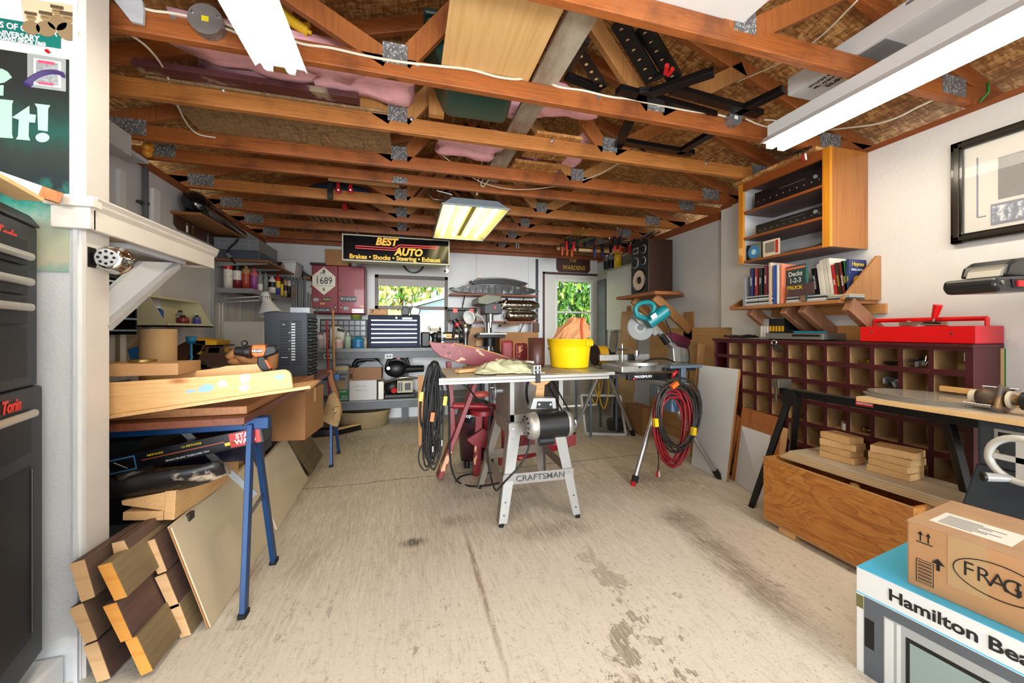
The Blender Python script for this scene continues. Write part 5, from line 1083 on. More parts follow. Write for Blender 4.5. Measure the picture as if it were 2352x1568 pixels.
t=cardbox('white handwritten carton on the lower bench shelf',x0,x1,4.99,5.3,zs_,z1_,m_=mat('white_carton','#c9c9c9',.7),flap=False); M(mat('pencil','#8d8d92',.7)).text('caulk  misc',.035,(x0+.12,4.988,z1_-.07),X3,Z3,.0004).text('tubing parts',.03,(x0+.14,4.988,z1_-.12),X3,Z3,.0004).build('lettering',t)
x0,x1,_,z1_=rect(800,871,876,843,4.97); t=cardbox('open brown carton stacked on the white handwritten carton',x0,x1,4.97,5.3,z9+.001,z1_,m_=mat('box_brown_deep','#8a664c',.85),flap=False)
M(mat('print_brown','#4b3526',.8)).box(x0+.01,x0+.05,4.968,4.97,z1_-.13,z1_-.07).text('TT',.05,(x0+.035,4.969,z1_-.04),X3,Z3,.0004).build('print',t)
turn('black_hose_coil','black ribbed parts sticking out of the open brown carton','parts',((x0+x1)/2,5.1,z1_),[('ribbed_part',M(dark).tube(catmull([(x0+.04,5.1,z1_-.0),(x0+.1,5.1,z1_+.08),(x0+.3,5.1,z1_+.08),(x1-.05,5.1,z1_+.01)],5),.03,8)),('grey_part',M(grey).prism([(x0+.1,5.0,z1_+.0),(x0+.2,5.0,z1_+.07),(x0+.34,5.0,z1_+.07),(x0+.4,5.0,z1_)],(0,.1,0)))])
x0,x1,_,z1_=rect(869,910,881,876,5.0); cardbox('narrow white carton between the white box and the pump',x0,x1,5.0,5.2,zs_,z1_,m_=paper,flap=False)
# pump / compressor
x0,x1,_,z1_=rect(882,912,965,838,5.0); xm=(x0+x1)/2
t=thing('garden_engine','small petrol engine with red fuel cap and cream cover on the lower bench shelf','engine',(xm,5.15,zs_))
M(dark).box(x0,x1-.05,5.02,5.35,zs_,zs_+.05).build('base',t,.01)
M(mat('engine_cream','#aba68c',.5,0,.2,30)).box(xm-.06,xm+.13,5.0,5.2,zs_+.07,zs_+.22).m(dark).box(xm-.05,xm-.03,4.998,5.0,zs_+.09,zs_+.2).box(xm-.02,xm,4.998,5.0,zs_+.09,zs_+.2).box(xm+.03,xm+.1,4.998,5.0,zs_+.1,zs_+.19).build('cover',t,.01)
M(black).sph((x0+.1,5.12,zs_+.13),.11,(1,.8,.9),16).build('tank',t); M(red).cyl((x0+.12,5.03,zs_+.11),(x0+.12,4.99,zs_+.1),.035,n=16).build('fuel_cap',t)
M(steel).tube(catmull([(x0,5.05,zs_+.2),(xm,5.0,zs_+.26),(x1,5.05,zs_+.24)],5),.015).build('handle',t)
t=thing('leaf_blower','black leaf blower lying on top of the petrol engine','blower',(xm-.05,5.2,zs_+.3)); M(black).sph((x0+.14,5.15,zs_+.36),.11,(1.3,.8,1),16).build('housing',t); M(steel).cyl((x0+.05,5.06,zs_+.38),(x0+.05,5.04,zs_+.38),.02,n=10).build('cap',t); M(dark).tube(catmull([(x0+.02,5.1,zs_+.4),(x0+.08,5.1,zs_+.5),(x0+.25,5.1,zs_+.5),(x0+.3,5.1,zs_+.4)],5),.022).build('handle',t); M(black).cyl((x0+.2,5.15,zs_+.35),(x1+.05,5.2,zs_+.35),.05,.045,n=14).build('tube',t); M(red).box(x0+.15,x0+.19,5.07,5.09,zs_+.49,zs_+.51).build('trigger',t)
# basin, broom
c=A(838,975,'z',0); t=one('floor_basin',M(mat('basin_cream','#9c8a68',.6,0,.15,9)).lathe([(0,.02),(.2,.0),(.25,.01),(.29,.2),(.3,.21),(.28,.21),(.24,.03),(0,.03)],(c.x,5.12,0),Z3,36),'old cream round basin on the floor under the bench','basin')
t.scale=(1.1,.8,1)
t=thing('push_broom','push broom with pale wooden head and dark bristles on the floor by the bench','broom',(A(800,995,'z',0).x,4.65,0)); a=A(770,1000,'z',.0);c=A(832,985,'z',.0)
M(pine).beam(a+V(0,0,.07),c+V(0,0,.07),.05,.02).build('head',t,.003); M(black).beam(a+V(0,0,.034),c+V(0,0,.034),.06,.06).build('bristles',t)
M(wood('handle_tan','#a8743c','#c6935a',2)).cyl((a.x-.0,a.y,.08),A(765,712,'y',4.6),.011,n=10).build('handle',t)
t=thing('floor_brush','red-handled brush with black head leaning against the bench','brush',(A(745,1000,'z',0).x,4.55,0)); a=A(735,1002,'z',0); a2=A(750,735,'y',4.8)
M(black).obox((a.x+.05,a.y+.03,.04),(.26,.12,.075),(0,0,.2)).build('head',t,.01); M(red).cyl((a.x+.1,a.y+.03,.07),a2,.011,n=10).build('handle',t)
# ================================================================ CENTRE: table saw
sg=mat('saw_grey','#92918d',.4,.25,.06,9); sdk=mat('saw_tan_grey','#8f867c',.5,.2,.1,8); alm=mat('aluminium','#a9a8a4',.4,.7)
TS=.915; FY=2.36
lf=[(.541,2.247),(1.085,2.23),(.519,2.866),(1.109,2.975)]; tops=[(.655,2.40),(1.03,2.40),(.655,2.82),(1.03,2.82)]
t=thing('table_saw','grey table saw on splayed sheet-metal legs with a motor in front','table saw',(.8,2.6,0))
for (fx,fy),(tx,ty_) in zip(lf,tops):
    sx=-1 if fx<.8 else 1; sy=-1 if fy<2.6 else 1; w1,w0=.085,.055
    b=M(sg if sy<0 else sdk)
    P0=[V(fx,fy,.02),V(fx-sx*w0,fy,.02),V(tx-sx*w1,ty_,.60),V(tx,ty_,.60)]; b.prism(P0 if sx*sy>0 else P0[::-1],(0,-sy*.004,0))
    b.m(sdk); P1=[V(fx,fy,.02),V(tx,ty_,.60),V(tx,ty_-sy*w1,.60),V(fx,fy-sy*w0,.02)]; b.prism(P1,(-sx*.004,0,0)); L_=b.build('leg',t)
    M(rubber).cyl((fx-sx*.02,fy-sy*.01,.0),(fx-sx*.02,fy-sy*.01,.022),.016,n=12).build('foot',L_)
    if sy<0:
        for f_ in (.08,.2,.45,.82,.93): q=P0[0].lerp(P0[3],f_)+V(-sx*.028,-.003,0); M(chrome if f_>.4 else black).cyl(q,q+V(0,-.004,0),.006 if f_>.4 else .004,n=8).build('screw',L_)
def lerp3(k,z): a=V(*lf[k],.02);c=V(*tops[k],.60); return a.lerp(c,(z-.02)/.58)
for a_,c_ in ((0,1),(2,3),(0,2),(1,3)):
    z=.262 if a_==0 and c_==1 else .25; p=lerp3(a_,z);q=lerp3(c_,z); 
    M(sg if (a_,c_)==(0,1) else sdk).beam(p,q,.004,.068).build('brace',t)
    p=lerp3(a_,.555);q=lerp3(c_,.555); M(sg if (a_,c_)==(0,1) else sdk).beam(p,q,.004,.08).build('upper_rail',t)
p=lerp3(0,.262).lerp(lerp3(1,.262),.52); b=M(mat('letter_grey','#3a3a38',.5)).text('CRAFTSMAN',.052,p+V(0,-.006,0),lerp3(1,.262)-lerp3(0,.262),Z3,.0006,.0002,sx=1.12); b.build('lettering',t)
b=M(sdk).box(.655,.66,2.40,2.82,.60,TS-.03).box(1.025,1.03,2.40,2.82,.60,TS-.03).box(.655,1.03,2.815,2.82,.60,TS-.03); b.build('cabinet_side',t)
M(sg).box(.655,.685,2.397,2.401,.60,TS-.03).box(1.0,1.03,2.397,2.401,.60,TS-.03).box(.655,1.03,2.397,2.401,.60,.65).build('cabinet_front',t,.001)
tbm=patchy('dusty_cast_top','#8e8275','#a99877',.55,4,.5,.08)
M(tbm).box(.56,1.16,FY+.02,3.0,TS-.02,TS).build('table_top',t,.003)
M(alm).box(.24,.557,FY+.02,3.0,TS-.025,TS-.003).build('extension_wing',t,.003); M(alm).box(1.163,1.42,FY+.02,3.0,TS-.025,TS-.002).build('extension_wing',t,.003)
b=M(dark)
for x in (.82,1.163): b.box(x-.002,x+.002,FY+.03,2.99,TS,TS+.0006)
b.build('seam',t)
M(alm).box(.19,1.345,FY-.03,FY+.012,TS-.042,TS-.004).m(mat('rail_groove','#6f6a62',.4,.6)).box(.19,1.345,FY-.0315,FY-.03,TS-.027,TS-.02).build('front_rail',t,.002)
M(alm).box(.3,1.4,3.0,3.03,TS-.05,TS-.01).build('rear_rail',t,.002)
x=A(1231,845,'y',FY).x
M(mat('fence_silver','#a9a9a6',.35,.8)).box(x-.026,x+.026,FY-.03,3.02,TS+.002,TS+.062).build('rip_fence',t,.002)
M(black).box(x-.018,x+.018,FY-.034,FY-.03,TS+.01,TS+.055).box(x-.014,x+.014,FY-.05,FY-.03,TS-.05,TS+.01).m(alm).box(x-.006,x+.006,FY-.037,FY-.034,TS+.005,TS+.06).box(x-.02,x+.02,FY-.037,FY-.034,TS+.03,TS+.035).build('fence_lock',t)
# motor
my=2.17; mz=A(1258,975,'y',my).z; x0=A(1226,975,'y',my).x; x1=A(1300,975,'y',my).x; r=.079
M(mat('motor_black','#17181b',.35,.2)).cyl((x0,my,mz),(x1,my,mz),r,n=36).build('motor_body',t)
M(alm).lathe([(0,-.062),(r*.6,-.06),(r*1.02,-.03),(r*1.04,0),(r*1.02,.012)],(x0,my,mz),X3,32).m(dark).lathe([(r*.5,-.0625),(r*.55,-.0625)],(x0,my,mz),X3,16).build('end_bell',t)
b=M(black)
for k in range(12): a_=2*pi*k/12; b.obox((x0-.05,my+r*.72*cos(a_),mz+r*.72*sin(a_)),(.012,.012,.012),(a_,0,0))
b.build('vents',t)
M(alm).lathe([(r*1.02,-.01),(r*1.04,.0),(r*.9,.025),(r*.3,.035),(0,.036)],(x1,my,mz),X3,32).build('end_bell',t)
M(mat('motor_black','#17181b',.35,.2)).cyl((x0+.03,my-.01,mz-r-.012),(x1-.09,my-.01,mz-r-.012),.03,n=20).build('capacitor_cover',t)
M(steel).cyl((x1+.03,my,mz),(x1+.055,my,mz),.035,n=20).build('pulley',t)
q=V(x1+.043,2.55,TS-.09)
pl=[V(q.x,my-.035,mz-.02)]; 
M(rubber).tube([V(q.x,my,mz-.036),V(q.x,my-.036,mz),V(q.x,my-.02,mz+.03),q+V(0,-.03,.03),q+V(0,.02,.04),q+V(0,.035,0),q+V(0,.02,-.03)],.006,6,True).build('belt',t)
M(mat('cast_grey','#9fa1a2',.4,.5)).prism([A(u,v,'y',my+.05) for u,v in ((1218,940),(1226,914),(1276,914),(1278,938))],(0,.06,0)).m(dark).prism([A(u,v,'y',my+.045) for u,v in ((1232,938),(1235,922),(1268,922),(1270,938))],(0,.004,0)).build('motor_mount',t,.004)
for u in (1238,1264): p=A(u,928,'y',my+.04); M(chrome).cyl(p,p+V(0,-.006,0),.007,n=10).build('bolt',t)
M(wood('handle_plate_wood','#a7794b','#c79a66',0)).prism([A(1238+26*cos(a_),868+17*sin(a_),'y',2.385) for a_ in [k*pi/10 for k in range(11)]],(0,-.012,0)).prism([A(u,v,'y',2.385) for u,v in ((1232,884),(1250,884),(1248,912),(1228,912))],(0,-.008,0)).build('wood_shroud',t)
M(dark).tube([A(1222+16*cos(a_)*.8,900+34*sin(a_),'y',2.6) for a_ in [pi/2+k*pi/10 for k in range(11)]],.009,6).build('arbor_guard',t)
hx=.59; M(mat('wheel_grey','#85878a',.4,.5)).tube([(hx,2.6+.06*cos(a_),.78+.06*sin(a_)) for a_ in [k*pi/10 for k in range(20)]],.009,6,True).cyl((hx-.01,2.6,.78),(.655,2.6,.78),.018,n=12).box(hx-.005,hx+.005,2.54,2.66,.77,.79).box(hx-.005,hx+.005,2.59,2.61,.72,.84).m(chrome).cyl((hx-.03,2.56,.81),(hx,2.56,.81),.009,n=8).build('handwheel',t)
M(mat('motor_cord','#1c1c1d',.6)).tube(catmull([A(1219,1003,'y',2.15),A(1212,1035,'y',2.14),A(1195,1068,'y',2.13),A(1165,1100,'y',2.14),A(1145,1122,'y',2.2),A(1138,1125,'y',2.2),A(1130,1105,'y',2.5),A(1120,1050,'y',2.55),A(1125,960,'y',2.5),A(1130,938,'y',2.4),A(1115,928,'y',2.45),A(1095,915,'y',2.5),A(1075,890,'y',2.6),A(1055,878,'y',2.6)],5),.006,6).build('power_cord',t)
wire('black_lead','black cord trailing from the saw table down to the floor and under the left legs',[A(1020,868,'y',2.45),A(1030,900,'y',2.42),A(1032,960,'y',2.4),A(1033,1040,'y',2.42),A(1040,1085,'y',2.46)]+[V(p.x,p.y,.012) for p in (A(1055,1112,'z',0),A(1085,1120,'z',0),A(1130,1116,'z',0),A(1170,1105,'z',0))],.007,rubber,'cord')
one('black_lead_loop',M(rubber).tube(catmull([V(p.x,p.y,.01) for p in (A(1047,1108,'z',0),A(1060,1096,'z',0),A(1090,1090,'z',0),A(1130,1088,'z',0))],5),.007),'short loop of black cord on the floor left of the saw','cord')
# bundle of black cords
t=thing('cord_bundle','thick bundle of black extension cords hanging from the left end of the saw table','cord bundle',(.17,2.45,.2))
random.seed(11); rb2=mat('cord_black','#1a1a1b',.55)
top=A(998,838,'y',2.45)
for k in range(22):
    cx=994+random.uniform(-9,14); wv=random.uniform(8,27); vb=random.choice((990,1020,1045,1060,1075))+random.uniform(-10,6); y=2.45+random.uniform(-.05,.05)
    sk=random.uniform(-14,4); pts=[]
    for j in range(16):
        a_=2*pi*j/16; s_=sin(a_); e=(cos(a_)+1)/2   # e=1 top
        u=cx+sk*(1-e)+wv*s_*(1-.62*e); v=838+(vb-838)*(1-e)
        pts.append(A(u,v,'y',y+.02*s_))
    M(rb2).tube(catmull(pts+[pts[0]],2)[:-1],.0058,5,True).build('cord',t)
M(rb2).tube(catmull([A(u,v,'y',2.42) for u,v in ((985,1000),(965,1030),(962,1060),(975,1080),(988,1070),(990,1040))],5),.005,5).tube(catmull([A(u,v,'y',2.42) for u,v in ((1000,985),(1010,1005),(1014,1030),(1008,1055),(996,1080))],5),.005,5).build('loose_end',t)
M(dark).cyl(top+V(-.03,.0,0),V(.24,2.45,TS-.01),.008,n=8).sph(top,.03).build('hook',t)
for u,v,c_ in ((967,910,'can_yellow'),(1022,920,'can_yellow'),(993,957,'drill_orange')):
    p=A(u,v,'y',2.37); M(MATS[c_]).obox(p,(.022,.022,.055),(0,R(8),0)).build('tie',t,label='coloured plug end')
for u,v in ((994,1024),(1015,1010)): p=A(u,v,'y',2.38); M(steel).cyl(p,p+V(0,0,-.035),.009,n=8).build('connector',t)
one('brown_stick',M(wood('stick_tan','#a86f38','#c28a50',2)).beam(A(966,862,'y',4.1),V(A(968,1010,'y',4.1).x,4.1,.0),.03,.06),'tan wooden stick upright behind the black cord bundle','stick')
# on the saw
c=A(1308,836,'z',TS); cx,cy=1.3,2.78; cx=A(1308,825,'y',cy).x; yb=mat('bucket_yellow','#f0c808',.35)
t=thing('yellow_bucket','bright yellow plastic tub standing on the table saw','bucket',(cx,cy,TS))
h=A(1308,778,'y',cy).z-TS; k=.172
M(yb).lathe([(0,.0),(k*.84,.0),(k*.86,.01),(k*.95,h*.72),(k*.96,h*.74),(k*1.0,h*.76),(k*1.02,h*.97),(k*1.05,h*.975),(k*1.05,h),(k*.98,h),(k*.93,h*.7),(k*.83,.02),(0,.02)],(cx,cy,TS+.001),Z3,48).build('tub',t)
M(yb).obox((cx+k*.62,cy-k*.82,TS+h*.86),(k*.62,.012,h*.2),(0,0,R(37))).build('lip_handle',t,.006)
bag=mat('paper_bag','#c48a5e',.85,0,.12,9)
random.seed(2); n=20; rings=[(.135,0),(.14,.05),(.135,.1),(.12,.14),(.09,.17),(.075,.2),(.05,.215)]
vs=[];fs=[]
for i,(rr_,zz_) in enumerate(rings):
    for j in range(n):
        a_=2*pi*j/n; q=rr_*(1+random.uniform(-.12,.12)*(1+i*.2)); vs.append(V(cx+.005+.02*i*.5+q*cos(a_),cy+q*.8*sin(a_),TS+h*.78+zz_+random.uniform(-.012,.012)))
fs=[(i*n+j,i*n+(j+1)%n,(i+1)*n+(j+1)%n,(i+1)*n+j) for i in range(len(rings)-1) for j in range(n)]+[tuple(range((len(rings)-1)*n,len(rings)*n))]
t=thing('paper_bag','crumpled brown paper bag with an orange stripe stuffed in the yellow tub','bag',(cx,cy,TS+h*.78)); M(bag).add(vs,fs).build('bag',t)
pts=[vs[i*n+16]+V(.0,-.006,0) for i in range(6)]; M(mat('bag_orange','#d9481c',.7)).tube(pts,.018,6,flat=.25).build('stripe',t)
# rag
cl=mat('pale_green_cloth','#c2c2a0',.95,0,.1,10,.5,200); vs=[];fs=[];nx,ny=70,34
for j in range(ny+1):
    for i in range(nx+1):
        s_,u_=i/nx,j/ny; x=.46+.42*s_+.02*sin(9*u_+2)+.012*sin(25*u_); y=2.40+.33*u_+.025*sin(6*s_)+.01*sin(31*s_); e=min(1,5*min(s_,1-s_)+.03)*min(1,5*min(u_,1-u_)+.03)
        z=TS+.003+e*(.026+.012*abs(sin(6*s_+7*u_+1))+.016*abs(sin(10*u_-5*s_))+.01*sin(19*s_+8*u_)+.005*sin(41*u_+13*s_)+.014*(1-abs(2*s_-1))); vs.append(V(x,y,z))
fs=[(j*(nx+1)+i,j*(nx+1)+i+1,(j+1)*(nx+1)+i+1,(j+1)*(nx+1)+i) for j in range(ny) for i in range(nx)]
b=M(cl); b.add(vs,fs,True); o=one('shop_towel',b,'rumpled pale green towel lying on the table saw','towel'); md=o.modifiers.new('s','SOLIDIFY'); md.thickness=.004; md.offset=1
one('wood_scrap',M(pine).obox((.42,2.62,TS+.012),(.2,.05,.022),(0,0,.5)),'short pale wood scrap left of the green towel','wood scrap',bev=.001)
one('dark_scrap',M(wood('dark_scrap','#5a3a25','#7c5436',0)).obox((.5,2.78,TS+.012),(.2,.06,.022),(0,0,-.4)),'dark brown wood scrap behind the green towel','wood scrap',bev=.001)
bx('white_card','small white carton behind the towel on the table saw','carton',.86,.96,2.8,2.88,TS+.0005,TS+.05,paper)
c=A(1232,826,'y',2.86); t=thing('brown_canister','dark brown ribbed canister beside the yellow tub','canister',(c.x,2.86,TS)); hh=A(1232,776,'y',2.86).z-TS
M(mat('canister_brown','#4a2a24',.4)).lathe([(0,0),(.06,0),(.065,.03),(.068,hh),(.062,hh),(.058,.02),(0,.02)],(c.x,2.86,TS+.001),Z3,28).build('body',t)
# red painted wooden seat/slide behind the saw
rd=patchy('peeling_red','#7d1521','#dba57c',.61,7,.4,.012); rdp=mat('red_wood','#8a1a26',.4,0,.1,6)
t=thing('red_bench_frame','old red-painted wooden frame with peeling paint and a long curved board behind the saw','frame',(.5,3.3,0)); y=3.12
P=[A(u,v,'y',y) for u,v in ((983,783),(1000,786),(1040,788),(1090,798),(1140,812),(1178,826),(1150,842),(1100,842),(1050,832),(1010,818),(993,802))]
M(rd).prism(P,(0,.04,0)).build('curved_board',t,.004)
M(mat('raw_edge_tan','#c98f58',.7)).tube([p+V(0,-.003,0) for p in P[2:6]],.006).build('worn_edge',t)
for u,v in ((1020,796),(1031,811)): p=A(u,v,'y',y); M(chrome).sph(p,.011).build('bolt',t)
M(rd).beam(A(1102,845,'y',3.2),A(1008,1095,'y',3.12),.04,.14,up=(0,1,0)).build('slanted_post',t,.005)
M(rd).beam(A(1030,830,'y',3.2),A(1038,935,'y',3.2),.04,.07,up=(0,1,0)).build('upright',t,.004)
M(rd).beam(A(1036,935,'y',3.16),A(1040,1010,'y',3.16),.05,.05).build('upright',t,.004)
M(rdp).cyl(A(1040,931,'y',3.14),A(1180,935,'y',3.14),.026,n=12).build('cross_rail',t)
c=A(1107,942,'y',3.14); M(mat('seat_red','#8a1a26',.4)).cyl((c.x,3.1,c.z-.02),(c.x,3.1,c.z+.015),.105,n=28).build('stool_seat',t,.006)
M(mat('rose_knob','#c25a52',.5)).sph(A(1105,905,'y',3.2),.05,(1.6,1,.6)).build('knob',t)
M(rd).beam(V(c.x-.03,3.12,c.z-.02),V(c.x-.05,3.12,.0),.045,.06).build('stool_leg',t,.004); M(rd).beam(V(c.x+.05,3.2,c.z-.02),V(c.x+.07,3.25,.0),.04,.05).build('stool_leg',t,.004)
M(rd).prism([A(u,v,'y',3.05) for u,v in ((1072,1010),(1110,985),(1122,990),(1118,1030),(1085,1022))],(0,.05,0)).build('kick_board',t,.004)
M(rd).beam(V(.75,3.1,.12),V(1.5,3.35,.14),.03,.1).build('bottom_board',t,.004); M(rd).beam(V(.9,3.25,.23),V(1.5,3.2,.2),.03,.1).build('bottom_board',t,.004)
for k,(u0,u1,vt) in enumerate(((1153,1180,782),(1184,1213,788))):
    a=A(u0,vt,'y',3.25);c=A(u1,vt,'y',3.25); M(rd).box(a.x,c.x,3.25,3.29,.1,a.z).build('back_slat',t,.02)
# shop vacuum
c=V(.62,3.42,0); t=thing('shop_vacuum','dark shop vacuum with white lettering behind the red frame','vacuum',tuple(c)); 
M(mat('vac_maroon','#3b1a22',.4)).lathe([(0,.06),(.15,.06),(.17,.35),(.175,.4)],c,Z3,28).build('drum',t); M(black).lathe([(.18,.4),(.18,.44),(.16,.52),(.1,.56),(0,.57)],c,Z3,28).build('motor_head',t)
q=A(1080,948,'y',3.26); M(white).text('shop-vac',.045,(q.x,3.24,.47),X3,Z3,.0008,.001).build('lettering',t)
for k in range(4): a_=pi/4+k*pi/2; M(black).cyl((c.x+.15*cos(a_),c.y+.15*sin(a_),.0),(c.x+.15*cos(a_),c.y+.15*sin(a_),.06),.025,n=10).build('caster',t)
# ================================================================ RIGHT: mitre saw stand
silver=mat('silver_tube','#b9bcbe',.3,.85)
t=thing('saw_stand','folding tubular stand with silver legs carrying the mitre saw','saw stand',(2.1,3.2,0)); HB=.80
legs=[((1.70,2.585,0),(2.03,2.72,.66)),((2.455,2.51,0),(2.12,2.72,.66)),((1.786,3.926,0),(2.03,3.72,.74)),((2.512,3.815,0),(2.13,3.72,.74))]
for k,(f_,q) in enumerate(legs):
    f_=V(*f_);q=V(*q); l_=M(silver).cyl(f_+(q-f_)*.06,q,.02,n=14).build('leg',t)
    M(rubber).cyl(f_+(q-f_)*.035,f_+(q-f_)*.1,.026,n=12).build('rubber_foot',l_)
    if k==0: M(chrome).cyl(f_+V(0,0,.02),f_+(q-f_)*.04,.008,n=8).m(red).cyl(f_+V(0,0,.0),f_+V(0,0,.035),.02,n=14).build('levelling_foot',l_,label='bright red levelling foot')
    else: M(rubber).cyl(f_,f_+(q-f_)*.04,.022,n=12).build('foot_pad',l_)
for x in (2.02,2.13): M(silver).box(x-.018,x+.018,2.5,4.0,HB-.05,HB-.01).build('rail',t,.004)
M(mat('bracket_blue_grey','#6d7a88',.4,.4)).box(1.98,2.17,2.66,2.78,HB-.16,HB-.05).box(1.98,2.17,3.66,3.78,HB-.12,HB-.05).build('leg_bracket',t,.01)
p=A(1440,858,'y',2.78); q=A(1562,870,'y',2.78)
M(black).box(p.x,q.x,2.76,2.8,HB-.01,HB+.04).build('mount_bar',t,.004); M(black).box(p.x,q.x,3.3,3.34,HB-.01,HB+.04).build('mount_bar',t,.004)
r_=A(1478,861,'y',2.755); M(white).text('MAXIMUM',.03,(r_.x,2.758,HB+.018),X3,Z3,.0005,.001,sx=1.2).build('lettering',t)
for u in (1450,): M(mat('knob_pink','#8a2436',.5)).cyl((p.x+.05,2.76,HB+.005),(p.x+.05,2.748,HB+.005),.012,n=12).build('knob',t)
bg2=mat('post_slate','#5f6f7d',.4,.3); x=A(1567,860,'y',2.6).x
M(bg2).box(x-.022,x+.022,2.58,2.62,HB-.2,HB+.1).build('support_post',t,.003); a=A(1535,838,'y',2.6);c=A(1607,838,'y',2.6)
M(bg2).box(a.x,c.x,2.57,2.64,HB+.1,HB+.125).m(black).box(a.x,c.x,2.64,2.68,HB+.07,HB+.1).build('roller_head',t,.003)
p=A(1565,898,'y',2.56); M(red).cyl(p+V(0,.02,0),p,.02,n=14).cyl(p,p-V(0,.01,0),.014,n=10).build('clamp_knob',t); M(mat('blue_box','#55738f',.4)).box(x-.1,x-.03,2.6,2.7,HB-.26,HB-.15).build('latch_box',t,.01)
M(red).tube([A(1545,868,'y',2.55),A(1548,858,'y',2.55),A(1555,852,'y',2.55)],.013,8).build('lever',t)
# mitre saw
tl=mat('saw_teal','#137a83',.4); ca=mat('cast_alu','#a9a8a2',.4,.6,.12,18); t=thing('mitre_saw','teal and silver compound mitre saw with its blade raised','mitre saw',(2.1,3.1,HB+.04)); Y0=3.05
zb=HB+.041
M(ca).box(A(1400,830,'y',Y0).x,A(1560,830,'y',Y0).x,2.85,3.2,zb,zb+.06).build('base',t,.012)
cc=A(1470,828,'y',2.95); M(ca).cyl((cc.x,2.98,zb+.06),(cc.x,2.98,zb+.085),.17,n=36).build('turntable',t,.003)
M(ca).box(cc.x-.3,cc.x+.22,3.12,3.15,zb+.085,zb+.14).m(dark).box(cc.x-.02,cc.x+.06,3.11,3.16,zb+.085,zb+.14).build('fence',t,.004)
M(chrome).cyl((cc.x-.1,3.08,zb+.085),(cc.x-.1,3.08,zb+.24),.01,n=8).box(cc.x-.15,cc.x-.04,3.07,3.09,zb+.18,zb+.2).cyl((cc.x+.05,3.08,zb+.13),(cc.x+.05,3.08,zb+.18),.025,n=10).build('hold_down',t)
M(black).tube(catmull([A(u,v,'y',2.85) for u,v in ((1468,845),(1478,832),(1500,824),(1530,824),(1550,832))],5),.008).build('base_handle',t)
bc=A(1471,752,'y',3.1); dn=V(-.35,-.93,.1).normalized()
M(mat('blade_steel','#6f706e',.5,.5)).cyl(bc,bc+dn*.003,.118,n=48).m(dark).cyl(bc+dn*.0035,bc+dn*.006,.03,n=20).build('blade',t)
b=M(steel); s1=dn.cross(Z3).normalized(); s2=s1.cross(dn)
for k in range(30): a_=2*pi*k/30; q=bc+(s1*cos(a_)+s2*sin(a_))*.118; b.obox(q,(.012,.003,.012),(0,-a_,0))
b.build('teeth',t)
M(mat('clear_guard','#8d8d88',.5,alpha=.22,spec=.1)).lathe([(.05,.012),(.125,.014),(.128,.0),(.128,-.02)],bc,dn,40).build('blade_guard',t)
M(ca).prism([A(u,v,'y',3.08) for u,v in ((1453,722),(1466,714),(1492,730),(1515,765),(1505,772),(1480,750),(1468,742))],(0,.05,0)).build('upper_guard',t,.008)
H=[A(u,v,'y',3.02) for u,v in ((1463,724),(1460,708),(1470,697),(1490,694),(1502,702),(1500,714),(1492,728),(1478,730))]
M(tl).tube(catmull(H+[H[0]],4)[:-1],.021,10,True).build('handle',t)
mc=A(1508,728,'y',3.0); md_=(A(1530,712,'y',3.0)-A(1488,742,'y',3.05)).normalized()
M(tl).cyl(mc-md_*.1,mc+md_*.1,.058,n=24).build('motor_housing',t,.01); M(mat('teal_dark','#0f5f66',.4)).cyl(mc+md_*.1,mc+md_*.118,.05,n=20).build('motor_cap',t,.006)
M(paper).obox(A(1502,726,'y',2.925),(.06,.003,.04),(0,R(-33),0)).build('rating_label',t)
M(ca).beam(A(1495,745,'y',3.12),A(1540,790,'y',3.15),.06,.05).beam(A(1535,785,'y',3.15),A(1575,835,'y',3.18),.08,.05).prism([A(u,v,'y',3.12) for u,v in ((1545,792),(1578,800),(1588,832),(1548,832))],(0,.08,0)).build('arm',t,.01)
M(dark).cyl(A(1520,770,'y',3.05),A(1532,788,'y',3.05),.03,n=14).build('spring_housing',t)
M(rubber).tube(catmull([A(u,v,'y',3.0) for u,v in ((1528,735),(1540,760),(1545,785),(1575,790),(1583,812),(1582,850),(1580,900),(1570,960))],5),.006).build('power_cord',t)
M(mat('dust_bag','#6b1f3e',.9,0,.1,9)).prism([A(u,v,'y',3.3) for u,v in ((1532,766),(1548,763),(1588,776),(1590,790),(1578,806),(1545,795),(1530,785))],(0,.08,0)).build('dust_bag',t,.03)
# hoses on the stand
t=thing('hose_coil','coils of black and red hose hung on the front of the saw stand','hose coil',(2.05,2.46,.2)); random.seed(21)
hr=mat('hose_red','#8f1c26',.45); hb=mat('hose_black','#2a2724',.5)
def loop(cx,cy_,rx,ry,y,m_,nm):
    ph=random.uniform(0,6); pts=[A(cx+rx*cos(a_)*(1-.15*sin(a_)),cy_+ry*sin(a_)+random.uniform(-1,1),'y',y+.02*sin(a_+ph)) for a_ in [2*pi*k/20 for k in range(20)]]
    M(m_).tube(pts,.0075,6,True).build(nm,t)
for k in range(9): loop(1557+random.uniform(-6,6),948+random.uniform(-5,10)+k*1.2,43+random.uniform(-6,8),72+random.uniform(-6,12),2.46+.006*k,hb,'black_loop')
for k in range(12): loop(1545+random.uniform(-8,8),975+random.uniform(-5,12),32+random.uniform(-8,14),84+random.uniform(-12,14),2.50+.004*k,hr,'red_loop')
for u,v,r_ in ((1549,884,.25),(1506,970,-.1),(1593,990,.1)): M(MATS['can_yellow'] if u!=1549 else MATS['drill_orange']).obox(A(u,v,'y',2.43),(.03,.03,.06),(0,r_*4 if u==1549 else r_,0)).build('plug',t,label='yellow plug end')
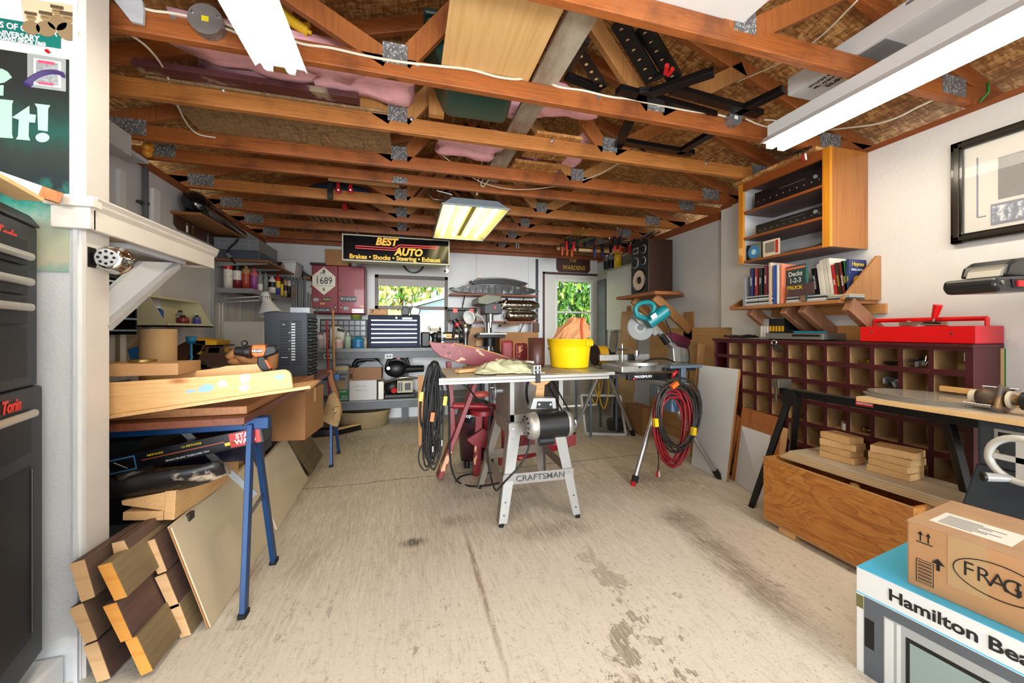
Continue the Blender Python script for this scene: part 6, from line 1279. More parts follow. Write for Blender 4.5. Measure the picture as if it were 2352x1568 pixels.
M(rubber).tube([A(1510,1030,'y',2.5),A(1513,1060,'y',2.5),A(1511,1082,'y',2.5)],.004).m(red).cyl(A(1510,1082,'y',2.5),A(1509,1095,'y',2.5),.009,n=8).m(white).cyl(A(1513,1082,'y',2.5),A(1514,1094,'y',2.5),.008,n=8).build('hanging_cord',t)
# screen frame
P=[A(1345,997,'z',0),A(1437,1000,'z',0)]; q0=P[0];q1=P[1]; tz=A(1357,908,'y',q0.y+.12).z
t=thing('window_screen','white-framed insect screen leaning behind the saw stand','screen',tuple(q0)); up_=V(.0,.12,tz)
b=M(white)
for a_,c_ in ((q0,q1),(q0+up_,q1+up_),(q0,q0+up_),(q1,q1+up_)): b.beam(a_+V(0,0,.012),c_+V(0,0,.012),.02,.024)
b.build('frame',t); M(mat('screen_mesh','#3a3733',.8,alpha=.35)).prism([q0+V(0,0,.02),q1+V(0,0,.02),q1+up_,q0+up_],(0,.002,0)).build('mesh',t)
# yellow cord reel, lamp base
c=A(1375,815,'y',3.9); t=thing('cord_reel','black reel of yellow cord hanging left of the mitre saw','cord reel',(c.x,3.9,.6)); 
for k in range(9): M(mat('cord_yellow','#d8a518',.5)).tube([(c.x-.02+.012*k,3.9+.09*cos(a_),c.z+.1*sin(a_)) for a_ in [2*pi*j/14 for j in range(14)]],.008,5,True).build('cord',t)
M(dark).cyl((c.x-.06,3.9,c.z),(c.x-.045,3.9,c.z),.12,n=20).cyl((c.x+.1,3.9,c.z),(c.x+.12,3.9,c.z),.07,n=20).cyl((c.x+.1,3.9,c.z),(c.x+.2,3.9,c.z),.03,n=12).build('reel',t)
for k,(u,vv) in enumerate(((1362,925),(1382,935),(1370,905))): M(MATS['cord_yellow']).tube(catmull([V(c.x+.02*k,3.9,c.z-.08)]+[A(u+du,v_,'y',3.95) for du,v_ in ((-8,vv-60),(-2,vv-10),(8,vv),(16,vv-50))]+[V(c.x+.05,3.9,c.z-.09)],5),.007).build('hanging_cord',t)
bx('low_stand','low dark stand that carries the yellow cord reel','stand',c.x-.12,c.x+.25,3.88,4.3,.70,.735,bg2); 
o=bpy.data.objects['low_stand']
for xx in (c.x-.1,c.x+.23):
    for yy_ in (3.9,4.28): M(bg2).cyl((xx,yy_,0),(xx,yy_,.70),.015,n=8).build('leg',o)
c=A(1414,985,'z',0); c.y=min(c.y,4.6); t=thing('pump_base','black round-based post standing on the floor behind the screen','post',(c.x,c.y,0)); M(black).lathe([(0,0),(.1,0),(.11,.09),(.1,.12),(0,.13)],c*1,Z3,24).build('base',t); M(dark).cyl(c+V(0,0,.12),c+V(0,0,.62),.02,n=12).cyl(c+V(0,0,.1),c+V(0,0,.3),.03,n=12).build('post',t)
# corner: cabinet, bottles, boards
wm_=mat('gloss_white_panel','#d5d9da',.15,0,0); ya=A(1393,700,'x',2.84).y; yb_=A(1455,700,'x',2.84).y; zt_=A(1455,607,'x',2.84).z; zb_=A(1455,757,'x',2.84).z
t=thing('corner_cabinet','glossy white cabinet with an open shelf on top, in the right back corner','cabinet',(2.9,4.7,zb_)); M(wm_).box(2.84,WX2-.003,4.15,ya,zb_,zt_).build('case',t,.004)
M(mat('cream_shelf_edge','#b9b59a',.5)).box(2.82,WX2-.003,4.1,5.15,zt_+.001,zt_+.02).build('shelf',t,.002); M(mat('back_dark','#7c7a6e',.6)).box(2.93,WX2-.003,4.1,5.15,zt_+.02,2.25).build('back_panel',t)
for k,(y,lab,m_,cp_) in enumerate(((5.05,'clear bottle with black print on the corner cabinet',glassy,white),(4.93,'second clear bottle beside the yellow jug',glassy,white),(4.75,'yellow jug on the corner cabinet',mat('jug_yellow','#d9b21e',.4),yel2))):
    bottle('bottle' if k<2 else 'jug',lab,(2.875,y,zt_+.0205),.045 if k<2 else .052,.25,m_,cp_,lab=dark if k<2 else None)
one('grey_post',M(mat('post_grey_dark','#6c6f70',.6,0,.15,5)).box(2.93,WX2-.002,5.2,5.45,.0,2.0),'dark grey metal strip in the right back corner','post')
lb=[('grey weathered board leaning in the right back corner',(1408,800),(1408,760),'y',2.88,4.95,.12,mat('weathered','#9a9183',.8,0,.2,10),1.2),
('thin brown stick leaning by the corner cabinet',(0,0),(0,0),'',2.8,4.55,.035,joistD,1.45),
('wide tan board leaning behind the mitre saw',(0,0),(0,0),'',2.7,4.25,.26,wood('oak_board','#8f7350','#b3946a',2,.6,.7),1.45),
('narrow squared post leaning behind the blade',(0,0),(0,0),'',2.78,4.4,.07,joistD,1.53)]
for lab,_,_,_,x,y,w_,m_,h_ in lb:
    one('leaning_board',M(m_).beam(V(x-.13,y-.1,.012),V(x+.06,y,h_),w_,.02,up=(.9,.4,.1)),lab,'board')
one('ply_sheet',M(wood('ply_sheet','#a67f4e','#c29a66',1,.6,.5)).box(WX2-.03,WX2-.003,ye+.3,4.1,.0,A(1640,752,'x',2.94).z),'large tan plywood sheet against the right wall behind the mitre saw','plywood')
one('pine_stick',M(pineZ).beam(V(A(1590,995,'y',3.0).x-.03,2.97,.02),A(1612,790,'y',3.15),.07,.02,up=(0,1,0)),'upright pale pine board leaning right of the mitre saw','board',bev=.001)
cardbox('brown open box on the floor under the mitre saw',A(1430,1000,'z',0).x+.2,2.75,3.75,4.1,.0,.32,m_=card2,flap=False)
# speaker and its shelf
sx0,sy0,sy1=2.55,3.585,3.92; zs1=1.605; zs2=2.215
t=thing('loudspeaker','tall brown loudspeaker with white cones on a bracket shelf','loudspeaker',(2.7,3.75,zs1)); sv=wood('walnut_vinyl','#2b1712','#42261b',2,.45,1)
M(sv).box(sx0,2.86,sy0,sy1,zs1+.001,zs2).build('cabinet',t,.004); M(black).box(sx0-.004,sx0,sy0+.012,sy1-.012,zs1+.012,zs2-.012).build('baffle',t)
def cone(y,z,r,c_,ring):
    M(ring).lathe([(r*1.12,0),(r*1.12,.006),(r*.98,.008)],(sx0-.004,y,z),-X3,28).m(c_).lathe([(r*.98,.007),(r*.4,.001),(0,.003)],(sx0-.004,y,z),-X3,28).m(black).lathe([(r*.36,.0015),(r*.3,.01),(0,.014)],(sx0-.004,y,z),-X3,20).build('cone',t)
w_=mat('cone_cream','#c8b6a4',.6); gr_=mat('trim_grey','#8c8b8a',.4)
ym=(sy0+sy1)/2; cone(ym,zs1+.17,.115,w_,black); cone(sy0+.09,zs1+.38,.042,black,gr_); cone(sy1-.09,zs1+.38,.058,black,gr_); cone(sy0+.09,zs1+.51,.045,black,gr_); M(gr_).box(sx0-.007,sx0-.004,sy1-.15,sy1-.05,zs1+.48,zs1+.55).m(black).box(sx0-.008,sx0-.007,sy1-.14,sy1-.06,zs1+.495,zs1+.535).build('level_plate',t)
wsm=wood('shelf_wood_orange','#7a4420','#a0622f',1,.5); t=thing('speaker_shelf','brown wooden bracket shelf under the loudspeaker','shelf',(2.7,3.6,zs1-.04))
M(wsm).prism([(2.4,3.27,zs1-.035),(2.69,3.27,zs1-.035),(2.9,3.45,zs1-.035),(WX2-.002,4.0,zs1-.035),(2.4,4.0,zs1-.035)],(0,0,.034)).build('board',t,.003)
for y in (3.42,3.8): M(joistD).beam((2.5,y,zs1-.045),(2.93,y-.02,zs1-.4),.04,.09,up=(0,0,1)).build('brace',t,.002)
M(joistD).box(2.93,WX2-.002,3.37,3.5,zs1-.5,zs1-.2).build('wall_block',t,.002)
# ---------------------------------------------------------------- pigeonhole unit
PX_=2.6; us=[1644,1672,1702.5,1734.5,1769,1807,1849,1895,1947,2003,2068,2138,2219]; ys_=[A(u,800,'x',PX_).y for u in us]; zr=[1.115,.99,.862,.722,.572,.42,.27,.12,.0]
mr=patchy('maroon_paint','#451018','#7a5a4a',.72,16,.45,.02); kb=mat('cell_board','#bd9b6c',.7,0,.12,7)
t=thing('pigeonhole_unit','wide maroon pigeonhole unit of small open cells along the right wall','pigeonholes',(2.7,1.95,0))
M(kb).box(2.80,2.828,ys_[-1]-.03,ys_[0]+.01,0,1.115).build('back_panel',t)
for k,y in enumerate(ys_[1:-1]): M(kb).box(PX_+.006,2.80,y-.006,y+.006,.02,1.11).m(mr).box(PX_-.002,PX_+.006,y-.0085,y+.0085,.02,1.11).build('divider',t)
for y,w_ in ((ys_[0]+.004,.014),(ys_[-1]-.012,.03)): M(mr).box(PX_-.003,2.83,y-w_/2,y+w_/2,0,1.12).build('end_panel',t,.002)
for z in zr: M(kb).box(PX_+.006,2.80,ys_[-1],ys_[0],z,z+.01).m(mr).box(PX_-.004,PX_+.006,ys_[-1]-.02,ys_[0]+.01,z-.012,z+.016).build('shelf',t)
M(mr).box(PX_-.012,2.829,ys_[-1]-.03,ys_[0]+.03,1.118,1.136).build('top',t,.003)
b=M(paper)
random.seed(8)
for r_ in range(6):
    for k,y in enumerate(ys_[1:]):
        if random.random()<.7: b.box(PX_+.004,PX_+.03,y+.0068,y+.0085,zr[r_]-.06,zr[r_]-.02)
b.build('tag',t)
M(mat('green_edge','#2f7d3c',.6)).box(2.826,2.8295,ys_[-1]-.034,ys_[-1]-.028,.6,1.115).build('green_edge',t)
# hardware in the cells
def cellpos(c_,r_): return (ys_[c_]+ys_[c_+1])/2,zr[r_+1]+.0105
random.seed(31)
hw=[(10,0,'bundle of grey steel strips in a top row cell',steel,'strips'),(8,0,'small wire parts in a top row cell',mat('brass','#b89a5a',.25,.9),'bits'),(9,0,'black and white bits in a top row cell',dark,'bits'),(9,1,'grey flat brackets standing in a second row cell',grey,'strips'),
(2,3,'silver screws heaped in a left-hand cell',steel,'bits'),(6,2,'bright small fittings in a third row cell',chrome,'bits'),(5,3,'small screws in a fourth row cell',steel,'bits'),(6,4,'rolls of black tape in a fifth row cell',black,'rolls'),(8,5,'black tube fittings and white cap in a sixth row cell',black,'rolls'),(9,5,'heap of silver bolts in a sixth row cell',steel,'bits'),(10,5,'clear bag of brass hinges in a sixth row cell',mat('brass','#b89a5a',.25,.9),'strips'),(11,6,'brass and dark valves in a lower right cell',mat('brass','#b89a5a',.25,.9),'rolls'),(8,3,'brass fittings in a fourth row cell',mat('brass','#b89a5a',.25,.9),'bits'),(7,3,'white downpipe piece in a fourth row cell',white,'rolls')]
for c_,r_,lab,m_,kd in hw:
    if c_>11: continue
    y,z=cellpos(c_,r_); b=M(m_); w_=abs(ys_[c_]-ys_[c_+1])*.36
    for k in range(14 if kd=='bits' else 7):
        p=V(PX_+.04+random.uniform(0,.1),y+random.uniform(-w_,w_)*.8,z+.008+random.uniform(0,.02))
        if kd=='bits': b.obox(p,(.03,.007,.007),(random.uniform(0,3),random.uniform(-.3,.3),random.uniform(0,3)))
        elif kd=='strips': b.obox(p+V(0,0,.02),(.12,.004,.03),(random.uniform(-.5,.5),random.uniform(-.3,.3),random.uniform(-.5,.5)))
        elif k<3: b.cyl(V(PX_+.05+.03*k,y-w_*.6+w_*.5*k,z),V(PX_+.05+.03*k,y-w_*.6+w_*.5*k,z+.04),.022,n=12)
    one('cell_hardware',b,lab,'hardware')['kind']='stuff'
# red tray toolbox
rdb=mat('tray_red','#d40d12',.3); z0=1.137; ya_,yb2=ys_[-1]-.03,1.615
t=thing('red_tool_tray','bright red open metal tool tray with a tube handle on the pigeonhole unit','tool tray',(2.7,1.4,z0))
M(rdb).box(2.6,2.604,ya_,yb2,z0,z0+.088).box(2.82,2.824,ya_,yb2,z0,z0+.088).box(2.6,2.824,yb2-.004,yb2,z0,z0+.088).box(2.6,2.824,ya_,yb2,z0,z0+.006).m(mat('tray_red_side','#c01a26',.35)).box(2.6,2.824,ya_,ya_+.004,z0,z0+.088).build('tray',t,.002)
for y in (ya_+.01,yb2-.01): M(rdb).box(2.7,2.73,y-.003,y+.003,z0+.02,z0+.13).build('handle_bracket',t)
M(rdb).cyl((2.715,ya_+.01,z0+.125),(2.715,yb2-.01,z0+.125),.012,n=12).build('handle',t); M(chrome).cyl((2.6,ya_+.08,z0+.05),(2.597,ya_+.08,z0+.05),.006,n=8).cyl((2.6,yb2-.06,z0+.06),(2.597,yb2-.06,z0+.06),.006,n=8).build('rivet',t)
one('chisel',M(rdb).cyl((2.69,1.33,z0+.13),(2.68,1.31,z0+.2),.012,.019,n=14).m(steel).cyl((2.69,1.33,z0+.13),(2.7,1.36,z0+.02),.005,n=8),'red-handled tool standing up in the red tray','hand tool')
t=one('scissors',M(chrome).obox((2.66,1.36,z0+.1),(.03,.18,.02),(0,.2,.2)).obox((2.67,1.38,z0+.09),(.05,.1,.03),(.3,0,-.3)).m(black).obox((2.65,1.32,z0+.108),(.02,.06,.006)),'shiny metal hand tool lying across the red tray','hand tool')
# player, tapes, cords on top
z0=1.137; t=thing('disc_player','flat silver disc player on the pigeonhole unit','player',(2.7,2.1,z0)); sl=mat('player_silver','#8f8f8c',.35,.6); ya2=A(1937,775,'x',2.6).y; yb3=A(1758,775,'x',2.6).y
ya2=A(1890,775,'x',2.6).y
M(sl).box(2.6,2.81,ya2,yb3,z0+.006,z0+.048).build('case',t,.002); M(black).box(2.599,2.6,ya2+.02,(ya2+yb3)/2,z0+.025,z0+.04).build('display',t); M(rubber).box(2.62,2.64,ya2+.02,ya2+.04,z0,z0+.006).box(2.62,2.64,yb3-.04,yb3-.02,z0,z0+.006).build('foot',t)
one('toothbrush',M(mat('cyan_handle','#1b9ac0',.4)).obox((2.66,1.95,z0+.056),(.02,.2,.012),(0,0,.1)).m(dark).obox((2.66,2.1,z0+.06),(.04,.1,.02)),'cyan and black stylus lying on the silver player','stylus')
cs_=mat('tape_case','#b9bcc0',.2,alpha=.7); tb_=mat('tape_black','#1a1a1f',.4); ty2=mat('tape_yellow','#e0a81c',.4)
y=A(1749,760,'x',2.64).y
for k in range(8):
    t=thing('tape_case','row of clear-cased tapes with yellow labels standing on the unit' if 0 else 'clear tape case '+('with dark spine' if k<3 else 'with yellow lower label')+', '+['leftmost','second from left','third from left','fourth','fifth','sixth','seventh','rightmost'][k]+' of the standing row','tape case',(2.66,y-.024*k,z0),'tape cases')
    M(cs_ if k<3 else tb_).box(2.63,2.75,y-.024*k-.0225,y-.024*k,z0+(.05 if k>2 else .0005),z0+.155).build('case',t); M(paper if k<3 else ty2).box(2.6292,2.63,y-.024*k-.02,y-.024*k-.003,z0+(.06 if k>2 else .02),z0+.1).build('label_strip',t)
t=thing('film_carton','black and yellow film carton leaning behind the player','carton',(2.72,2.06,z0)); p=A(1812,748,'x',2.74); M(tb_).obox((2.75,p.y,z0+.11),(.03,.1,.1),(R(30),0,0)).build('carton',t); M(ty2).obox((2.734,p.y,z0+.11),(.002,.1,.05),(R(30),0,0)).build('stripe',t); M(red).text('Kodak',.032,(2.7325,p.y,z0+.11),V(0,-.866,.5),V(0,.5,.866),.0004,.0006).build('lettering',t)
random.seed(14); P=lambda:V(2.66+random.uniform(-.03,.06),A(1700,770,'x',2.66).y+random.uniform(-.16,.16),z0+random.uniform(.008,.035))
t=thing('cord_pile','tangle of black and brown cords on the far end of the unit','cords',(2.66,2.5,z0))
for k in range(6): M(rubber if k%2 else mat('brown_cord','#4d342b',.6)).tube(catmull([P() for _ in range(5)],5),.006,5).build('cord',t)
t=thing('cord_knot','knotted black lead with silver plugs hanging over the front edge of the unit','cord',(2.58,2.0,1.08)); c=A(1778,790,'x',2.585)
M(chrome).tube([c+V(0,.02*cos(a_),.012+.016*sin(a_)) for a_ in [k*.6 for k in range(14)]],.006,6).build('plug',t); M(rubber).tube(catmull([c,c+V(0,-.03,-.02),c+V(0,-.05,-.045),c+V(0,-.07,-.05)],4),.007).tube(catmull([c+V(0,.01,0),c+V(-.01,-.01,-.03),c+V(0,-.04,-.06)],4),.006).build('lead',t)
# ---------------------------------------------------------------- open hutch cabinet
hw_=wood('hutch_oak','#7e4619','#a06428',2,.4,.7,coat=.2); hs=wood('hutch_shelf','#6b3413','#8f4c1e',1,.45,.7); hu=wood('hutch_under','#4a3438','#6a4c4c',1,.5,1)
x0,x1,y0,y1,z0,z1=2.5,2.828,1.712,2.376,1.72,2.335
t=thing('wall_hutch','open orange-brown wooden wall cabinet holding stereo units','cabinet',(2.66,2.04,z0))
M(hw_).box(x0+.02,x1,y0,y0+.016,z0,z1).build('side_panel',t,.001); M(mat('white_side','#d0d3d8',.6)).box(x0+.02,x1,y1-.016,y1,z0,z1).build('side_panel',t,.001)
M(mat('white_side','#d0d3d8',.6)).box(x1-.004,x1,y0+.016,y1-.016,z0,z1-.02).build('back_panel',t)
M(wood('hutch_stile','#b46a14','#cf8824',2,.35,.6,coat=.3)).box(x0,x0+.02,y0,y0+.045,z0,z1).build('stile',t,.001); M(MATS['hutch_stile']).box(x0,x0+.02,y1-.04,y1,z0,z1).build('stile',t,.001)
zsh=[A(1710,487,'x',x0+.01).z,A(1710,546,'x',x0+.01).z]
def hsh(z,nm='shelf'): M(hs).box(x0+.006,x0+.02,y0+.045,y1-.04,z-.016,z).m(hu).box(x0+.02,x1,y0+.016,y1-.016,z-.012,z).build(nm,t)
for z in zsh: hsh(z)
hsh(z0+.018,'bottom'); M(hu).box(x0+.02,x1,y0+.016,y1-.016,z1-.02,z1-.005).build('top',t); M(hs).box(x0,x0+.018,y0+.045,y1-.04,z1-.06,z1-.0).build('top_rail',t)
one('osb_strip',M(osbR).box(x0-.03,x1-.1,y0+.06,y1+.02,z1+.001,z1+.022),'flakeboard strip lying on top of the orange-brown wall cabinet','board')
def stereo(lab,z,h_,ya,yb):
    t=thing('stereo_unit',lab,'stereo',(2.65,(ya+yb)/2,z)); M(black).box(x0+.03,x1-.05,ya,yb,z+.006,z+h_).build('case',t,.003); M(mat('fascia','#15151a',.2)).box(x0+.026,x0+.03,ya,yb,z+.008,z+h_-.002).build('fascia',t)
    b=M(grey); 
    for k in range(10): yy2=ya+.03+k*(yb-ya-.06)/9; b.box(x0+.0255,x0+.026,yy2-.004,yy2+.004,z+h_*.35,z+h_*.42)
    b.cyl((x0+.026,ya+.05,z+h_*.6),(x0+.016,ya+.05,z+h_*.6),.012,n=14).box(x0+.0255,x0+.026,ya+.12,ya+.3,z+h_*.7,z+h_*.72); b.build('controls',t)
    for yy2 in (ya+.03,yb-.03): M(grey).cyl((x0+.06,yy2,z+.0005),(x0+.06,yy2,z+.007),.012,n=10).build('foot',t)
stereo('tall black stereo receiver on the upper shelf of the wall cabinet',zsh[0],.12,y0+.05,y1-.12); stereo('slimmer black stereo deck on the middle shelf of the wall cabinet',zsh[1],.075,y0+.05,y1-.13)
for k,(lab,yc,m1,m2) in enumerate((('disc case with a round blue design on the bottom shelf of the wall cabinet',y1-.1,mat('cover_dark','#1a1a17',.2),mat('cover_blue','#2a73a8',.4)),('disc case with a red and cream cover beside the blue one',y1-.24,mat('cover_cream','#cfc3a8',.3),mat('cover_grey','#77716b',.5)))):
    t=thing('disc_case',lab,'disc case',(x0+.05,yc,z0+.018)); M(m1).box(x0+.04,x0+.05,yc-.062,yc+.062,z0+.0185,z0+.14).build('case',t)
    if k==0: M(m2).cyl((x0+.04,yc,z0+.08),(x0+.0385,yc,z0+.08),.05,n=28).m(mat('pale_cyan','#9fd0dd',.4)).cyl((x0+.0385,yc,z0+.08),(x0+.038,yc,z0+.08),.022,n=6).build('cover_print',t)
    else: M(m2).box(x0+.0385,x0+.04,yc-.03,yc+.045,z0+.05,z0+.125).m(red).box(x0+.0385,x0+.04,yc-.055,yc-.035,z0+.04,z0+.13).build('cover_print',t)
wire('cord','black lead running along the bottom shelf of the wall cabinet',[V(x0+.1,y0+.02,z0+.15),V(x0+.1,y0+.06,z0+.07),V(x0+.07,y0+.14,z0+.035),V(x0+.06,y0+.3,z0+.03),V(x0+.07,y0+.4,z0+.026)],.005,rubber,'cord')
p=A(1845,355,'x',2.45); t=thing('audio_plugs','red and white audio plugs dangling above the wall cabinet','plugs',tuple(p)); M(rubber).tube(catmull([V(2.45,1.95,2.37),p+V(0,-.05,.03),p+V(0,.0,.015),p+V(0,.03,.035),p+V(0,.03,-.0)],5),.003).tube([V(2.45,1.95,2.37),p+V(0,.01,.03),p],.003).build('lead',t); M(red).cyl(p,p+V(0,.004,-.04),.006,n=8).build('red_plug',t); M(paper).cyl(p+V(0,-.012,.0),p+V(0,-.018,-.04),.006,n=8).build('white_plug',t)
# ---------------------------------------------------------------- bookshelf
bw=wood('book_shelf_wood','#83512a','#a9703e',1,.5,.8); bv=wood('brace_wood','#6f4a34','#93664a',2,.55,.8); z0=1.39; y0,y1=1.66,2.46
t=thing('book_shelf','brown wooden wall shelf with triangular ends and diagonal braces, full of books','shelf',(2.72,2.2,z0-.04))
M(bw).box(2.5,2.829,y0,y1,z0-.022,z0).build('board',t,.002)
M(wood('shelf_side','#8c5a30','#b07d4c',2,.5,.6)).prism([(2.5,y0,z0),(2.829,y0,z0),(2.829,y0,z0+.275),(2.80,y0,z0+.275)],(0,-.018,0)).build('end_triangle',t,.002)
M(bw).prism([(2.5,y1,z0),(2.829,y1,z0),(2.829,y1,z0+.16)],(0,.016,0)).build('end_triangle',t,.002)
M(wood('cleat_pine','#a9743c','#c58f55',1,.5,.8)).box(2.812,2.829,y0-.05,y1-.1,z0-.082,z0-.022).build('cleat',t,.002); M(MATS['cleat_pine']).box(2.812,2.829,1.72,2.35,1.14,1.235).build('lower_cleat',t,.002)
for u in (1722,1800,1842,1945):
    y=A(u,705,'x',2.52).y; M(bv).beam((2.53,y,z0-.03),(2.82,y+.0,z0-.22),.04,.085,up=(0,0,1)).build('brace',t,.002)
def bk_(lab,y,w_,h_,d,col,tx='',tilt=0,m2=None,x=2.515,z=None,tc=white,grp='books on the brown wall shelf'):
    z=z0 if z is None else z; c=V(x,y,z+.0008); T=Matrix.Translation(c)@Euler((R(tilt),0,0)).to_matrix().to_4x4()
    t=thing('book',lab+(' on the wall shelf' if len(lab.split())<5 else ''),'book',tuple(c),grp); MB().tr(T).m(col).box(0,d,-w_/2,w_/2,0,h_).build('cover',t,.001); MB().tr(T).m(paper).box(.003,d+.0006,-w_/2+.002,w_/2-.002,.003,h_+.0006).build('pages',t)
    if tx: MB().tr(T).m(tc).text(tx,min(w_*.62,.018),(-.0008,0,h_*.52),(0,0,1) if tilt==0 else (0,0,1),(0,1,0),.0003,.0003).build('title',t)
    if m2: MB().tr(T).m(m2).box(-.0006,0,-w_/2,w_/2,h_*.78,h_*.95).box(-.0006,0,-w_/2,w_/2,h_*.02,h_*.1).build('bands',t)
bm_=lambda n,c: mat('book_'+n,c,.4)
yv=lambda u: A(u,650,'x',2.51).y
L1=[(1708,.03,.19,bm_('silver','#8d8f94'),'','book in crinkled silver wrap at the far left of the shelf',0),(1724,.03,.2,bm_('navy','#232a5c'),'HARVEST','navy hardback left of the red one',.12),(1735,.026,.195,bm_('red','#7d2320'),'BREAKING','dark red hardback',.12),(1745,.028,.19,bm_('black','#15161c'),'TAKEN','black hardback with a blue band',.11),(1757,.028,.2,bm_('maroon','#5c1626'),'PATRIOT','maroon hardback left of the spiral-bound one',.115),(1767,.022,.25,bm_('cream','#c9b4a0'),'','tall cream spiral-bound book',.06),(1777,.018,.23,bm_('blue','#2a4da0'),'','blue and white thin book',.04),(1785,.018,.23,bm_('white','#d9d6cf'),'','white comb-bound manual',.03),(1793,.016,.23,bm_('salmon','#d97a5c'),'','thin salmon book left of the green deck guide',.0)]
L1=[(u,w_,h_,c_,tx,lab,dz) for (u,w_,h_,c_,tx,lab,dz) in L1]
for u,w_,h_,c_,tx,lab,dz in L1:
    zz_=z0+(.075 if dz>.1 else .0); bk_(lab,yv(u),w_*.85,h_*(1.05 if dz>.1 else 1.2),.13,c_,tx,z=zz_ if dz>.1 else None,m2=None)
# stack of cases under the four hardbacks
ya=yv(1716);yb=yv(1760)
def cdstack(n_,lab,yc,w_,grp,cols):
    for k in range(n_):
        t=thing('disc_case',lab+', '+('bottom' if k==0 else 'top' if k==n_-1 else ['second','third','fourth','fifth','sixth','seventh'][k-1]+' from the bottom'),'disc case',(2.58,yc,z0+.0105*k),grp)
        M(cols[k%len(cols)]).box(2.52+.003*(k%2),2.645,yc-w_/2,yc+w_/2,z0+.0008+.0105*k,z0+.0103+.0105*k).build('case',t)
cdc=[mat('case_grey','#aab0b5',.2),mat('case_white','#d8dcdf',.2),mat('case_dark','#34383d',.25)]
cdstack(7,'flat disc case in the left stack under the hardbacks',(ya+yb)/2+.055,.115,'left disc stack',cdc); cdstack(7,'flat disc case in the stack left of the green book',(ya+yb)/2-.065,.115,'second disc stack',cdc)
t=thing('book','dark green deck guide facing out with white title','book',(2.51,yv(1820),z0)); yc=yv(1822); M(bm_('green','#17443f')).obox((2.54,yc,z0+.128),(.018,.17,.25),(0,0,R(-12))).build('cover',t)
M(white).text('Decks',.045,(2.5275,yc,z0+.195),(-.2,-1,0),Z3,.0004,.0008).text('1-2-3',.045,(2.5275,yc,z0+.15),(-.2,-1,0),Z3,.0004,.0008).build('title',t)
M(mat('deck_photo','#8a6a4c',.5,0,.3,20)).obox((2.5295,yc,z0+.06),(.002,.155,.11),(0,0,R(-12))).m(bm_('salmon','#d97a5c')).obox((2.5295,yc,z0+.235),(.002,.15,.014),(0,0,R(-12))).build('cover_picture',t)
t=thing('book','low truck booklet leaning in front of the green deck guide','book',(2.5,yv(1835),z0)); yc=yv(1832); M(mat('truck_cover','#4a3535',.5,0,.2,12)).obox((2.513,yc-.02,z0+.085),(.008,.17,.075),(0,0,0)).build('cover',t); M(mat('gold_text','#c9b32c',.5)).text('TRUCK',.032,(2.508,yc+.02,z0+.1),(0,-1,0),Z3,.0004,.0006).build('title',t)
yc=yv(1822)
cdstack(4,'flat disc case in the stack under the truck booklet',yc,.12,'middle disc stack',cdc); cdstack(4,'flat disc case in the stack left of the leaning novel',yc-.135,.12,'right-middle disc stack',cdc); cdstack(3,'flat case in the low stack under the pale books',yc-.27,.12,'right disc stack',[cdc[2],cdc[0],mat('case_cream','#b9ab8a',.5)])
R1=[(1880,.026,.19,'black','#141414',"BURKES LAW",'black novel leaning right, left of the pale books'),(1893,.022,.215,'ivory1','#d8d2c4','','pale ivory book, first of the pale ones'),(1900,.02,.235,'ivory2','#e0dacd','','pale ivory book, second of the pale ones'),(1908,.02,.24,'ivory3','#d2ccbc','','pale ivory book, third of the pale ones'),(1917,.02,.24,'ivory4','#ded9cb','','pale ivory book, last of the pale ones'),(1927,.018,.225,'redwhite','#b52a2a','REPAIR','red and white manual'),(1936,.018,.235,'darkred','#3a2a22','SMALL ENGINE','dark manual with yellow head'),(1946,.018,.235,'maroon2','#6a2226','REPAIR GUIDE','maroon manual'),(1956,.018,.24,'green2','#1f6e3c','CHILTON','green manual with pale title'),(1965,.014,.24,'blue2','#1f4f9a','','thin blue manual'),(1976,.018,.245,'navy2','#2a3566','Haynes','navy manual with yellow title beside the wooden triangle')]
for k,(u,w_,h_,n_,c_,tx,lab) in enumerate(R1):
    bk_(lab,max(A(u,650,'x',2.63).y+.012,1.70),w_*.95,h_*1.04,.15,bm_(n_,c_),tx,tilt=-7 if k<10 else 0,x=2.63,z=z0+(.033 if k<5 else 0),tc=mat('gold_text','#c9b32c',.5) if n_ in('navy2','darkred','green2') else white)
yt=1.70-.0095-.0006; gt_=MATS['gold_text']; t=bpy.data.objects['book'] if 0 else [o for o in bpy.data.objects if o.get('label','').startswith('navy manual with yellow')][0]
M(gt_).text('Haynes',.036,(2.705,yt,z0+.225),X3,Z3,.0004,.0006).m(white).text('SMALL ENGINE',.017,(2.705,yt,z0+.19),X3,Z3,.0004,.0004).m(mat('cover_yellow','#d9a81c',.4)).cyl((2.7,yt,z0+.12),(2.7,yt-.0006,z0+.12),.035,n=16).build('cover_print',t)
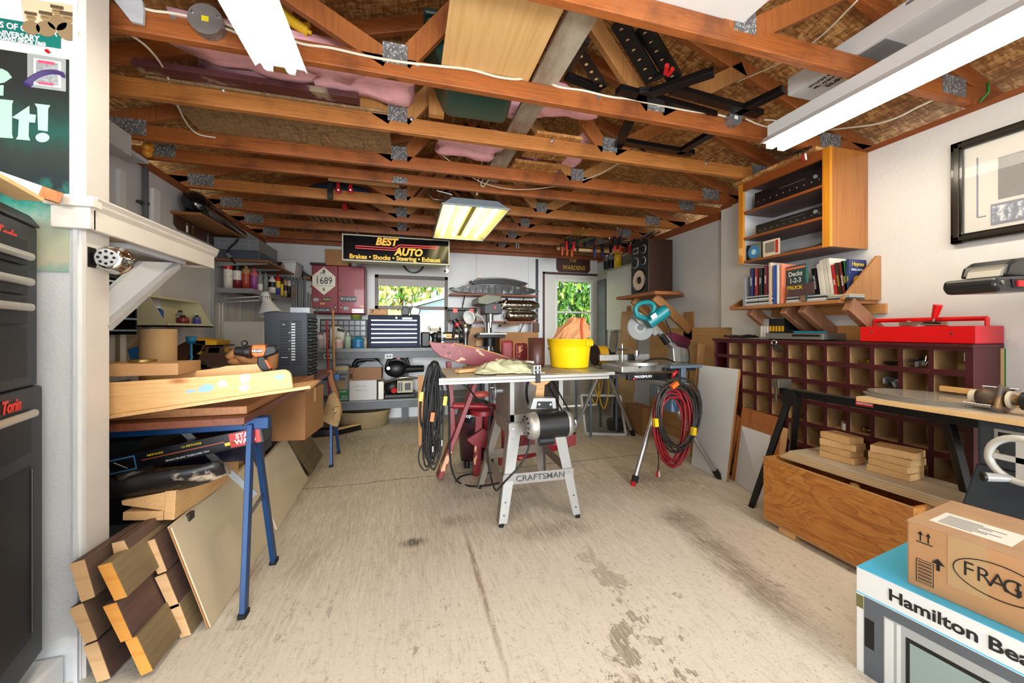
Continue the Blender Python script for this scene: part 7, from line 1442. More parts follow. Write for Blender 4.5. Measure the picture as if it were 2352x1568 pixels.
# ---------------------------------------------------------------- picture
t=thing('framed_picture','large black-framed picture with two photographs and a navy line, right wall','picture',(2.82,1.05,1.66)); fy1=1.318; fy0=.72; z0,z1=1.662,2.193
fb=mat('frame_black','#16130f',.25,coat=.4)
for a_,c_ in ((fy0,fy1),):
    for (ya,yb,za,zb_) in ((fy0,fy1,z0,z0+.045),(fy0,fy1,z1-.045,z1),(fy0,fy0+.045,z0,z1),(fy1-.045,fy1,z0,z1)): M(fb).box(2.795,2.829,ya,yb,za,zb_).m(mat('frame_bevel','#2b2722',.2)).box(2.79,2.795,ya+.012,yb-.012,za+.012,zb_-.012).build('moulding',t,.003)
M(mat('mat_board','#cfcbc2',.7)).box(2.815,2.829,fy0+.04,fy1-.04,z0+.04,z1-.04).build('mat_board',t)
nv=mat('navy_line','#2b3068',.5); yl=A(2245,400,'x',2.814).y; M(nv).box(2.8135,2.815,yl-.003,yl+.003,A(2245,500,'x',2.814).z,A(2245,362,'x',2.814).z).box(2.8135,2.815,yl-.03,yl,A(2250,500,'x',2.814).z,A(2250,500,'x',2.814).z+.006).build('navy_line',t)
ph=NT('night_photo'); ph.l(ph.ramp(ph.noise(ph.coord(),26,6,.7),[(.42,'#0d0b12'),(.58,'#2b2630'),(.66,'#6d5c58'),(.8,'#2c3a70')]),ph.b.inputs['Base Color'])
tp=NT('team_photo'); tp.l(tp.ramp(tp.noise(tp.coord((1,30,18)),1.6,2,.6),[(.35,'#22304f'),(.5,'#5b6f94'),(.6,'#c9ccd2')]),tp.b.inputs['Base Color'])
ya=A(2293,400,'x',2.813).y; M(mat('mat_dark','#2a2a33',.6)).box(2.812,2.815,fy0+.1,ya,A(2293,458,'x',2.813).z,A(2293,362,'x',2.813).z).m(ph.m).box(2.811,2.812,fy0+.1,ya-.006,A(2293,458,'x',2.813).z+.008,A(2293,362,'x',2.813).z-.008).build('photograph',t)
ya=A(2276,500,'x',2.813).y; M(nv).box(2.812,2.815,fy0+.1,ya,A(2276,518,'x',2.813).z,A(2276,470,'x',2.813).z).m(tp.m).box(2.811,2.812,fy0+.1,ya-.006,A(2276,518,'x',2.813).z+.014,A(2276,470,'x',2.813).z-.012).build('photograph',t)
gz=mat('picture_glass','#ffffff',.02,alpha=.12); M(gz).box(2.806,2.808,fy0+.04,fy1-.04,z0+.04,z1-.04).build('glass',t)
# ---------------------------------------------------------------- radial arm saw
ds=mat('saw_slate','#3e4650',.45,.2,.1,12); t=thing('radial_arm_saw','grey radial arm saw with black motor guard, right edge of view','radial arm saw',(2.3,.9,0))
y=1.0; P=lambda l,y_: [A(u,v,'y',y_) for u,v in l]
M(mat('guard_black','#17181a',.3)).prism(P([(2285,655),(2290,635),(2352,632),(2400,640),(2400,668),(2296,670)],.95),(0,.16,0)).prism(P([(2310,632),(2318,605),(2335,593),(2400,585),(2400,635)],.97),(0,.14,0)).build('motor_guard',t,.012)
M(mat('guard_window','#8a8578',.3)).prism(P([(2294,634),(2300,618),(2318,602),(2312,632)],.98),(0,.1,0)).build('guard_window',t,.003); p=A(2301,648,'y',.949); M(steel).cyl(p,p-V(0,.004,0),.009,n=12).build('screw',t)
M(black).prism(P([(2322,640),(2400,640),(2400,662),(2326,660)],.949),(0,-.003,0)).m(red).prism(P([(2334,644),(2350,644),(2350,658),(2334,658)],.946),(0,-.008,0)).m(MATS['can_yellow']).prism(P([(2350,643),(2400,643),(2400,659),(2350,659)],.946),(0,-.01,0)).build('switch',t,.002)
M(ds).box(2.45,2.72,.35,.74,1.5,1.62).box(2.66,2.8,.35,.5,.85,1.6).build('arm',t,.01)
M(wood('saw_table_pine','#d9ac70','#e6c28c',1,.5,.6)).box(2.185,2.56,.35,1.375,.848,.87).build('table_board',t,.002)
M(mat('dusty_board','#b8a68d',.8,0,.06,6)).box(2.187,2.558,.35,1.373,.8702,.8712).build('dusty_surface',t)
M(ds).box(2.24,2.6,.4,.98,.66,.846).build('body',t,.012)
p=A(2330,985,'x',2.238); M(mat('plate_grey','#a9adb0',.4,.5)).box(2.2375,2.24,.72,.93,.775,.815).m(dark).box(2.237,2.2375,.8,.92,.785,.805).build('name_plate',t)
for yy2,s_ in ((.98,1),(.45,-1)):
    M(ds).prism([(2.24,yy2,.66),(2.24,yy2-s_*.16,.66),(2.13,yy2+s_*.1-s_*.16,.0),(2.13,yy2+s_*.11,.0)],(.02,0,0)).prism([(2.24,yy2,.66),(2.34,yy2,.66),(2.26,yy2+s_*.12,0),(2.13,yy2+s_*.11,.0)],(0,-s_*.01,0)).build('leg',t,.004)
M(ds).prism([(2.58,.98,.66),(2.48,.98,.66),(2.56,1.08,0),(2.62,1.08,0)],(0,-.02,0)).build('leg',t,.004)
p=A(2289,1036,'x',2.236); M(chrome).cyl(p,p-V(.004,0,0),.009,n=12).build('bolt',t)
wc_=A(2345,1058,'x',2.12); M(mat('wheel_white','#c9c9c4',.35)).tube([wc_+V(.0,.078*cos(a_),.078*sin(a_)) for a_ in [k*pi/14 for k in range(28)]],.013,8,True).beam(wc_+V(0,.075,0),wc_-V(0,.075,0),.012,.02).beam(wc_+V(0,0,.075),wc_-V(0,0,.075),.012,.02).cyl(wc_,V(2.24,wc_.y,wc_.z),.014,n=12).build('handwheel',t)
hd=A(2300,1096,'x',2.12); M(mat('crank_clear','#9a9a98',.25)).cyl(hd+V(.0,-.02,.004),hd+V(-.05,.02,0),.013,.017,n=16).m(black).cyl(hd+V(-.05,.02,0),hd+V(-.056,.025,0),.016,n=16).build('crank_handle',t)
# sheets, notched board, chuck
t0=.872
for k in range(6):
    o=M(mat('clear_sheet','#b9b1a6',.12,alpha=.75)).prism([(2.21+.01*k+.16+.165*cos(a_)*1.0,1.19+.24*sin(a_)+.01*(k%3),t0+.0035*k) for a_ in [j*2*pi/22 for j in range(22)]],(0,0,.0022))
    one('clear_disc',o,'clear plastic sheet on the pine saw table, '+['bottom of the stack','second from the bottom','third from the bottom','fourth from the bottom','second from the top','topmost'][k],'plastic sheet','clear sheets on the saw table')
P0=A(2165,862,'x',2.54); 
one('notched_board',M(wood('notch_pine','#cf9a55','#e0b274',1,.45,.6)).box(2.535,2.553,.35,1.14,.8715,.93).box(2.535,2.553,1.14,1.235,.905,.93).box(2.535,2.553,1.14,1.235,.8715,.885),'long pine fence board with a notched end at the back of the saw table','board',bev=.001)
p=A(2300,905,'x',2.27); 
t=thing('drill_chuck','rusty metal chuck assembly with a cream washer on the saw table','chuck',tuple(p)); d_=V(0,-1,.02).normalized(); q=V(2.3,1.0,t0+.055)
M(patchy('rusty_steel','#5c5048','#8a6a48',.55,12,.5,.05,metal=.5)).lathe([(0,0),(.03,0),(.034,.02),(.03,.05),(.02,.06),(.02,.12),(0,.12)],q,d_,20).build('chuck',t); M(MATS['rusty_steel']).obox(q+d_*.07,(.09,.014,.1),(0,.3,0)).build('yoke',t,.006); M(mat('washer_cream','#cfc7b4',.5)).cyl(q+d_*.085,q+d_*.095,.034,n=18).cyl(q-d_*.02,q,.026,n=18).build('washer',t); M(chrome).cyl(q+V(.03,0,.04),q+V(.03,-.1,.04),.006,n=8).cyl(q+V(-.03,.03,-.03),q+V(-.03,-.05,-.03),.006,n=8).build('pin',t); M(black).cyl(q+d_*.12,q+d_*.2,.035,n=20).build('coupling',t)
# black folding stand
t=thing('folding_stand','black metal folding work stand with a red name plate under the pine table','work stand',(2.33,1.6,0)); bkst=mat('stand_black','#141518',.35,.3)
X=2.34; ya=A(1795,890,'x',X).y; z=.84
M(bkst).box(X-.02,X+.02,1.0,ya+.0,z-.05,z-.005).build('top_rail',t,.004); M(steel).box(X-.012,X+.012,1.38,ya,z-.004,z+.0).build('slide_rail',t)
M(mat('worn_bracket','#6a655c',.4,.6)).box(X-.05,X+.06,ya-.02,ya+.03,z-.005,z+.05).box(X-.03,X-.02,ya+.01,ya+.03,z-.1,z+.0).build('end_stop',t,.003)
M(mat('plate_red','#c22a30',.4)).box(X-.0215,X-.02,1.38,1.46,z-.035,z-.01).m(white).text('CRAFTSMAN',.014,(X-.0222,1.42,z-.023),(0,-1,0),Z3,.0003,.0003,sx=.9).build('name_plate',t)
for (fx,fy),(tx,ty_) in (((2.268,2.05),(X-.0,ya-.06)),((2.52,2.0),(X+.02,ya-.09)),((2.62-.07,1.06),(X+.02,1.12))):
    l_=M(bkst).beam((fx,fy,.0),(tx,ty_,z-.04),.034,.034).build('leg',t,.003)
M(mat('hinge_plate','#2a2a2a',.4,.5)).cyl((X-.03,ya-.07,z-.06),(X-.02,ya-.07,z-.06),.05,n=20).build('hinge_plate',t)
# wooden chest, sheets, blocks
oz=NT('orange_ply'); zz1=oz.noise(oz.coord((1,.35,1)),5,2,.5,2.2); wv=oz.n('ShaderNodeMath',operation='MULTIPLY'); oz.l(zz1,wv.inputs[0]); wv.inputs[1].default_value=9; fr2=oz.n('ShaderNodeMath',operation='FRACT'); oz.l(wv.outputs[0],fr2.inputs[0])
c_=oz.ramp(fr2.outputs[0],[(0,'#cf8f45'),(.45,'#c27e36'),(.8,'#a8652a'),(.93,'#9a5722'),(1,'#cf8f45')]); c_=oz.mix(.4,c_,oz.ramp(oz.noise(oz.coord((1,.1,1)),60,3,.7),[(.35,'#a56228'),(.65,'#d89c52')]))
oz.l(c_,oz.b.inputs['Base Color']); oz.b.inputs['Roughness'].default_value=.4
x0,x1,y0,y1,z0,z1=2.13,2.5,1.12,1.842,.05,.425
t=thing('plywood_chest','open orange plywood chest on blocks in front of the pigeonholes','chest',(2.3,1.4,0)); pe=mat('ply_edge','#b58b5a',.7)
for (a_,c_,d_,e_) in ((x0,x0+.018,y0,y1),(x1-.018,x1,y0,y1)): M(oz.m).box(a_,c_,d_,e_,z0,z1).build('long_side',t,.001)
for (d_,e_) in ((y0,y0+.018),(y1-.018,y1)): M(oz.m).box(x0+.018,x1-.018,d_,e_,z0,z1).build('end_side',t,.001)
M(pe).box(x0,x1,y0,y1,z0-.012,z0).build('bottom',t); M(pe).box(x0,x0+.018,y0,y1,z1,z1+.002).box(x1-.018,x1,y0,y1,z1,z1+.002).build('edge_strip',t)
for yy2 in (1.65,1.16): M(pine).box(x0+.01,x1-.01,yy2,yy2+.1,0,z0-.012).build('skid',t,.002)
one('wood_scraps',M(pineZ).beam((2.3,1.5,.12),(2.25,1.42,.4),.03,.03).beam((2.2,1.35,.1),(2.24,1.28,.38),.02,.05).beam((2.35,1.3,.1),(2.3,1.2,.36),.03,.02).box(2.15,2.48,1.15,1.8,.051,.1),'wood scraps standing inside the plywood chest','wood scraps')['kind']='stuff'
gp_=mat('grey_ply_face','#c2b39c',.7,0,.06,5)
for k in range(4):
    T=Matrix.Translation((2.345+.006*k,1.43-.012*k,.4275+.0115*k))@Euler((0,0,R(3-.8*k))).to_matrix().to_4x4()
    t=thing('plywood_sheet','thin plywood sheet on the chest, '+['bottom','second','third','top'][k]+' of the stack','plywood',(2.345,1.43,.4275+.0115*k),'plywood sheets on the chest'); MB().tr(T).m(gp_ if k==3 else mat('ply_edge_pale','#c9ae88',.7)).box(-.12,.15,-.375,.375,0,.0105).build('sheet',t,.001)
bt=.4275+.046
pb=wood('block_pine','#c99a62','#dcb680',0,.5,.45); 
def block(lab,x,y,k,rz,w_=.13,d_=.10,h_=.034):
    T=Matrix.Translation((x,y,bt+.0005+k*(h_+.0022)))@Euler((0,0,R(rz))).to_matrix().to_4x4(); t=thing('pine_block',lab,'wood block',(x,y,bt+k*h_),'pine blocks on the plywood chest'); MB().tr(T).m(pb).box(-d_/2,d_/2,-w_/2,w_/2,0,h_).build('block',t,.001)
nm_=['bottom','second from the bottom','second from the top','top']
c1=A(1905,1058,'z',bt); c2=A(2025,1092,'z',bt)
for k in range(4): block('pine block, '+nm_[k]+' of the far stack on the chest',2.37,1.56+.004*(k%2),k,(4,-3,9,-6)[k],.17-.012*(k%2))
for k in range(4): block('pine block, '+nm_[k]+' of the near stack on the chest',2.385-.004*k,1.33-.006*k,k,(5,0,2,14)[k],.17-.01*(k==1),.12)
# boards and panels leaning on the pigeonholes
wpn2=mat('white_melamine','#d3d6d9',.4); 
b0=A(1588,1068,'z',.003); b1=A(1668,1106,'z',.003); t0_=A(1607,838,'x',2.585); t1_=A(1697,848,'x',2.585)
t=thing('melamine_sheet','large white panel leaning against the pigeonhole unit','panel',tuple(b0)); M(wpn2).prism([b0,b1,t1_,t0_],(.018,.006,0)).build('sheet',t); M(cp).beam(b1+V(.009,-.002,0),t1_+V(.009,-.002,0),.018,.003,up=(0,1,0)).build('raw_edge',t)
b0=A(1688,1105,'z',.003); b1=A(1752,1150,'z',.003); t=thing('melamine_sheet','small white panel leaning behind the black stand leg','panel',tuple(b0)); M(wpn2).prism([b0,b1,A(1768,1000,'x',2.55),A(1703,978,'x',2.55)],(.014,.004,0)).build('sheet',t)
ob=wood('red_ply','#8a4f28','#b0713e',2,.55,.6)
for k,(pp,lab) in enumerate(((((1648,1085),(1682,1100),(1700,960),(1668,935)),'brown plywood strip behind the large white panel'),(((1690,1060),(1790,1110),(1795,960),(1705,935)),'brown plywood sheet behind the small white panel'),(((1775,1110),(1800,1115),(1808,985),(1792,980)),'tan board edge by the chest corner'))):
    P=[A(u,v,'x',2.572+.003*k) for u,v in pp]; mz=min(p.z for p in P); 
    for p in P[:2]: p.z=.003; p.x-=.05
    one('brown_board',M(ob if k<2 else pineZ).prism(P,(.012,.0,0)),lab,'board')
# ---------------------------------------------------------------- cartons lower right
a0=V(1.542,.969,0); dr=(V(1.597,.61,0)-a0).normalized(); nr=V(-dr.y,dr.x,0); 
if nr.x<0: nr=-nr
TM2=Matrix(((dr.x,nr.x,0,a0.x),(dr.y,nr.y,0,a0.y),(0,0,1,0),(0,0,0,1))); H_=.364; LL=.62; DD=.44
t=thing('microwave_carton','white and cyan microwave oven carton with black lettering on the floor, lower right','carton',tuple(a0)); cw=mat('gloss_carton_white','#e3e7ea',.3); cy=mat('carton_cyan','#52c8f8',.4)
MB().tr(TM2).m(cw).box(0,LL,0,DD,0,H_-.001).build('carton',t,.002); MB().tr(TM2).m(cy).box(0,LL,-.0004,DD,H_-.001,H_).m(cy).box(0,LL,-.0006,0,H_-.085-.004,H_-.085).build('cyan_top',t)
MB().tr(TM2).m(mat('oven_grey','#59616a',.35)).box(.022,LL,-.0008,0,.0,H_-.092).m(mat('oven_steel','#aeb6bb',.3,.3)).box(.075,LL,-.0014,-.0008,.0,H_-.125).m(mat('oven_handle','#d9dfe2',.2)).box(.078,.1,-.002,-.0014,.0,H_-.13).box(.108,.118,-.002,-.0014,.0,H_-.13).m(dark).box(.13,LL,-.002,-.0014,.03,H_-.155).m(mat('oven_window','#8fa5a3',.25)).box(.14,LL-.02,-.0024,-.002,.045,H_-.168).build('oven_picture',t)
q=AP(2040,1390,a0,nr); MB().tr(TM2).m(mat('brand_black','#15161a',.4)).text('Hamilton Beach',.052,((q-a0).dot(dr),-.001,H_-.045),(1,0,0),(0,0,1),.0006,.0012,'LEFT',sx=1.02).build('lettering',t)
MB().tr(TM2).m(dark).box(.024,.05,-.0012,-.0008,.1,.2).build('vent_picture',t)
MB().tr(TM2).m(mat('olive_print','#6d6a3f',.4)).box(.0,.02,-.0008,0,H_-.14,H_-.095).build('food_picture',t)
a1=V(1.604,.858,H_+.0005); TM3=Matrix(((dr.x,nr.x,0,a1.x),(dr.y,nr.y,0,a1.y),(0,0,1,a1.z),(0,0,0,1))); H2=.205
t=thing('fragile_carton','brown carton marked FRAGILE in black marker on top of the microwave carton','carton',tuple(a1)); mk=mat('marker','#17140f',.6)
kc=mat('kraft_board','#b68a60',.75,0,.06,8)
MB().tr(TM3).m(kc).box(0,.5,0,.34,0,H2).build('carton',t,.002)
b=MB().tr(TM3).m(mat('kraft_top','#b39071',.75,0,.1,9)); b.box(-.003,.24,.0,.345,H2,H2+.004).box(.25,.5,.0,.345,H2,H2+.004).build('flap',t)
MB().tr(TM3).m(mat('clear_tape','#b5956c',.15)).box(.09,.17,-.0008,0,.05,H2).box(-.0008,.0,.0,.06,0,H2).build('tape',t)
b=MB().tr(TM3).m(paper).box(.03,.2,.06,.19,H2+.004,H2+.0046).m(grey)
for k in range(7): b.box(.045,.12+.05*(k%3)/2,.075+.014*k,.081+.014*k,H2+.0046,H2+.005)
b.build('shipping_label',t)
b=MB().tr(TM3).m(mk); fx=(AP(2210,1310,a1,nr)-a1).dot(dr); fz=AP(2250,1318,a1,nr).z-a1.z
for k,(ch,x_) in enumerate(zip('FRAGILE',(0,.033,.064,.094,.122,.14,.168))): b.text(ch,.062,(fx+x_*.8,-.001,fz-.002*k),(1,0,0),(0,0,1),.0005,-.0002,'LEFT',sx=.85)
n=34; b.tube([V(fx+.07+.088*cos(2*pi*k/n),-.001,fz-.004+.05*sin(2*pi*k/n)) for k in range(n)],.0016,4,True); b.build('marker_lettering',t)
b=MB().tr(TM3).m(dark)
for xx in (.03,.048): b.prism([(xx-.006,-.001,H2-.03),(xx+.006,-.001,H2-.03),(xx,-.001,H2-.018)],(0,-.0006,0)).box(xx-.0015,xx+.0015,-.0016,-.001,H2-.05,H2-.03)
b.box(.02,.058,-.0016,-.001,H2-.056,H2-.053)
b.prism([(.055,-.001,.1),(.085,-.001,.1),(.07,-.001,.118)],(0,-.0006,0)).box(.066,.074,-.0016,-.001,.08,.1).build('arrows',t)
b=MB().tr(TM3).m(dark); b.box(.02,.06,-.0012,-.0008,.02,.095).m(kc).box(.022,.058,-.0014,-.0012,.022,.093).m(dark)
for k in range(12): b.box(.024,.056,-.0016,-.0014,.025+.0055*k,.025+.0055*k+.0025*(1+k%2)*.7)
b.build('barcode',t)
# ================================================================ stored in the rafters
zr0=TZ+.0905
def slab(name,label,cat,x0,x1,y0,y1,z0,th,m_,rot=0,bev=.002): 
    T=Matrix.Translation(((x0+x1)/2,(y0+y1)/2,z0))@Euler((0,0,rot)).to_matrix().to_4x4(); return one(name,MB().tr(T).m(m_).box(-(x1-x0)/2,(x1-x0)/2,-(y1-y0)/2,(y1-y0)/2,0,th),label,cat,bev=bev)
slab('plywood_sheet','pale plywood sheet with a dark knot lying across the trusses, top centre','plywood',.16,.595,.75,1.83,zr0,.015,wood('ceiling_ply','#c59a5e','#dcb67e',1,.6,.35,'#5a3a20'))
slab('weathered_plank','long weathered grey and brown plank lying along the trusses','plank',.615,.745,1.15,3.25,zr0,.02,patchy('grey_brown_plank','#5b3620','#a59c8c',.48,3.0,.7,.12,(1,.4,1)))
slab('flakeboard_sheet','flakeboard sheet lying on the trusses left of centre','flakeboard',-1.25,-.1,2.3,2.89,zr0,.012,osb('flakeboard_grey','#8f7350','#a68a63','#6f5637',1.4))
slab('flakeboard_offcut','small flakeboard offcut lying on the trusses right of the grey plank','flakeboard',.8,1.12,2.28,2.62,zr0+.0,.02,osb('flakeboard_pale','#a9753c','#d0a062','#7c4f24',1)); slab('flakeboard_offcut','second flakeboard offcut further back beside the plank','flakeboard',.78,1.15,2.7,3.1,zr0,.02,MATS['flakeboard_pale'])
slab('white_sheet','white board lying on the nearest truss, top of view','board',.72,1.33,.35,1.25,zr0,.012,mat('white_board','#d9dadc',.6))
slab('maroon_board','long maroon-edged board lying along a truss behind the left light','board',-1.25,-.25,2.2,2.27,zr0,.03,patchy('maroon_grey','#4d2226','#8a7a66',.6,5,.6,.05))
pk=mat('insulation_pink','#eab2be',.95,0,.15,9,1.0,40)
def batt(lab,c,s_,seed):
    random.seed(seed); b=M(pk); nx,ny,nz=12,6,3; T=[]
    b.sph(c,1,s_,20); o=None
    for i,p in enumerate(b.v):
        d=p-V(*c); k=1+.16*sin(23*d.x+seed)+.14*sin(31*d.y+2*seed)+random.uniform(-.05,.05); e=V(max(-s_[0]*.88,min(s_[0]*.88,d.x*1.25)),max(-s_[1]*.88,min(s_[1]*.88,d.y*1.25)),max(-s_[2]*.8,min(s_[2]*.8,d.z*1.4))); b.v[i]=V(*c)+e*k
    b.v=b.v[:21*20]; return one('insulation_batt',b,lab,'insulation','pink insulation batts')
for c,s_,lab in (((-.62,2.1,2.56),(.36,.14,.07),'pink insulation batt behind the left strip light'),((-.2,2.15,2.57),(.3,.12,.08),'pink insulation batt left of the green tub'),((-.65,2.55,2.62),(.5,.14,.1),'pink insulation batt above the flakeboard sheet'),((.42,2.62,2.5),(.22,.14,.05),'fluffy pink insulation lump hanging beyond the green tub'),((.62,2.25,2.62),(.25,.1,.08),'pink insulation batt behind the green tub'),((.95,3.0,2.58),(.06,.3,.06),'narrow pink insulation strip by the flakeboard offcut'),((1.25,2.75,2.58),(.07,.3,.05),'second narrow pink insulation strip'),((.95,2.15,2.6),(.18,.12,.06),'pink insulation under the small flakeboard'),((1.38,1.12,2.60),(.07,.15,.06),'pink insulation tuft over the nearest truss plate')): batt(lab,c,s_,int(c[0]*10)+20)
# green tub
gt=mat('tub_green','#1f4a40',.35); t=thing('green_tub','dark green plastic storage tub resting in the trusses','tub',(.3,2.08,zr0))
b=M(gt); 
q=[V(.2,1.92,zr0+.004),V(.55,1.9,zr0+.004),V(.585,2.26,zr0+.004),V(.22,2.27,zr0+.004)]; u_=[V(.08,1.88,zr0+.28),V(.6,1.87,zr0+.3),V(.64,2.3,zr0+.3),V(.1,2.3,zr0+.28)]
b.hexa(q+u_); b.build('tub',t,.03); M(mat('tub_lid','#16372f',.4)).hexa([p+V(0,0,.001) for p in u_]+[p+V(0,0,.03) for p in u_]).build('lid',t,.01)
one('yellow_glove',M(mat('glove_yellow','#e3b92a',.6,0,.1,20)).tube(catmull([A(642,22,'y',2.0),A(665,45,'y',2.0),A(690,62,'y',2.0),A(708,72,'y',2.0)],4),.025,8).tube([A(690,62,'y',2.0),A(712,56,'y',2.0)],.012,6).tube([A(695,66,'y',2.0),A(716,76,'y',2.0)],.01,6),'yellow rubber glove tucked by a truss web beside the left light','glove')
# black steel shelving parts
bs=mat('rack_black','#101114',.35,.4)
def strip(lab,p,q,w_=.075,holes=6,name='steel_channel'):
    t=thing(name,lab,'steel channel',tuple(p)); M(bs).beam(p,q,w_,.02,up=(0,0,1)).build('channel',t,.002)
    for k in range(holes): c=p.lerp(q,(k+.5)/holes)+V(0,0,-.0105); M(mat('hole_tan','#b58d62',.5)).cyl(c,c-V(0,0,.001),.009,n=8).build('hole',t)
P3=lambda u,v,z: A(u,v,'z',z)
strip('perforated black channel standing among the webs, left of the pair',P3(1420,50,2.62),P3(1500,185,2.5)); strip('perforated black channel standing among the webs, right of the pair',P3(1475,60,2.62),P3(1550,180,2.5))
t=thing('clamp','black spring clamp with red handle tips by the truss plate','clamp',tuple(P3(1525,165,2.47))); pc=P3(1522,165,2.47); M(bs).beam(P3(1502,180,2.47),P3(1530,165,2.47),.02,.03).build('body',t,.003); M(red).cyl(P3(1528,168,2.46),P3(1532,150,2.46),.011,n=8).cyl(P3(1534,172,2.46),P3(1545,158,2.46),.011,n=8).build('handle',t)
for k,(a_,c_,lab) in enumerate((((1300,175),(1380,205),'black steel angle left of the web plate, lower one'),((1315,95),(1385,200),'slotted grey steel angle left of the web plate'),((1300,160),(1345,90),'black steel strut crossing behind the slotted angle'))):
    strip(lab,P3(*a_,2.52),P3(*c_,2.50),.05,0 if k!=1 else 6,'steel_angle')
fz=zr0+.012
fr_=[((1415,345),(1480,205),'near-left rail of the black frame on the trusses'),((1420,205),(1640,265),'rear rail of the black frame on the trusses'),((1430,325),(1590,352),'front rail of the black frame on the trusses'),((1560,350),(1660,290),'right rail of the black frame on the trusses'),((1490,215),(1640,165),'black square tube pointing up to the right, upper one'),((1690,258),(1800,205),'black square tube pointing up to the right, lower one'),((1545,205),(1745,262),'long black angle behind the right junction box')]
for (a_,c_,lab) in fr_:
    b=M(bs).beam(P3(*a_,fz),P3(*c_,fz),.055,.03); one('steel_channel',b,lab,'steel channel',bev=.002)
# boxed light fixture
t=thing('fixture_carton','long white carton of a boxed light fixture lying across the trusses at the right','carton',(2.05,1.0,zr0)); x0,x1,y0,y1=1.99,2.19,.3,1.56
x0=A(1836,205,'z',zr0).x; x1=A(1905,215,'z',zr0).x; 
x0,x1=1.97,2.15
M(mat('carton_pale','#cfd2d4',.6)).box(x0,x1,y0,y1,zr0+.0005,zr0+.09).build('carton',t,.002); M(mat('carton_print_grey','#6f7377',.6)).box(x0+.02,x1-.02,y1-.42,y1-.3,zr0-.0006,zr0+.0005).box(x0-.0006,x0,y0,y1-.5,zr0+.07,zr0+.082).build('print_band',t)
M(dark).text('greenlite',.05,((x0+x1)/2+.03,y1-.2,zr0-.0006),(-0,-1,0),(1,0,0),.0005,.001).text('48" WRAP AROUND',.026,((x0+x1)/2-.02,y1-.2,zr0-.0006),(0,-1,0),(1,0,0),.0005,.0006).text('FIXTURE ENERGY STAR',.022,((x0+x1)/2-.055,y1-.2,zr0-.0006),(0,-1,0),(1,0,0),.0005,.0005).build('lettering',t)
# gusset sheet, foam, green tape, conduit pipes
one('white_gusset',M(mat('gusset_white','#b9bec6',.5)).prism([A(u,v,'y',1.80) for u,v in ((262,0),(326,0),(330,22),(328,55),(300,48))],(0,.012,0)),'pale grey painted gusset corner at the top left truss end','gusset')
one('expanding_foam',M(mat('foam_amber','#c98524',.4)).sph(A(340,340,'x',-1.62),.04,(.7,1,.8)).sph(A(338,352,'x',-1.62),.028).sph(A(345,332,'x',-1.62),.02),'amber blob of dried expanding foam at the top of the grey pipe','foam blob')
one('green_tape',M(mat('tape_green','#2f8a3c',.6)).tube([A(2268,190,'x',2.80),A(2270,212,'x',2.80),A(2255,228,'x',2.80),A(2250,236,'x',2.80)],.014,6,flat=.3),'strip of green tape stuck at the truss end above the picture','tape')
one('copper_pipe',M(mat('dull_copper','#7a6048',.35,.7)).tube([A(988,420,'y',3.5),A(988,450,'y',3.5),A(995,458,'y',3.5),A(1040,462,'y',3.5)],.014,8),'dull copper pipe elbow left of the pendant light','pipe')
one('threaded_rod',M(steel).cyl(A(1003,437,'y',3.45),A(1038,447,'y',3.45),.012,n=8),'thin steel rod lying left of the pendant light','rod')
for u,lab in ((1186,'left of the pair of grey strips hanging near the last truss'),(1191,'right of the pair of grey strips hanging near the last truss')):
    a=A(u,500,'y',4.86);c=A(u,570,'y',4.86); one('hanging_strip',M(steel).beam(a,c,.012,.02),lab,'metal strip')
# bar clamps
def clamp(lab,p,q,jaw,hcol,hl=.12,name='bar_clamp',grp=None):
    t=thing(name,lab,'clamp',tuple(p),grp); p=Vector(p);q=Vector(q)
    M(jaw if jaw is not None else steel).beam(p,q,.007,.02).build('bar',t); d=(q-p).normalized()
    M(dark).beam(p+V(0,0,.01),p+V(0,0,-.11),.03,.022).build('jaw',t,.003); M(dark).beam(p+d*.14+V(0,0,.01),p+d*.14+V(0,0,-.1),.03,.026).build('jaw',t,.003)
    M(hcol).cyl(p+V(0,-.02,-.04),p+V(0,-.02,-.04-hl),.015,n=10).build('handle',t)
    return t
ch_=mat('clamp_red','#cf1f26',.4); co=mat('clamp_orange','#e05f28',.4); cbl=mat('clamp_blue','#24357c',.4); ybar=mat('bar_yellow','#b5a03a',.4,.6)
for k,(u,v,uu,vv,y,h_,bar,lab) in enumerate(((1300,505,1340,470,4.4,ch_,ybar,'red-handled bar clamp with a yellowish bar, first from the left'),(1316,508,1356,472,4.4,ch_,ybar,'red-handled bar clamp with a yellowish bar, second from the left'),
 (1290,545,1362,508,4.7,co,steel,'orange-handled clamp, leftmost of the three low ones'),(1301,545,1364,512,4.72,co,steel,'orange-handled clamp, middle of the three low ones'),(1312,545,1368,516,4.74,co,steel,'orange-handled clamp, rightmost of the three low ones'),
 (1365,545,1440,498,4.7,cbl,steel,'blue-handled bar clamp, left one'),(1383,545,1465,505,4.7,cbl,steel,'blue-handled bar clamp, right one'),
 (1410,515,1418,490,4.3,ch_,steel,'red-handled clamp below the long slanted bar'),(1422,500,1432,480,4.3,ch_,dark,'red-handled clamp beside the long slanted bar'),
 (1444,525,1500,505,4.35,ch_,steel,'red-handled clamp, left of the right-hand group'),(1453,515,1503,503,4.3,ch_,steel,'red-handled clamp, middle of the right-hand group'),(1467,508,1516,504,4.3,ch_,steel,'red-handled clamp, right end of the group'))):
    p=A(u,v-22,'y',y); q=A(uu,vv,'y',y-.5); q.z=max(2.2,min(q.z,2.36)); p.z=min(p.z,2.36); clamp(lab,p,q,bar,h_,.11)
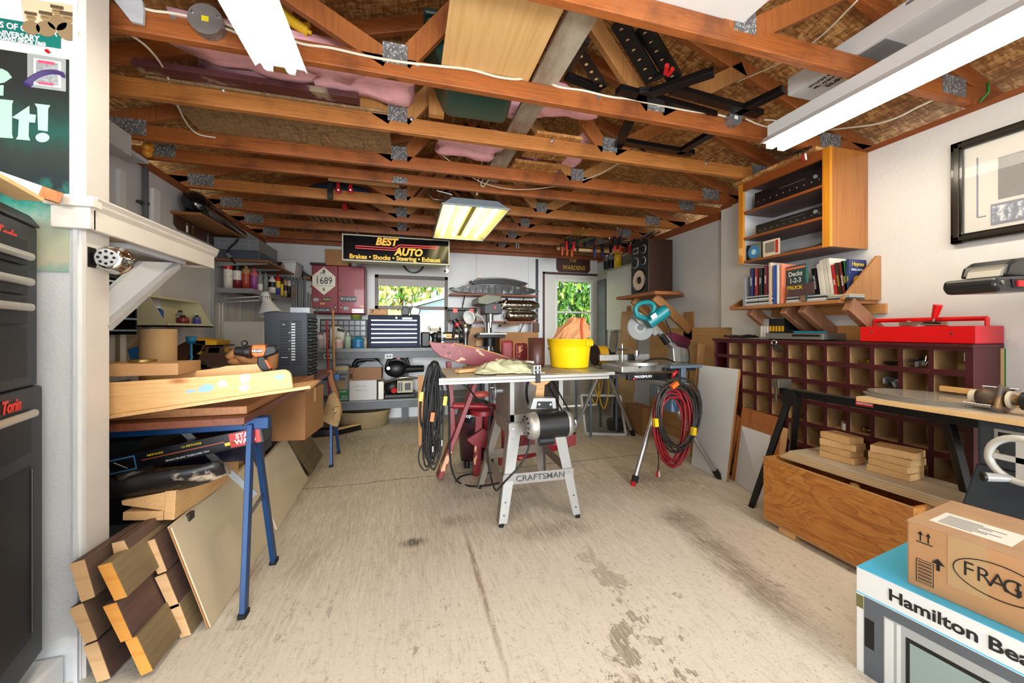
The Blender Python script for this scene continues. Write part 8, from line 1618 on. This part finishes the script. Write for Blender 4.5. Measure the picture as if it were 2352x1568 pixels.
for a_,c_,lab in (((1325,532),(1413,487),'long steel clamp bar slanting under the trusses'),((1390,535),(1400,480),'short steel clamp bar behind the blue handles'),((1390,548),(1428,540),'thin brass rod bundle under the blue clamps')): one('clamp_bar',M(steel).beam(A(*a_,'y',4.6),V(A(*c_,'y',4.2).x,4.2,min(2.35,A(*c_,'y',4.2).z)),.008,.022),lab,'clamp bar')
one('pine_lath',M(pine).box(A(1280,560,'y',4.78).x,A(1450,575,'y',4.78).x,4.77,4.8,2.30,2.335),'thin pine rail the orange and blue clamps hang from','rail')
one('dark_cloth_bag',M(mat('bag_dark','#1c2227',.8)).prism([A(u,v,'y',4.6) for u,v in ((1345,530),(1368,528),(1366,562),(1345,565))],(0,.06,0)),'dark bag hanging between the orange and blue clamps','bag')
for u,lab in ((778,'red spring clamp hung on a truss, left one'),(806,'red spring clamp hung on a truss, right one')):
    y=3.66; t=thing('spring_clamp',lab,'clamp',tuple(A(u,445,'y',y))); M(red).prism([A(u-7,445,'y',y),A(u-3,420,'y',y),A(u+2,420,'y',y),A(u+7,445,'y',y)],(0,-.03,0)).build('body',t,.004); M(chrome).cyl(A(u-1,436,'y',y-.031),A(u-1,436,'y',y-.04),.006,n=8).build('pivot',t)
one('plastic_bracket',M(black).beam(A(759,418,'y',3.6),A(758,457,'y',3.6),.04,.04),'black plastic part hanging left of the red spring clamps','bracket')
one('pine_lath',M(pine).beam(A(754,412,'y',3.55),A(917,428,'y',3.55),.02,.02),'thin pale rail above the red spring clamps','rail')
one('red_flag',M(red).prism([A(u,v,'y',4.15) for u,v in ((786,466),(797,467),(797,480),(792,484),(786,479))],(0,.01,0)),'small red shield-shaped tag between two trusses','tag')
# dark recess goods behind
for k,(x,y,lab) in enumerate(((-.6,3.45,'blue bundle stored above the red spring clamps'),)): one('blue_bundle',M(mat('bundle_blue','#1c2c4a',.8)).sph((x,y+.45,2.53),.07,(4,1.2,1)),lab,'bundle')
for k in range(8): 
    x=-1.05+.06*k; one('wooden_lath',M(mat('slat_pale','#8a7a5c',.8)).box(x,x+.035,4.3,5.3,zr0+.001,zr0+.02),'thin pale slat lying across the rear left trusses','slat','pale slats on the rear trusses')
# small signs on the back wall
p=A(1316,609,'y',BY); t=thing('name_sign','dark brown octagonal wooden sign with gold lettering above the door','sign',(p.x,BY,p.z-.08)); x0,x1,z0,z1=rect(1278,624,1355,593,BY-.01); e=.04
y=BY-.02; M(mat('sign_brown','#3e2016',.5)).prism([(x0+e,y,z0),(x1-e,y,z0),(x1,y,z0+e),(x1,y,z1-e),(x1-e,y,z1),(x0+e,y,z1),(x0,y,z1-e),(x0,y,z0+e)],(0,.019,0)).build('board',t,.003)
M(mat('sign_gold','#c99a3c',.5)).text('THE',.07,((x0+x1)/2-.02,y-.001,z1-.055),X3,Z3,.0006,.0006,shear=.2).text('WARDENS',.095,((x0+x1)/2,y-.001,z0+.07),X3,Z3,.0006,.001,shear=.2,sx=.85).build('lettering',t)

one('wood_upright',M(joistD).box(A(985,240,'y',2.25).x,A(1020,240,'y',2.25).x,2.25,2.288,zr0+.001,2.9),'short upright wood post just left of the green tub','post')
one('wood_upright',M(joistD).box(-.62,-.53,2.05,2.088,zr0+.001,2.8),'upright wood post in front of the pink insulation, right of the left strip light','post')
